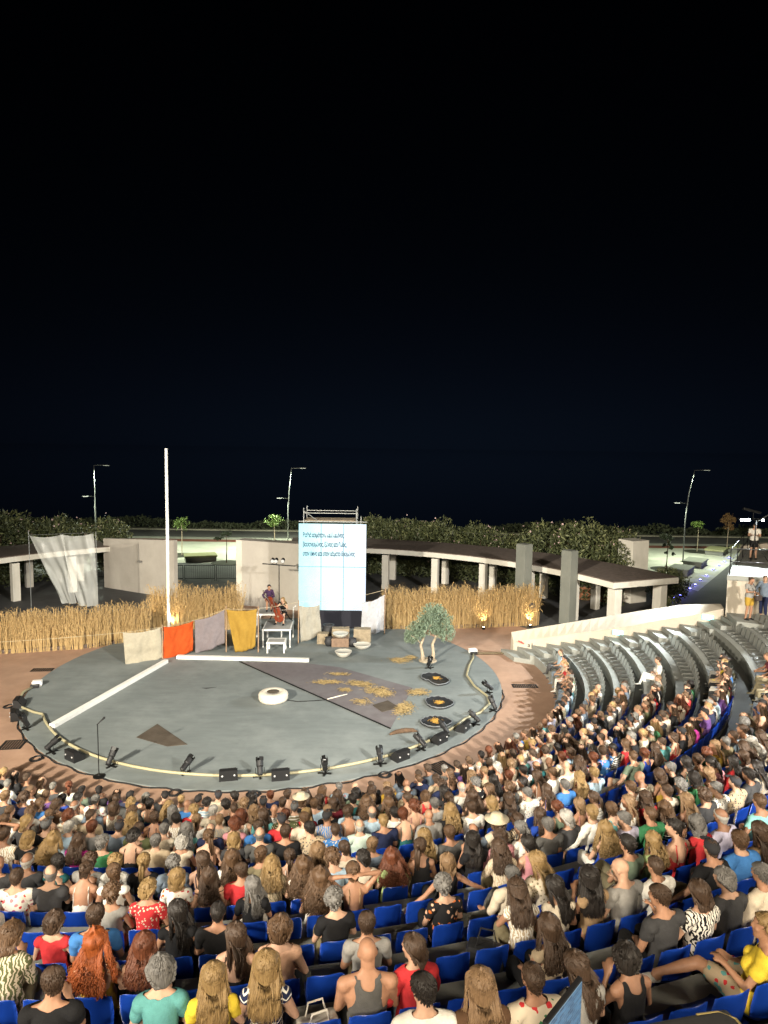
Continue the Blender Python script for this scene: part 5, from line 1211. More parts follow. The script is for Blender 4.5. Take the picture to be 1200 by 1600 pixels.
def build_hair():
    H = {}; rg = np.random.default_rng(77)
    def done(nm, b): 
        me = bpy.data.meshes.new('hair'); fix(b); b.to_mesh(me); b.free(); me.polygons.foreach_set('use_smooth', [True] * len(me.polygons)); me.materials.append(M_SKINS[0]); H[nm] = me
    b = BM(); cap_mesh(b, .01, .006, nape=.03, seed=1); tufts(b, rg, 520, .034, nape=.03); done('short', b)
    b = BM(); cap_mesh(b, .004, .003, nape=.025, seed=2); tufts(b, rg, 420, .014, nape=.02); done('cropped', b)
    b = BM(); cap_mesh(b, .008, .004, bald_top=.045, nape=.02, seed=3); tufts(b, rg, 260, .02, nape=.02, top=.05); done('balding', b)
    b = BM(); cap_mesh(b, .026, .022, nape=.01, front_drop=.01, seed=4)
    for _ in range(120):
        phi = rg.uniform(-math.pi, math.pi); zl = hairline(phi); z = rg.uniform(zl + .01, .13); p = scalp(phi, min(z, .12), 1., .03); ball(b, p, rg.uniform(.012, .02), 6, 4)
    done('curly_short', b)
    b = BM(); cap_mesh(b, .02, .008, seed=5); tufts(b, rg, 300, .045); strands(b, rg, 260, .075, .006, .6, .0072, .012, back=.12, end_r=.4); done('bob', b)
    b = BM(); cap_mesh(b, .018, .006, seed=6); tufts(b, rg, 300, .045); strands(b, rg, 330, .28, .005, .5, .0068, .04, back=.18, end_r=.3); strands(b, rg, 50, .29, .014, .9, .003, .06, back=.19); done('long_straight', b)
    b = BM(); cap_mesh(b, .02, .01, seed=7); tufts(b, rg, 300, .045); strands(b, rg, 320, .27, .012, 1.5, .0068, .07, back=.185, end_r=.35); strands(b, rg, 50, .28, .02, 1.6, .003, .09, back=.195); done('long_wavy', b)
    b = BM(); cap_mesh(b, .03, .02, seed=8); strands(b, rg, 360, .3, .019, 2.8, .007, .15, back=.2, end_r=.5); strands(b, rg, 60, .3, .032, 3.2, .0032, .18, back=.21); done('long_curly', b)
    b = BM(); cap_mesh(b, .014, .005, nape=.01, seed=9); tufts(b, rg, 300, .045)
    ball(b, (0, -.105, .06), (.03, .03, .03), 10, 7)
    for _ in range(26):
        a = rg.uniform(0, 6.28); r_ = rg.uniform(0, .028); pts = [(r_ * math.cos(a) * .6, -.115 + r_ * math.sin(a) * .5, .06), (r_ * math.cos(a), -.15 + r_ * math.sin(a), .0), (r_ * math.cos(a) * 1.3, -.16 + r_ * math.sin(a), -.1), (r_ * math.cos(a), -.165 + r_ * math.sin(a) * .7, -.2 - rg.uniform(0, .08))]; tube(b, pts, [.011, .013, .012, .004], 5)
    done('ponytail', b)
    b = BM(); cap_mesh(b, .014, .006, nape=.015, seed=10); tufts(b, rg, 300, .045)
    for q in range(14):
        a = q * .9; tube(b, [(.03 * math.cos(a + t_) * (1 - .2 * t_ / 2), -.112 + .022 * math.sin(a * 1.7), .045 + .032 * math.sin(a + t_)) for t_ in np.linspace(0, 2.2, 5)], .012, 5)
    ball(b, (0, -.108, .045), (.036, .03, .036), 12, 8)
    done('bun', b)
    b = BM(); cap_mesh(b, .02, .012, nape=-.01, front_drop=.012, seed=11); tufts(b, rg, 420, .04); strands(b, rg, 60, .015, .006, 1, .015, .0, back=.1, end_r=.6, phis=(1.3, math.pi)); done('mid_short', b)
    return H
HAIR_NOUN = {'short': 'short {} hair', 'cropped': 'cropped {} hair', 'balding': 'balding {} hair', 'curly_short': 'short curly {} hair', 'bob': '{} bob', 'long_straight': 'long straight {} hair', 'long_wavy': 'long wavy {} hair', 'long_curly': 'long curly {} hair', 'ponytail': '{} ponytail', 'bun': '{} hair bun', 'mid_short': 'collar-length {} hair', 'bald': 'bald head', 'cap': '{} cap', 'hat': '{} sun hat'}
def hair_mat(nm, c, c2):
    return mat('hair_' + nm, c, rough=.5, spec=.35, noise_amt=.01, noise_scale=130, color2=c2, stretch=(1, 1, .08), bump=.3, bump_scale=150)
HAIRC = {'black': hair_mat('black', (.012, .01, .009), (.03, .024, .02)), 'dark brown': hair_mat('dark_brown', (.042, .025, .016), (.085, .052, .032)), 'brown': hair_mat('brown', (.13, .075, .04), (.07, .04, .022)), 'light brown': hair_mat('light_brown', (.25, .16, .085), (.15, .09, .047)),
         'blond': hair_mat('blond', (.3, .2, .085), (.19, .12, .05)), 'grey': hair_mat('grey', (.18, .17, .155), (.1, .095, .09)), 'white': hair_mat('white', (.42, .4, .36), (.3, .285, .26)), 'red': hair_mat('red', (.34, .085, .018), (.19, .045, .012)), 'auburn': hair_mat('auburn', (.14, .045, .02), (.08, .028, .014))}
HATM = {'black': mat('cap_black', (.02, .02, .022), rough=.9), 'cream': mat('hat_cream', (.55, .48, .34), rough=.9, noise_amt=.2, noise_scale=30), 'grey': mat('cap_grey', (.1, .1, .1), rough=.9, noise_amt=.5, noise_scale=40), 'dark': mat('cap_dark', (.03, .03, .035), rough=.9)}
b = BM(); cap_mesh(b, .02, 0, seed=0, nape=.05); tube(b, [(0, .09, .075), (0, .13, .07), (0, .17, .06)], None, 12, ell=[(.075, .012), (.07, .01), (.045, .008)], side=(1, 0, 0)); CAPM = bpy.data.meshes.new('cap'); fix(b); b.to_mesh(CAPM); b.free(); CAPM.materials.append(M_SKINS[0])
b = BM(); lathe(b, [(.2, .055), (.205, .06), (.11, .075), (.105, .12), (.08, .15), (.01, .155)], 26, (0, -.008, 0)); HATMESH = bpy.data.meshes.new('sun_hat'); fix(b); b.to_mesh(HATMESH); b.free(); HATMESH.polygons.foreach_set('use_smooth', [True] * len(HATMESH.polygons)); HATMESH.materials.append(M_SKINS[0])
HAIRM = build_hair()

# ---- cloth materials
CL = {'black': (.014, .014, .015), 'charcoal': (.05, .05, .052), 'dark grey': (.085, .083, .078), 'grey': (.26, .25, .23), 'white': (.72, .69, .62), 'cream': (.58, .5, .38), 'beige': (.42, .33, .22), 'tan': (.3, .2, .11), 'khaki': (.2, .17, .1), 'navy': (.018, .024, .06), 'blue': (.05, .17, .42), 'royal blue': (.02, .06, .33), 'light blue': (.34, .45, .53), 'grey blue': (.16, .2, .25), 'teal': (.1, .29, .28), 'dark teal': (.02, .1, .1), 'aqua': (.25, .55, .52), 'green': (.04, .17, .07), 'sage': (.13, .17, .12), 'olive': (.1, .11, .05), 'light green': (.3, .38, .17), 'mint': (.48, .58, .5), 'red': (.5, .035, .04), 'burgundy': (.15, .02, .03), 'orange': (.5, .13, .03), 'peach': (.6, .36, .24), 'pink': (.5, .22, .24), 'magenta': (.33, .02, .17), 'purple': (.12, .05, .2), 'lavender': (.45, .42, .52), 'yellow': (.7, .52, .05), 'mustard': (.42, .26, .04), 'brown': (.1, .055, .03), 'aubergine': (.05, .025, .06)}
def cloth_plain(c):
    return mat('cloth_' + c.replace(' ', '_'), CL[c], rough=.9, spec=.15, noise_amt=.16, noise_scale=14, bump=.25, bump_scale=90)
PATS = {}
def cloth_pattern(kind, c1, c2, c3=None):
    key = (kind, c1, c2, c3)
    if key in PATS: return PATS[key]
    m = bpy.data.materials.new('print_%s_%s_%s' % (kind, c1.replace(' ', '_'), c2.replace(' ', '_'))); m.use_nodes = True; n = m.node_tree.nodes; l = m.node_tree.links; b = n['Principled BSDF']
    b.inputs['Roughness'].default_value = .9; b.inputs['Specular IOR Level'].default_value = .15
    tc = n.new('ShaderNodeTexCoord'); mx = n.new('ShaderNodeMix'); mx.data_type = 'RGBA'; mx.inputs[6].default_value = (*CL[c1], 1); mx.inputs[7].default_value = (*CL[c2], 1)
    out = mx.outputs[2]
    if kind == 'floral' or kind == 'spots':
        v = n.new('ShaderNodeTexVoronoi'); v.inputs['Scale'].default_value = 13 if kind == 'floral' else 26; v.inputs['Randomness'].default_value = 1; l.new(tc.outputs['Object'], v.inputs['Vector'])
        nz = n.new('ShaderNodeTexNoise'); nz.inputs['Scale'].default_value = 22; l.new(tc.outputs['Object'], nz.inputs['Vector'])
        ad = n.new('ShaderNodeMath'); ad.operation = 'MULTIPLY_ADD'; ad.inputs[1].default_value = .5; l.new(nz.outputs['Fac'], ad.inputs[0]); l.new(v.outputs['Distance'], ad.inputs[2])
        lt = n.new('ShaderNodeMath'); lt.operation = 'LESS_THAN'; lt.inputs[1].default_value = .58; l.new(ad.outputs[0], lt.inputs[0]); l.new(lt.outputs[0], mx.inputs[0])
        if c3:
            m2 = n.new('ShaderNodeMix'); m2.data_type = 'RGBA'; m2.inputs[7].default_value = (*CL[c3], 1); sp = n.new('ShaderNodeSeparateColor'); l.new(v.outputs['Color'], sp.inputs[0])
            g2 = n.new('ShaderNodeMath'); g2.operation = 'GREATER_THAN'; g2.inputs[1].default_value = .5; l.new(sp.outputs[0], g2.inputs[0]); m2.inputs[6].default_value = (*CL[c2], 1); l.new(g2.outputs[0], m2.inputs[0]); l.new(m2.outputs[2], mx.inputs[7])
    elif kind == 'stripes' or kind == 'chevron':
        sp = n.new('ShaderNodeSeparateXYZ'); l.new(tc.outputs['Object'], sp.inputs[0])
        z = sp.outputs['Z']
        if kind == 'chevron':
            pp = n.new('ShaderNodeMath'); pp.operation = 'PINGPONG'; pp.inputs[1].default_value = .035; l.new(sp.outputs['X'], pp.inputs[0])
            a2 = n.new('ShaderNodeMath'); a2.operation = 'MULTIPLY_ADD'; a2.inputs[1].default_value = .7; l.new(pp.outputs[0], a2.inputs[0]); l.new(z, a2.inputs[2]); z = a2.outputs[0]
        md = n.new('ShaderNodeMath'); md.operation = 'FLOORED_MODULO'; md.inputs[1].default_value = .05; l.new(z, md.inputs[0])
        lt = n.new('ShaderNodeMath'); lt.operation = 'LESS_THAN'; lt.inputs[1].default_value = .013; l.new(md.outputs[0], lt.inputs[0]); l.new(lt.outputs[0], mx.inputs[0])
    else:  # animal: swirling bands
        w = n.new('ShaderNodeTexWave'); w.inputs['Scale'].default_value = 9; w.inputs['Distortion'].default_value = 9; w.inputs['Detail'].default_value = 2; w.inputs['Detail Scale'].default_value = 1.6; l.new(tc.outputs['Object'], w.inputs['Vector'])
        g2 = n.new('ShaderNodeMath'); g2.operation = 'GREATER_THAN'; g2.inputs[1].default_value = .55; l.new(w.outputs['Fac'], g2.inputs[0]); l.new(g2.outputs[0], mx.inputs[0])
    l.new(out, b.inputs['Base Color']); PATS[key] = m
    return m

# ---- body library
BODIES = {}
def reg(key, **kw): BODIES[key] = make_body(key, **kw)
reg('m1'); reg('m2', lean=R(14), armL='knee', armR='knee', hyaw=R(15), legs='wide', hpitch=R(-8)); reg('m3', lean=R(-4), armL='cross', armR='cross', hyaw=R(-18), legs='wide', heavy=1.1)
reg('m4', lean=R(6), armR='chin', hyaw=R(28)); reg('m5', armL='wide', hyaw=R(-12), heavy=1.15, legs='wide'); reg('m6', hyaw=R(8), legs='crossed', lean=R(-3), hroll=R(5))
reg('mh', heavy=1.22, hyaw=R(6), legs='wide'); reg('m7', lean=R(5), hyaw=R(-42), armR='lap', armL='phone', heavy=1.08)
reg('f1', female=True); reg('f2', female=True, lean=R(8), hyaw=R(25), hroll=R(-6)); reg('f3', female=True, lean=R(5), armL='chin', hyaw=R(-32)); reg('f4', female=True, armL='cross', armR='cross', legs='crossed', hyaw=R(10))
reg('f5', female=True, armL='wide', armR='wide', hyaw=R(-8), hroll=R(6), heavy=1.12); reg('f6', female=True, armL='up', armR='up', lean=R(2)); reg('f7', female=True, hyaw=R(48), lean=R(4), armR='phone'); reg('f8', female=True, lean=R(16), armL='knee', armR='chin', hyaw=R(-10), hpitch=R(6))
reg('f9', female=True, hyaw=R(-25), hroll=R(-8), heavy=1.15)
reg('fx', female=True, twist=R(35), lean=R(-6), legs='ext', armL='hold', armR='lap', hyaw=R(25))
reg('c1', female=True, armL='celloneck', armR='bow', legs='wide', hyaw=R(-20), lean=R(4)); reg('c2', female=True, armL='lap', armR='hip', hyaw=R(10), lean=R(3))
reg('s1', stand=True, armL='down', armR='hip', hyaw=R(35), twist=R(15)); reg('s2', female=True, stand=True, armL='down', armR='hold', hyaw=R(10), lean=R(2)); reg('s3', stand=True, armL='hold', armR='hold', hpitch=R(12))

TOPN = {'tshirt': 't-shirt', 'shirt': 'shirt', 'tank': 'tank top', 'straps': 'strap top', 'sleeveless': 'sleeveless top', 'bare_back': 'bare-backed top'}
def surface_path(B, targets, xs=1.):
    out = []
    for tg in targets:
        tg = np.array(tg); dd = ((B.L - tg) ** 2).sum(1) + (~np.isin(B.lab, ['torso', 'neck'])) * 9; ii = np.argsort(dd)[:5]; out.append(Vector((B.P[ii] + B.N[ii] * .026).mean(0)))
    return out
def person(label, bodykey, hair, hcol, top, tcol, pat=None, bottom='trousers', bcol='black', skin=0, loc=(0, 0, 0), rotz=0., group=None, shoes=False, scale=1.0, sash=False):
    B = BODIES[bodykey]
    t = thing('person', label, 'person', loc, rotz, group); t.scale = (scale,) * 3
    o = obj('body', B.mesh, None, t)
    for k, m in enumerate((M_SKINS[skin], M_EYE, M_LIP)):
        o.material_slots[k].link = 'OBJECT'; o.material_slots[k].material = m
    def part(nm, me, m):
        q = obj(nm, me, None, t); q.material_slots[0].link = 'OBJECT'; q.material_slots[0].material = m; return q
    part(TOPN[top].replace(' ', '_').replace('-', '_'), garment(B, top), pat if pat is not None else cloth_plain(tcol))
    part(bottom, garment(B, bottom), cloth_plain(bcol) if isinstance(bcol, str) else bcol)
    if shoes: part('shoes', garment(B, 'shoes'), cloth_plain('white' if isinstance(shoes, str) else 'black'))
    if sash:
        bb = BM(); tube(bb, surface_path(B, [(-.14, .1, .15), (-.17, -.02, .17), (-.13, -.12, .24), (-.06, -.14, .32), (0, -.14, .4), (.06, -.14, .48), (.1, -.1, .56), (.1, 0, .57), (.08, .09, .5), (0, .12, .35)]), None, 6, ell=[(.004, .022)] * 10, side=(0, 1, .3)); obj('bag_strap', bb, M_BLACKP, t)
    if hair in ('cap', 'hat'):
        h = part('hair', HAIRM['cropped' if hair == 'cap' else 'bob'], HAIRC['dark brown' if hair == 'cap' else 'brown']); h.matrix_local = B.Hm
        h = part('cap' if hair == 'cap' else 'sun_hat', CAPM if hair == 'cap' else HATMESH, HATM[hcol]); h.matrix_local = B.Hm
    elif hair != 'bald':
        h = part('hair', HAIRM[hair], HAIRC[hcol]); h.matrix_local = B.Hm @ (Matrix.Scale(1.03, 4))
    return t

# ---- seats
M_SEATB = mat('blue_seat_plastic', (.014, .075, .5), rough=.28, spec=.5, noise_amt=.06, noise_scale=3)
M_SEATG = mat('grey_seat_plastic', (.42, .43, .4), rough=.32, spec=.5, noise_amt=.08, noise_scale=3)
def seat_meshes():
    b = BM(); nu, nv = 12, 9; rows = []
    for j in range(nv + 1):
        v = j / nv; z = .03 + .40 * v; w = .2 * (1 - .10 * v ** 5) * (.93 + .07 * min(1, v * 3))
        rows.append([b.verts.new((w * (2 * i / nu - 1), -.175 - .05 * v - .015 * v * v + .055 * (2 * i / nu - 1) ** 2, z - (.045 * abs(2 * i / nu - 1) ** 4 if j == nv else 0))) for i in range(nu + 1)])
    for A, B_ in zip(rows, rows[1:]):
        for i in range(nu): b.faces.new((A[i], A[i + 1], B_[i + 1], B_[i]))
    bmesh.ops.solidify(b, geom=b.faces[:], thickness=.014); fix(b); back = bpy.data.meshes.new('backrest'); b.to_mesh(back); b.free(); back.polygons.foreach_set('use_smooth', [True] * len(back.polygons))
    b = BM(); rows = []
    for j in range(9):
        v = j / 8; y = -.19 + .42 * v; w = .2 * (1 - .06 * v ** 4)
        rows.append([b.verts.new((w * (2 * i / 10 - 1), y, -.012 + .03 * (2 * i / 10 - 1) ** 4 - .03 * v ** 5 + (.05 * (1 - v) ** 6))) for i in range(11)])
    for A, B_ in zip(rows, rows[1:]):
        for i in range(10): b.faces.new((A[i], A[i + 1], B_[i + 1], B_[i]))
    bmesh.ops.solidify(b, geom=b.faces[:], thickness=.014); fix(b)
    pan = bpy.data.meshes.new('seat_pan'); b.to_mesh(pan); b.free(); pan.polygons.foreach_set('use_smooth', [True] * len(pan.polygons))
    b = BM(); box(b, (0, -.03, -.036), (.3, .24, .036)); br = bpy.data.meshes.new('bracket'); b.to_mesh(br); b.free()
    for me in (back, pan, br): me.materials.append(M_SEATB)
    return back, pan, br
SEATM = seat_meshes()
def seat(label, loc, rotz, m, group):
    t = thing('stadium_seat', label, 'seat', loc, rotz, group); t.scale = (.89, .89, .89)
    for nm, me in zip(('backrest', 'seat_pan', 'bracket'), SEATM):
        o = obj(nm, me, None, t); o.material_slots[0].link = 'OBJECT'; o.material_slots[0].material = m if nm != 'bracket' else M_BLACK
    return t
# ================================================================== AUDIENCE
PITCH_S = .405
SEAT_UP = .05
ROWN = ['front row', 'second row', 'third row', 'fourth row', 'fifth row', 'sixth row', 'row just above the walkway', 'second row above the walkway', 'third row above the walkway', 'fourth row above the walkway', 'fifth row above the walkway']
ROWN = ['front row', 'second row', 'third row', 'fourth row', 'fifth row', 'row below the first walkway', 'row above the first walkway', 'eighth row', 'row below the second walkway', 'row above the second walkway', 'eleventh row', 'twelfth row', 'thirteenth row', 'hindmost row']
# people told apart in the photograph: row, angle, body, hair, hair colour, garment, colour, pattern, bottom, bottom colour, skin
SPEC = [
    (9, -86.7, 'f1', 'mid_short', 'dark brown', 'sleeveless', 'red', None, 'trousers', 'black', 0),
    (10, -84.8, 'f9', 'long_curly', 'red', 'straps', 'mustard', None, 'trousers', 'black', 0),
    (9, -85.2, 'm1', 'short', 'dark brown', 'tshirt', 'blue', None, 'shorts', 'navy', 1),
    (11, -84.8, 'm4', 'short', 'dark brown', 'tshirt', 'black', None, 'trousers', 'black', 1),
    (11, -82.9, 'f2', 'mid_short', 'grey', 'tshirt', 'teal', None, 'trousers', 'black', 0),
    (11, -82.4, 'f1', 'long_straight', 'blond', 'tshirt', 'yellow', None, 'trousers', 'white', 0),
    (10, -83.4, 'f1', 'long_wavy', 'auburn', 'tank', 'black', None, 'trousers', 'black', 0),
    (10, -87.1, 'f8', 'bob', 'brown', 'shirt', 'olive', ('animal', 'olive', 'cream', None), 'trousers', 'khaki', 1),
    (6, -92.7, 'm3', 'bald', 'black', 'tshirt', 'charcoal', None, 'trousers', 'black', 1),
    (7, -89.1, 'm4', 'balding', 'grey', 'tshirt', 'charcoal', None, 'trousers', 'black', 0),
    (7, -87.5, 'f2', 'bun', 'brown', 'sleeveless', 'white', None, 'trousers', 'white', 1),
    (7, -84.8, 'f1', 'bob', 'blond', 'tshirt', 'white', ('floral', 'white', 'red', 'orange'), 'trousers', 'white', 0),
    (6, -85.7, 'm1', 'curly_short', 'grey', 'shirt', 'grey blue', None, 'trousers', 'navy', 0),
    (6, -90.5, 'f7', 'bun', 'black', 'sleeveless', 'dark teal', None, 'trousers', 'black', 0),
    (5, -91.2, 'f1', 'long_wavy', 'dark brown', 'tshirt', 'magenta', None, 'trousers', 'black', 0),
    (6, -88.3, 'f2', 'curly_short', 'blond', 'shirt', 'white', None, 'trousers', 'white', 0),
    (6, -87.0, 'f1', 'ponytail', 'blond', 'tshirt', 'black', None, 'trousers', 'black', 0),
    (4, -94.3, 'm1', 'short', 'white', 'shirt', 'light blue', None, 'trousers', 'navy', 0),
    (5, -89.7, 'm3', 'curly_short', 'grey', 'tshirt', 'green', None, 'trousers', 'khaki', 0),
    (5, -94.0, 'f1', 'bob', 'blond', 'tshirt', 'black', None, 'trousers', 'black', 0),
    (2, -96.6, 'm1', 'balding', 'grey', 'shirt', 'grey blue', None, 'trousers', 'navy', 0),
    (3, -91.5, 'f1', 'long_wavy', 'blond', 'sleeveless', 'black', None, 'trousers', 'black', 0),
    (3, -89.8, 'f2', 'bun', 'dark brown', 'bare_back', 'navy', None, 'trousers', 'navy', 1),
    (4, -96.8, 'f3', 'bob', 'blond', 'tshirt', 'charcoal', None, 'trousers', 'black', 0),
    (4, -95.5, 'm1', 'cap', 'grey', 'tshirt', 'black', None, 'trousers', 'black', 0),
    (2, -100.8, 'f3', 'bob', 'brown', 'tshirt', 'blue', None, 'trousers', 'navy', 0),
    (3, -96.2, 'f1', 'mid_short', 'auburn', 'sleeveless', 'cream', ('spots', 'cream', 'white', None), 'trousers', 'white', 0),
    (5, -86.3, 'f1', 'mid_short', 'white', 'sleeveless', 'cream', None, 'trousers', 'beige', 1),
    (0, -104.0, 'm1', 'short', 'black', 'tshirt', 'sage', None, 'trousers', 'black', 1),
    (0, -102.3, 'm4', 'short', 'black', 'shirt', 'black', None, 'trousers', 'black', 1),
    (0, -110.5, 'm1', 'short', 'dark brown', 'tshirt', 'black', None, 'trousers', 'black', 1),
    (0, -114.0, 'f1', 'long_straight', 'black', 'sleeveless', 'black', None, 'trousers', 'black', 0),
    (3, -101.2, 'm5', 'cropped', 'brown', 'shirt', 'mustard', ('floral', 'cream', 'mustard', 'sage'), 'trousers', 'khaki', 0),
    (4, -98.3, 'f6', 'ponytail', 'brown', 'tshirt', 'white', None, 'trousers', 'black', 1),
    (0, -92.9, 'm4', 'cap', 'black', 'tshirt', 'black', None, 'trousers', 'black', 0),
    (9, -81.7, 'm1', 'cropped', 'black', 'tshirt', 'black', None, 'trousers', 'black', 1),
    (7, -82.0, 'm4', 'short', 'dark brown', 'tshirt', 'red', None, 'shorts', 'khaki', 1),
    (10, -81.2, 'f7', 'long_straight', 'dark brown', 'straps', 'black', None, 'trousers', 'black', 0),
    (11, -80.8, 'f1', 'long_straight', 'blond', 'sleeveless', 'navy', ('chevron', 'navy', 'white', None), 'trousers', 'navy', 0),
    (10, -79.9, 'f1', 'mid_short', 'brown', 'sleeveless', 'peach', None, 'trousers', 'black', 0),
    (9, -79.2, 'f9', 'curly_short', 'grey', 'tshirt', 'black', None, 'trousers', 'khaki', 0),
    (11, -79.0, 'mh', 'bald', 'black', 'tank', 'dark grey', None, 'shorts', 'black', 1),
    (10, -77.7, 'm1', 'short', 'dark brown', 'tshirt', 'grey', None, 'shorts', 'khaki', 1),
    (9, -82.9, 'f7', 'long_straight', 'black', 'sleeveless', 'black', None, 'trousers', 'black', 1),
    (8, -79.2, 'f1', 'long_curly', 'brown', 'straps', 'peach', None, 'trousers', 'white', 0),
    (8, -78.2, 'f6', 'bun', 'brown', 'bare_back', 'tan', None, 'trousers', 'black', 1),
    (6, -80.3, 'f1', 'ponytail', 'dark brown', 'bare_back', 'white', None, 'trousers', 'white', 0),
    (6, -81.5, 'f3', 'bun', 'brown', 'sleeveless', 'khaki', None, 'trousers', 'black', 1),
    (6, -79.1, 'f1', 'long_wavy', 'light brown', 'straps', 'tan', None, 'trousers', 'black', 1),
    (7, -76.0, 'f9', 'long_curly', 'auburn', 'tshirt', 'light green', None, 'trousers', 'black', 0),
    (6, -76.8, 'f2', 'bun', 'dark brown', 'sleeveless', 'cream', None, 'trousers', 'blue', 0),
    (6, -77.6, 'f3', 'bun', 'light brown', 'sleeveless', 'grey blue', None, 'trousers', 'black', 1),
    (5, -75.4, 'm1', 'balding', 'white', 'shirt', 'mint', None, 'trousers', 'beige', 0),
    (5, -79.2, 'm4', 'short', 'black', 'shirt', 'beige', ('spots', 'beige', 'dark grey', None), 'trousers', 'black', 0),
    (5, -81.4, 'm1', 'balding', 'grey', 'tshirt', 'dark grey', None, 'trousers', 'black', 0),
    (5, -82.0, 'f1', 'bob', 'blond', 'tshirt', 'charcoal', None, 'trousers', 'black', 0),
    (2, -80.4, 'm1', 'bald', 'black', 'shirt', 'white', ('spots', 'white', 'grey', None), 'trousers', 'white', 1),
    (3, -77.3, 'f1', 'long_straight', 'blond', 'tshirt', 'red', None, 'trousers', 'black', 0),
    (4, -84.4, 'm1', 'balding', 'grey', 'tshirt', 'navy', None, 'trousers', 'black', 0),
    (2, -86.0, 'm5', 'short', 'white', 'shirt', 'cream', None, 'trousers', 'beige', 0),
    (5, -83.4, 'f2', 'ponytail', 'brown', 'straps', 'peach', None, 'trousers', 'black', 0),
    (5, -84.6, 'm1', 'short', 'grey', 'shirt', 'beige', None, 'trousers', 'beige', 0),
    (6, -82.8, 'f1', 'long_wavy', 'brown', 'tshirt', 'white', None, 'trousers', 'black', 0),
    (7, -83.5, 'f1', 'long_wavy', 'dark brown', 'sleeveless', 'peach', ('stripes', 'peach', 'brown', None), 'trousers', 'white', 0),
    (2, -82.3, 'f1', 'long_wavy', 'light brown', 'tshirt', 'charcoal', None, 'trousers', 'black', 0),
    (4, -74.5, 'm1', 'balding', 'grey', 'shirt', 'light blue', None, 'trousers', 'navy', 0),
    (2, -73.3, 'm1', 'short', 'black', 'shirt', 'dark teal', None, 'trousers', 'black', 0),
    (3, -75.7, 'f1', 'bun', 'light brown', 'sleeveless', 'black', None, 'trousers', 'black', 0),
    (2, -74.1, 'f1', 'bob', 'dark brown', 'tshirt', 'burgundy', None, 'trousers', 'black', 0),
    (1, -75.3, 'f1', 'long_straight', 'dark brown', 'tshirt', 'purple', None, 'trousers', 'black', 0),
    (1, -76.4, 'f1', 'hat', 'cream', 'tshirt', 'black', None, 'trousers', 'black', 0),
    (8, -74.3, 'f5', 'bob', 'light brown', 'tank', 'black', None, 'trousers', 'black', 1),
    (9, -75.6, 'f9', 'curly_short', 'grey', 'tshirt', 'black', ('floral', 'black', 'orange', 'peach'), 'trousers', 'black', 0),
    (12, -77.7, 'm4', 'short', 'black', 'shirt', 'white', None, 'trousers', 'black', 0),
    (12, -76.2, 'm1', 'cropped', 'dark brown', 'shirt', 'cream', ('floral', 'cream', 'red', 'green'), 'trousers', 'black', 1),
    (12, -77.1, 'f1', 'long_straight', 'light brown', 'tshirt', 'brown', None, 'trousers', 'black', 1),
    (11, -74.5, 'f1', 'long_wavy', 'dark brown', 'sleeveless', 'beige', None, 'trousers', 'black', 1),
    (9, -72.8, 'm6', 'short', 'grey', 'shirt', 'cream', None, 'trousers', 'dark grey', 1),
    (9, -71.8, 'f2', 'long_straight', 'blond', 'tshirt', 'cream', ('spots', 'cream', 'khaki', None), 'trousers', 'white', 0),
    (8, -71.7, 'f8', 'long_wavy', 'dark brown', 'shirt', 'beige', ('animal', 'beige', 'cream', None), 'trousers', 'khaki', 0),
    (7, -69.3, 'f2', 'ponytail', 'grey', 'tshirt', 'white', None, 'trousers', 'white', 0),
    (7, -68.1, 'm1', 'short', 'grey', 'tshirt', 'dark grey', None, 'trousers', 'black', 1),
    (7, -66.3, 'f2', 'bob', 'white', 'tshirt', 'charcoal', None, 'trousers', 'black', 0),
    (7, -71.7, 'f3', 'long_straight', 'black', 'tshirt', 'black', None, 'trousers', 'black', 1),
    (6, -72.3, 'm1', 'short', 'brown', 'tshirt', 'dark grey', None, 'trousers', 'black', 1),
    (6, -73.5, 'f1', 'long_straight', 'blond', 'tshirt', 'white', None, 'trousers', 'navy', 0),
    (5, -71.5, 'm1', 'bald', 'black', 'shirt', 'grey', None, 'trousers', 'black', 1),
    (6, -69.2, 'f1', 'hat', 'cream', 'shirt', 'cream', None, 'trousers', 'white', 0),
    (5, -70.1, 'f1', 'long_wavy', 'blond', 'tshirt', 'black', None, 'trousers', 'black', 0),
    (5, -68.7, 'm1', 'short', 'dark brown', 'tshirt', 'white', None, 'trousers', 'black', 0),
    (5, -69.4, 'f1', 'bob', 'blond', 'tshirt', 'black', None, 'trousers', 'black', 0),
    (4, -69.9, 'm1', 'short', 'grey', 'shirt', 'grey', None, 'trousers', 'black', 0),
    (4, -71.4, 'f1', 'curly_short', 'auburn', 'straps', 'pink', None, 'trousers', 'black', 0),
    (4, -72.2, 'm6', 'short', 'black', 'shirt', 'white', None, 'trousers', 'black', 0),
    (5, -65.5, 'f3', 'long_straight', 'dark brown', 'tshirt', 'charcoal', None, 'trousers', 'black', 0),
    (5, -64.6, 'm4', 'short', 'grey', 'shirt', 'white', ('spots', 'white', 'grey', None), 'trousers', 'beige', 0),
    (3, -58.2, 'm1', 'short', 'black', 'tshirt', 'white', None, 'trousers', 'black', 1),
    (3, -63.1, 'f2', 'curly_short', 'grey', 'tshirt', 'black', ('floral', 'black', 'white', 'white'), 'trousers', 'black', 0),
    (3, -60.8, 'f1', 'bun', 'auburn', 'straps', 'black', None, 'trousers', 'black', 0),
    (3, -64.5, 'm1', 'balding', 'white', 'tshirt', 'white', None, 'trousers', 'black', 0),
    (3, -56.2, 'm1', 'balding', 'dark brown', 'tshirt', 'dark teal', None, 'trousers', 'black', 1),
    (6, -65.4, 'f2', 'bun', 'auburn', 'tank', 'sage', None, 'trousers', 'black', 0),
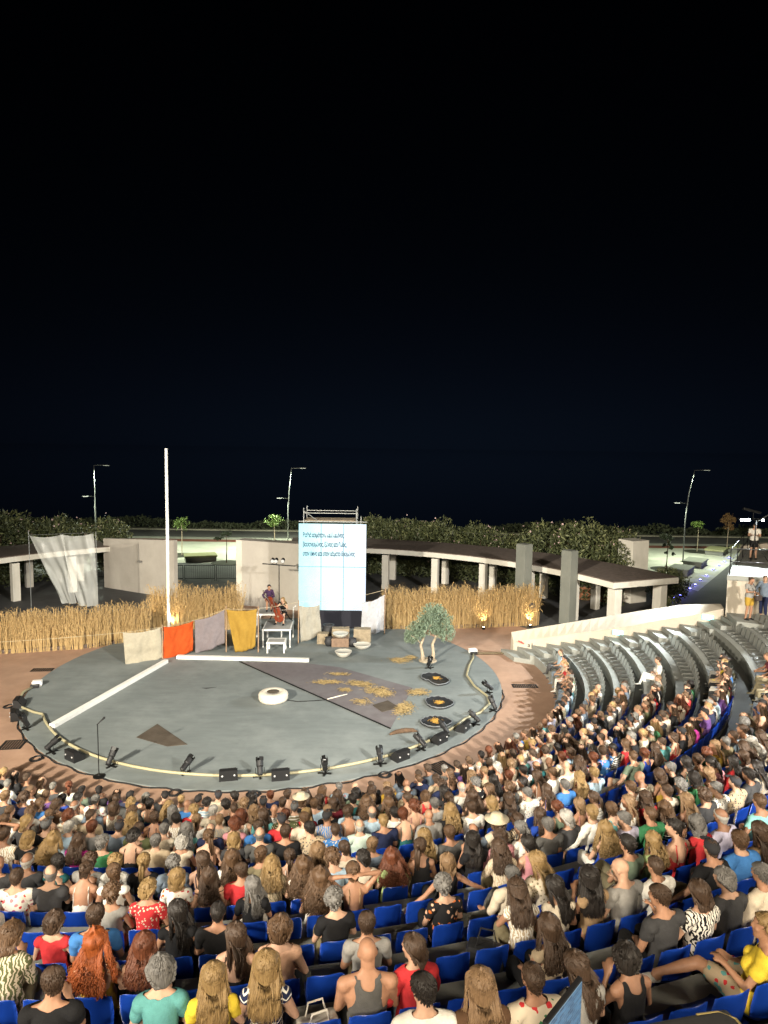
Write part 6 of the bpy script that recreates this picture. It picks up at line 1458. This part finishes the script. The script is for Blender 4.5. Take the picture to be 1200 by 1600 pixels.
    (8, -66.2, 'f1', 'long_curly', 'blond', 'tank', 'royal blue', None, 'trousers', 'white', 0),
    (8, -64.7, 'm4', 'short', 'grey', 'shirt', 'lavender', None, 'trousers', 'black', 0),
    (9, -67.7, 'f4', 'bun', 'black', 'tshirt', 'sage', None, 'trousers', 'khaki', 1),
    (10, -69.0, 'm1', 'cropped', 'dark brown', 'shirt', 'white', None, 'trousers', 'charcoal', 1),
    (10, -70.9, 'f3', 'long_straight', 'black', 'sleeveless', 'tan', None, 'trousers', 'black', 1),
    (10, -71.6, 'f2', 'long_straight', 'black', 'sleeveless', 'cream', None, 'trousers', 'khaki', 1),
    (10, -66.3, 'm5', 'cap', 'black', 'tshirt', 'black', None, 'shorts', 'khaki', 1),
    (10, -65.0, 'f1', 'long_straight', 'dark brown', 'tshirt', 'tan', None, 'trousers', 'black', 1),
    (11, -68.3, 'f2', 'mid_short', 'grey', 'tshirt', 'charcoal', None, 'trousers', 'black', 0),
    (8, -60.6, 'm5', 'curly_short', 'dark brown', 'tshirt', 'charcoal', None, 'trousers', 'navy', 0),
    (7, -58.6, 'm1', 'curly_short', 'grey', 'tshirt', 'green', None, 'trousers', 'black', 0),
    (8, -63.2, 'f3', 'long_wavy', 'brown', 'tshirt', 'black', ('stripes', 'black', 'cream', None), 'trousers', 'black', 0),
    (8, -58.9, 'm4', 'short', 'grey', 'shirt', 'white', ('spots', 'white', 'charcoal', None), 'trousers', 'black', 0),
    (8, -57.8, 'm1', 'cap', 'dark', 'shirt', 'beige', ('spots', 'beige', 'charcoal', None), 'trousers', 'black', 0),
    (9, -60.8, 'm5', 'cropped', 'brown', 'tshirt', 'aqua', None, 'shorts', 'beige', 1),
    (6, -60.1, 'm1', 'short', 'brown', 'tshirt', 'white', None, 'trousers', 'black', 0),
    (6, -61.7, 'f2', 'ponytail', 'dark brown', 'tshirt', 'white', ('stripes', 'white', 'grey', None), 'trousers', 'black', 0),
    (7, -61.2, 'f3', 'long_straight', 'dark brown', 'tshirt', 'red', None, 'trousers', 'black', 0),
    (11, -70.6, 'm4', 'short', 'dark brown', 'tshirt', 'charcoal', None, 'trousers', 'black', 1),
    (11, -69.3, 'f1', 'bob', 'dark brown', 'tshirt', 'white', ('animal', 'white', 'black', None), 'trousers', 'black', 0),
    (11, -67.9, 'm1', 'short', 'grey', 'shirt', 'cream', None, 'trousers', 'beige', 1),
    (11, -65.9, 'f1', 'curly_short', 'dark brown', 'tshirt', 'brown', None, 'trousers', 'black', 0),
    (12, -73.9, 'f3', 'mid_short', 'black', 'tank', 'black', None, 'trousers', 'black', 2),
    (12, -74.9, 'f2', 'long_straight', 'dark brown', 'tshirt', 'grey', None, 'trousers', 'black', 0),
    (12, -70.5, 'fx', 'mid_short', 'blond', 'tshirt', 'yellow', None, 'shorts', 'red', 1),
    (0, -8.3, 'f2', 'bob', 'blond', 'shirt', 'red', None, 'trousers', 'white', 0),
    (0, -0.5, 'm6', 'short', 'brown', 'tshirt', 'light blue', None, 'trousers', 'charcoal', 0),
    (3, -17.8, 'f4', 'bun', 'dark brown', 'straps', 'white', None, 'trousers', 'white', 0),
    (5, -21.7, 'm4', 'short', 'black', 'tshirt', 'light blue', None, 'trousers', 'grey', 0),
    (5, -25.3, 'f2', 'bob', 'blond', 'sleeveless', 'yellow', None, 'trousers', 'beige', 0),
    (5, -22.5, 'f3', 'hat', 'cream', 'tshirt', 'black', None, 'trousers', 'black', 0),
    (5, -24.9, 'm4', 'short', 'black', 'tshirt', 'black', None, 'trousers', 'black', 0),
    (6, -28.2, 'm6', 'short', 'white', 'shirt', 'blue', None, 'trousers', 'khaki', 0),
]
ROWS = ROWN = ['front row', 'second row', 'third row', 'fourth row', 'fifth row', 'sixth row', 'seventh row', 'eighth row', 'ninth row', 'tenth row', 'eleventh row', 'twelfth row', 'thirteenth row', 'hindmost row']
def slot_angles(i):
    rr = row_r(i) + .44; a1 = wall_a(rr) - (STAIR_W + .35) / rr; n = int((a1 - A_LEFT) * rr / PITCH_S); da = PITCH_S / rr
    return [a1 - k * da for k in range(n)]
def project(p):
    v = Vector(p) - CAM_LOC; f = v.dot(_F)
    if f < .3: return None
    return (.5 + v.dot(_r) / f * 1040 / 1200, .5 - v.dot(_u) / f * 1040 / 1600, f)   # only used to leave out seats far outside the view
slots = []
for i in range(14):
    rr = row_r(i) + .44
    for k, a in enumerate(slot_angles(i)):
        p = Vector((rr * math.cos(a), rr * math.sin(a), deck_z(i) + SEAT_UP)); q = project(p + Vector((0, 0, .6)))
        if q is None or not (-.05 < q[0] < 1.05 and q[1] < 1.09): continue
        slots.append(dict(row=i, k=k, a=a, p=p, q=q, d=(p - CAM_LOC).length, who=None))
# assign described people to the nearest free slot of their row
for s_ in SPEC:
    c = [s for s in slots if s['row'] == s_[0] and s['who'] is None]
    if not c: continue
    s = min(c, key=lambda s: abs(s['a'] - R(s_[1])))
    if abs(s['a'] - R(s_[1])) * row_r(s_[0]) < 1.1: s['who'] = s_
rnd = random.Random(5)
HCW = ['black'] * 5 + ['dark brown'] * 9 + ['brown'] * 6 + ['light brown'] * 3 + ['blond'] * 3 + ['grey'] * 3 + ['white'] * 1 + ['auburn'] * 1
TC_M = ['black'] * 4 + ['charcoal'] * 3 + ['dark grey'] * 2 + ['grey'] * 2 + ['white'] * 8 + ['cream'] * 3 + ['navy'] * 3 + ['blue'] * 2 + ['light blue'] * 2 + ['grey blue'] + ['green', 'sage', 'olive', 'khaki', 'beige', 'beige', 'red', 'teal', 'burgundy', 'lavender']
TC_F = ['black'] * 4 + ['charcoal'] * 1 + ['white'] * 6 + ['cream'] * 4 + ['red', 'pink', 'light blue', 'peach'] + ['beige'] * 2 + ['peach', 'tan', 'navy', 'navy', 'blue', 'royal blue', 'teal', 'dark teal', 'green', 'light green', 'red', 'burgundy', 'pink', 'magenta', 'purple', 'orange', 'mustard', 'brown', 'grey', 'grey blue', 'khaki']
def rand_person(i):
    if rnd.random() < .58:
        b = rnd.choice(['f1', 'f1', 'f2', 'f3', 'f4', 'f5', 'f7', 'f8', 'f9']); h = rnd.choice(['long_straight', 'long_straight', 'long_wavy', 'long_wavy', 'long_curly', 'bob', 'bob', 'ponytail', 'bun', 'bun', 'mid_short', 'curly_short'])
        tp_ = rnd.choice(['tshirt', 'sleeveless', 'sleeveless', 'tank', 'straps', 'straps', 'shirt']); tc_ = rnd.choice(TC_F); bt = rnd.choice(['trousers', 'shorts', 'trousers'])
    else:
        b = rnd.choice(['m1', 'm1', 'm2', 'm3', 'm4', 'm5', 'm6', 'm7']); h = rnd.choice(['short', 'short', 'short', 'cropped', 'cropped', 'balding', 'curly_short', 'bald', 'mid_short', 'cap'])
        tp_ = rnd.choice(['tshirt', 'tshirt', 'tshirt', 'shirt', 'shirt']); tc_ = rnd.choice(TC_M); bt = rnd.choice(['trousers', 'trousers', 'shorts'])
    hc = rnd.choice(HCW) if h != 'cap' else rnd.choice(['black', 'grey', 'dark'])
    if h in ('balding',): hc = rnd.choice(['grey', 'white', 'dark brown'])
    pt = None
    if rnd.random() < .16: pt = rnd.choice([('floral', tc_, 'white' if tc_ not in ('white', 'cream') else 'red', 'pink'), ('stripes', tc_, 'white' if tc_ not in ('white', 'cream') else 'navy', None), ('spots', tc_, 'cream' if tc_ not in ('white', 'cream') else 'charcoal', None), ('animal', tc_, 'beige' if tc_ != 'beige' else 'brown', None)])
    return (i, 0, b, h, hc, tp_, tc_, pt, bt, rnd.choice(['black', 'navy', 'charcoal', 'beige', 'white', 'grey blue', 'khaki']), rnd.choice([0, 0, 0, 1, 1, 2]))
OCC_LIM = [-3.7, -21.8, -23.2, -25.5, -28.7, -21.8, -24.3, -28.3, -32.2, -34.8, -36.5, -38.2, -39.8, -41.3]
def occupied(s):
    i = s['row']; deg = math.degrees(s['a'])
    if deg > OCC_LIM[i]: return False
    p = [.97, .97, .96, .96, .95,   .94, .9, .74, .3, .1, .08, .06, .05, .0][i]
    if i >= 7 and deg > -67: p = .93 if i < 10 else .5
    return rnd.random() < p
for s in slots:
    if s['who'] is None and occupied(s):
        s['who'] = 'random'
occ = [s for s in slots if s['who'] is not None]
occ.sort(key=lambda s: s['d'])
print('slots', len(slots), 'occupied', len(occ))
indiv = occ[:300]; rest = occ[300:]
used = set()
def plabel(w):
    i, _, b, h, hc, tp_, tc_, pt, bt, bc, sk = w
    hn = HAIR_NOUN[h].format(hc)
    pn = '' if pt is None else {'floral': 'floral ', 'stripes': 'striped ', 'spots': 'spotted ', 'animal': 'swirl-print ', 'chevron': 'zigzag '}[pt[0]]
    return 'person with %s in %s%s %s' % (hn, pn, tc_, TOPN[tp_])
for s in indiv:
    w = s['who']
    if w == 'random':
        for _ in range(200):
            w = rand_person(s['row']); lab = plabel(w) + ', ' + ROWN[s['row']]
            if lab not in used: break
        s['who'] = w
    lab = plabel(w) + ', ' + ROWN[s['row']]
    k = 2
    base = lab
    while lab in used:
        lab = base.replace('person with', 'person further right with' if k == 2 else 'person rightmost with'); k += 1
    used.add(lab); s['label'] = lab; s['short'] = ('' if lab == base else 'further-right ') + plabel(w).replace('person with ', '').replace(' in ', ', ', 1)
    i, _, b, h, hc, tp_, tc_, pt, bt, bc, sk = w
    shoes = 'white' if b == 'fx' else math.degrees(s['a']) > -45
    jit = rnd.uniform(-.12, .12); rotz = s['a'] + math.pi / 2 + jit
    s['rot'] = s['a'] + math.pi / 2
    person(lab, b, h, hc, tp_, tc_, cloth_pattern(*pt) if pt else None, bt, bc if b != 'fx' else cloth_pattern('floral', 'beige', 'red', 'teal'), sk, s['p'] + Vector((0, 0, .005)), rotz, 'seated audience', shoes, rnd.uniform(.855, .94), sash=(tp_ == 'tshirt' and tc_ == 'grey' and i >= 8 and bc == 'khaki'))
# farther people: one mass
LOD = {}
def decimated(me, target):
    ob = bpy.data.objects.new('t', me); COL.objects.link(ob); md = ob.modifiers.new('d', 'DECIMATE'); md.ratio = min(1., target / max(1, len(me.polygons)))
    m2 = bpy.data.meshes.new_from_object(ob.evaluated_get(bpy.context.evaluated_depsgraph_get())); bpy.data.objects.remove(ob)
    n = len(m2.vertices); Q = np.empty(n * 3); m2.vertices.foreach_get('co', Q); F = [tuple(p.vertices) for p in m2.polygons]; return m2, Q.reshape(-1, 3), F
def lod(bk):
    if bk in LOD: return LOD[bk]
    B = BODIES[bk]; P = B.P.copy()
    reg_ = np.zeros(len(P), int); reg_[np.isin(B.lab, ['torso', 'uarm'])] = 1; reg_[np.isin(B.lab, ['thigh', 'shin', 'foot'])] = 2
    reg_[(B.lab == 'uarm') & (B.t > .62)] = 0; reg_[(B.L[:, 2] > .6) & (reg_ == 1)] = 0
    P[reg_ == 1] += B.N[reg_ == 1] * .018
    me = mesh_np('t', P, B.tris); at = me.attributes.new('reg', 'FLOAT', 'POINT'); at.data.foreach_set('value', reg_.astype(np.float32))
    m2, Q, F = decimated(me, 1300); rr_ = np.empty(len(Q), np.float32); m2.attributes['reg'].data.foreach_get('value', rr_)
    LOD[bk] = (Q, np.rint(rr_).astype(int), F); bpy.data.meshes.remove(m2); return LOD[bk]
HLOD = {}
def hlod(h):
    if h not in HLOD:
        src = HAIRM[h] if h in HAIRM else (CAPM if h == 'cap' else HATMESH); m2, Q, F = decimated(src, 420); HLOD[h] = (Q, F); bpy.data.meshes.remove(m2)
    return HLOD[h]
HRGB = {'black': (.015, .012, .011), 'dark brown': (.06, .038, .024), 'brown': (.11, .065, .036), 'light brown': (.18, .11, .058), 'blond': (.34, .225, .1), 'grey': (.2, .19, .17), 'white': (.5, .47, .42), 'auburn': (.14, .045, .02), 'dark': (.02, .02, .02)}
SRGB = [(.5, .3, .2), (.38, .2, .12), (.26, .135, .08)]
Vs, Fs, Cs = [], [], []; nv_ = 0
for s in rest:
    w = s['who'] if s['who'] != 'random' else rand_person(s['row']); i, _, b, h, hc, tp_, tc_, pt, bt, bc, sk = w
    Q, rg_, F = lod(b); rot = s['a'] + math.pi / 2 + rnd.uniform(-.2, .2); c, sn = math.cos(rot), math.sin(rot); k = rnd.uniform(.84, .95)
    col = np.array([SRGB[sk], CL[tc_], CL[bc]])[rg_]
    hcl = HRGB.get(hc, (.05, .03, .02))
    if h != 'bald':
        hq, hf = hlod(h); H4 = np.array(BODIES[b].Hm); hq = hq @ H4[:3, :3].T + H4[:3, 3]; n0 = len(Q); Q = np.concatenate([Q, hq]); F = F + [tuple(j + n0 for j in q) for q in hf]
        v = RNG.uniform(.8, 1.25, (len(hq), 1)); col = np.concatenate([col, np.array([hcl]) * v])
    X = np.stack([Q[:, 0] * c - Q[:, 1] * sn, Q[:, 0] * sn + Q[:, 1] * c, Q[:, 2]], 1) * k + np.array(s['p'])
    Vs.append(X); Fs += [tuple(j + nv_ for j in q) for q in F]; Cs.append(col); nv_ += len(X)
if Vs:
    me = mesh_np('seated_crowd', np.concatenate(Vs), Fs, smooth=True); ca = me.color_attributes.new('tint', 'FLOAT_COLOR', 'POINT')
    ca.data.foreach_set('color', np.concatenate([np.concatenate(Cs), np.ones((nv_, 1))], 1).astype(np.float32).ravel())
    m = bpy.data.materials.new('crowd_clothes'); m.use_nodes = True; n = m.node_tree.nodes; vc = n.new('ShaderNodeVertexColor'); vc.layer_name = 'tint'; m.node_tree.links.new(vc.outputs['Color'], n['Principled BSDF'].inputs['Base Color']); n['Principled BSDF'].inputs['Roughness'].default_value = .8
    stuff('seated_crowd', me, m, 'mass of smaller seated spectators in the far rows', 'crowd')
# ---- seats
n_blue = 0; far = []
seat_slots = sorted(slots, key=lambda s: s['d'])
byrow = {}
for s in slots: byrow.setdefault(s['row'], []).append(s)
for r_ in byrow.values(): r_.sort(key=lambda s: s['k'])
ORD = ['first', 'second', 'third', 'fourth', 'fifth', 'sixth', 'seventh', 'eighth', 'ninth', 'tenth', 'eleventh', 'twelfth', 'thirteenth', 'fourteenth', 'fifteenth', 'sixteenth', 'seventeenth', 'eighteenth', 'nineteenth', 'twentieth']
def grey_zone(s): return math.degrees(s['a']) > -26 - 1.2 * s['row']
n_grey = 0
for s in seat_slots:
    rot = s['a'] + math.pi / 2; g = grey_zone(s); row = s['row']
    if g:
        if 'label' in s or s['who'] is not None:
            far.append((s, True)); continue
        n = s['k']; place = (ORD[n] if n < 20 else '%dth' % (n + 1)) + ' from the side wall'
        seat('empty grey plastic seat, %s, %s' % (ROWN[row], place), s['p'], rot, M_SEATG, 'grey plastic seats by the side wall'); n_grey += 1
    else:
        if n_blue >= 190 or (s['who'] is not None and 'label' not in s):
            far.append((s, False)); continue
        n_blue += 1
        if s['who'] is not None:
            lab = 'blue seat under %s, %s' % (s['short'], ROWS[row])
        else:
            # count along the row to the nearest person on the right-hand side
            r_ = byrow[row]; j = r_.index(s); c = 0; nb_ = None
            while j > 0:
                j -= 1; c += 1
                if r_[j]['who'] is not None and 'label' in r_[j]: nb_ = r_[j]; break
            if nb_ is not None: lab = 'empty blue seat %sleft of %s, %s' % ('' if c == 1 else ORD[min(c, 20) - 1] + ' ', nb_['short'], ROWS[row])
            else: lab = 'empty blue seat, %s from the right end of the %s' % (ORD[min(c, 20) - 1] if c else 'last', ROWS[row])
        if len(lab.split()) > 16: lab = lab.replace('empty blue seat', 'blue seat').replace('-haired', '')
        if len(lab.split()) > 16: lab = lab.replace(' hair,', ',')
        seat(lab, s['p'], rot, M_SEATB, 'blue plastic seats')
print('blue', n_blue, 'grey', n_grey, 'far seats', len(far))
for isg in (True, False):
    Vs = []; Fs = []; nv_ = 0
    for s, g in far:
        if g != isg: continue
        rot = s['a'] + math.pi / 2; c, sn = math.cos(rot), math.sin(rot)
        for me in SEATM[:2]:
            n = len(me.vertices); Q = np.empty(n * 3); me.vertices.foreach_get('co', Q); Q = Q.reshape(-1, 3)
            Vs.append(np.stack([Q[:, 0] * c - Q[:, 1] * sn, Q[:, 0] * sn + Q[:, 1] * c, Q[:, 2]], 1) * .89 + np.array(s['p'])); Fs += [tuple(j + nv_ for j in p.vertices) for p in me.polygons]; nv_ += n
    if Vs: stuff('occupied_seats', mesh_np('occupied_seats', np.concatenate(Vs), Fs, smooth=True), M_SEATG if isg else M_SEATB, ('grey' if isg else 'blue') + ' plastic seats hidden under the far crowd', 'seats')

# ================================================================== STANDING PEOPLE AND PERFORMERS
person('person standing on the landing in grey t-shirt and yellow shorts with shoulder bag', 's2', 'short', 'dark brown', 'tshirt', 'grey', None, 'shorts', 'mustard', 1, (17.72, -2.0, LZ + .79), R(200), 'people standing at the right', True, .9)
person('person standing sideways on the landing in grey shirt and navy trousers', 's1', 'cropped', 'brown', 'shirt', 'grey blue', None, 'trousers', 'navy', 0, (18.4, -1.75, LZ + .79), R(115), 'people standing at the right', True, .9)
person('person behind the railing in white t-shirt and black shorts at light tower', 's3', 'cap', 'black', 'tshirt', 'white', None, 'shorts', 'black', 0, (20.5, 2.9, 4.55 + .79), R(150), 'people standing at the right', True, .9)
bg_ = thing('shoulder_bag', 'dark shoulder bag carried by the person in yellow shorts', 'bag', (17.86, -2.1, LZ + .86), R(200))
b = BM(); box(b, (0, .16, .0), (.26, .1, .2), bevel=.03); obj('pouch', b, mat('bag_brown', (.06, .045, .04), rough=.7), bg_)
b = BM(); tube(b, [(-.02, .16, .1), (.12, .12, .35), (.2, .02, .56), (.14, -.12, .35), (.0, -.02, .12)], .012, 5); obj('strap', b, mat('bag_brown', (.06, .045, .04)), bg_)
# two cellists on the white platforms
M_CELLO = mat('cello_varnish', (.2, .035, .012), rough=.25, coat=.5, noise_amt=.25, noise_scale=5)
def cello(label, loc, rz, tilt):
    t = thing('cello', label, 'cello', loc, 0); t.rotation_euler = (R(tilt), R(10), rz)
    def prof(z):
        return float(np.interp(z, [0, .06, .2, .3, .36, .42, .52, .64, .74, .76], [.05, .17, .22, .19, .14, .135, .15, .165, .1, .03]))
    b = BM(); zs = np.linspace(0, .76, 22); rings = []
    for z in zs:
        w = prof(z); rings.append([b.verts.new((x, y, z)) for x, y in ((-w, -.055), (-w * .5, -.075), (w * .5, -.075), (w, -.055), (w, .055), (w * .5, .07), (-w * .5, .07), (-w, .055))])
    for A, B_ in zip(rings, rings[1:]):
        for j in range(8): b.faces.new((A[j], A[(j + 1) % 8], B_[(j + 1) % 8], B_[j]))
    b.faces.new(rings[0][::-1]); b.faces.new(rings[-1]); obj('body', fix(b), M_CELLO, t)
    b = BM(); box(b, (0, .085, .85), (.035, .03, .62)); tube(b, [(0, .08, 1.14), (0, .07, 1.22), (0, .03, 1.26), (0, .0, 1.22)], .018, 7); obj('neck', b, M_BARK, t)
    b = BM(); box(b, (0, .095, .33), (.09, .04, .05)); obj('bridge', b, M_POLE, t)
    b = BM(); tube(b, [(0, 0, 0), (0, -.02, -.28)], .007, 5); obj('endpin', b, M_TUBE, t)
    b = BM()
    for x in (-.012, -.004, .004, .012): tube(b, [(x, .115, .1), (x, .118, .33), (x, .103, 1.15)], .0015, 3, cap=False)
    o = obj('strings', b, M_TUBE, t); o['kind'] = 'stuff'
    return t
def stool(label, loc, h):
    t = thing('stool', label, 'stool', loc, 0, 'stools of the musicians')
    b = BM(); lathe(b, [(.15, h - .04), (.17, h - .03), (.17, h), (.15, h + .005)], 18); obj('seat', b, M_BLACKP, t)
    for k_ in range(4):
        a = k_ * 1.571 + .78; b = BM(); tube(b, [(.1 * math.cos(a), .1 * math.sin(a), h - .04), (.16 * math.cos(a), .16 * math.sin(a), 0)], .012, 5); obj('leg', b, M_BLACK, t)
z1, z2 = ORZ + .86, ORZ + 1.16
stool('black stool under the front cellist', (-.35, 4.75, z1), .42); stool('black stool under the rear musician', (-1.25, 6.1, z2), .42)
person('musician with blond hair bowing a cello on the middle white platform', 'c1', 'long_straight', 'blond', 'sleeveless', 'black', None, 'shorts', 'black', 0, (-.35, 4.75, z1 + .43), R(165), 'musicians on the platforms', True, .93)
person('musician in dark aubergine shirt sitting on the highest white platform', 'c2', 'short', 'black', 'shirt', 'aubergine', None, 'shorts', 'burgundy', 1, (-1.25, 6.1, z2 + .43), R(190), 'musicians on the platforms', True, .93)
cello('red brown cello held by the blond musician', (-.42, 4.3, z1 + .2), R(170), -18)
t = thing('cello_bow', 'thin cello bow in the blond musician\'s hand', 'bow', (-.75, 4.35, z1 + .68), R(10)); b = BM(); tube(b, [(-.05, 0, 0), (.62, 0, .05)], .006, 5); obj('stick', b, M_POLE, t)
b = BM(); tube(b, [(-.05, 0, -.02), (.62, 0, .035)], .003, 4); obj('hair', b, M_WOODW, t)
cello('dark cello resting beside the aubergine shirted musician', (-.85, 5.75, z2 + .15), R(150), -35)
# bags and bits among the seats

def free_seat(row, deg):
    c = [s for s in slots if s['row'] == row and s['who'] is None]; s = min(c, key=lambda s: abs(s['a'] - R(deg))); return s['p'] + Vector((0, 0, .008))
BAG1 = free_seat(11, -81.6); BAG2 = free_seat(10, -74)
def tote(label, loc, rz, m, s=1.):
    t = thing('handbag', label, 'bag', loc, rz, 'bags left on seats and steps'); t.scale = (s, s, s)
    b = BM(); box(b, (0, 0, .11), (.34, .16, .22), bevel=.045); obj('pouch', b, m, t, smooth=False)
    for k_ in (-1, 1):
        b = BM(); tube(b, [(-.09, k_ * .05, .2), (-.06, k_ * .06, .32), (.06, k_ * .06, .32), (.09, k_ * .05, .2)], .009, 5); obj('handle', b, m, t)
tote('white handbag left on an empty blue seat near the bald spectator', BAG1, .4, mat('white_leather', (.6, .57, .5), rough=.5))
tote('black handbag left on an empty blue seat', BAG2, -.3, mat('black_leather', (.02, .02, .021), rough=.4), 1.1)
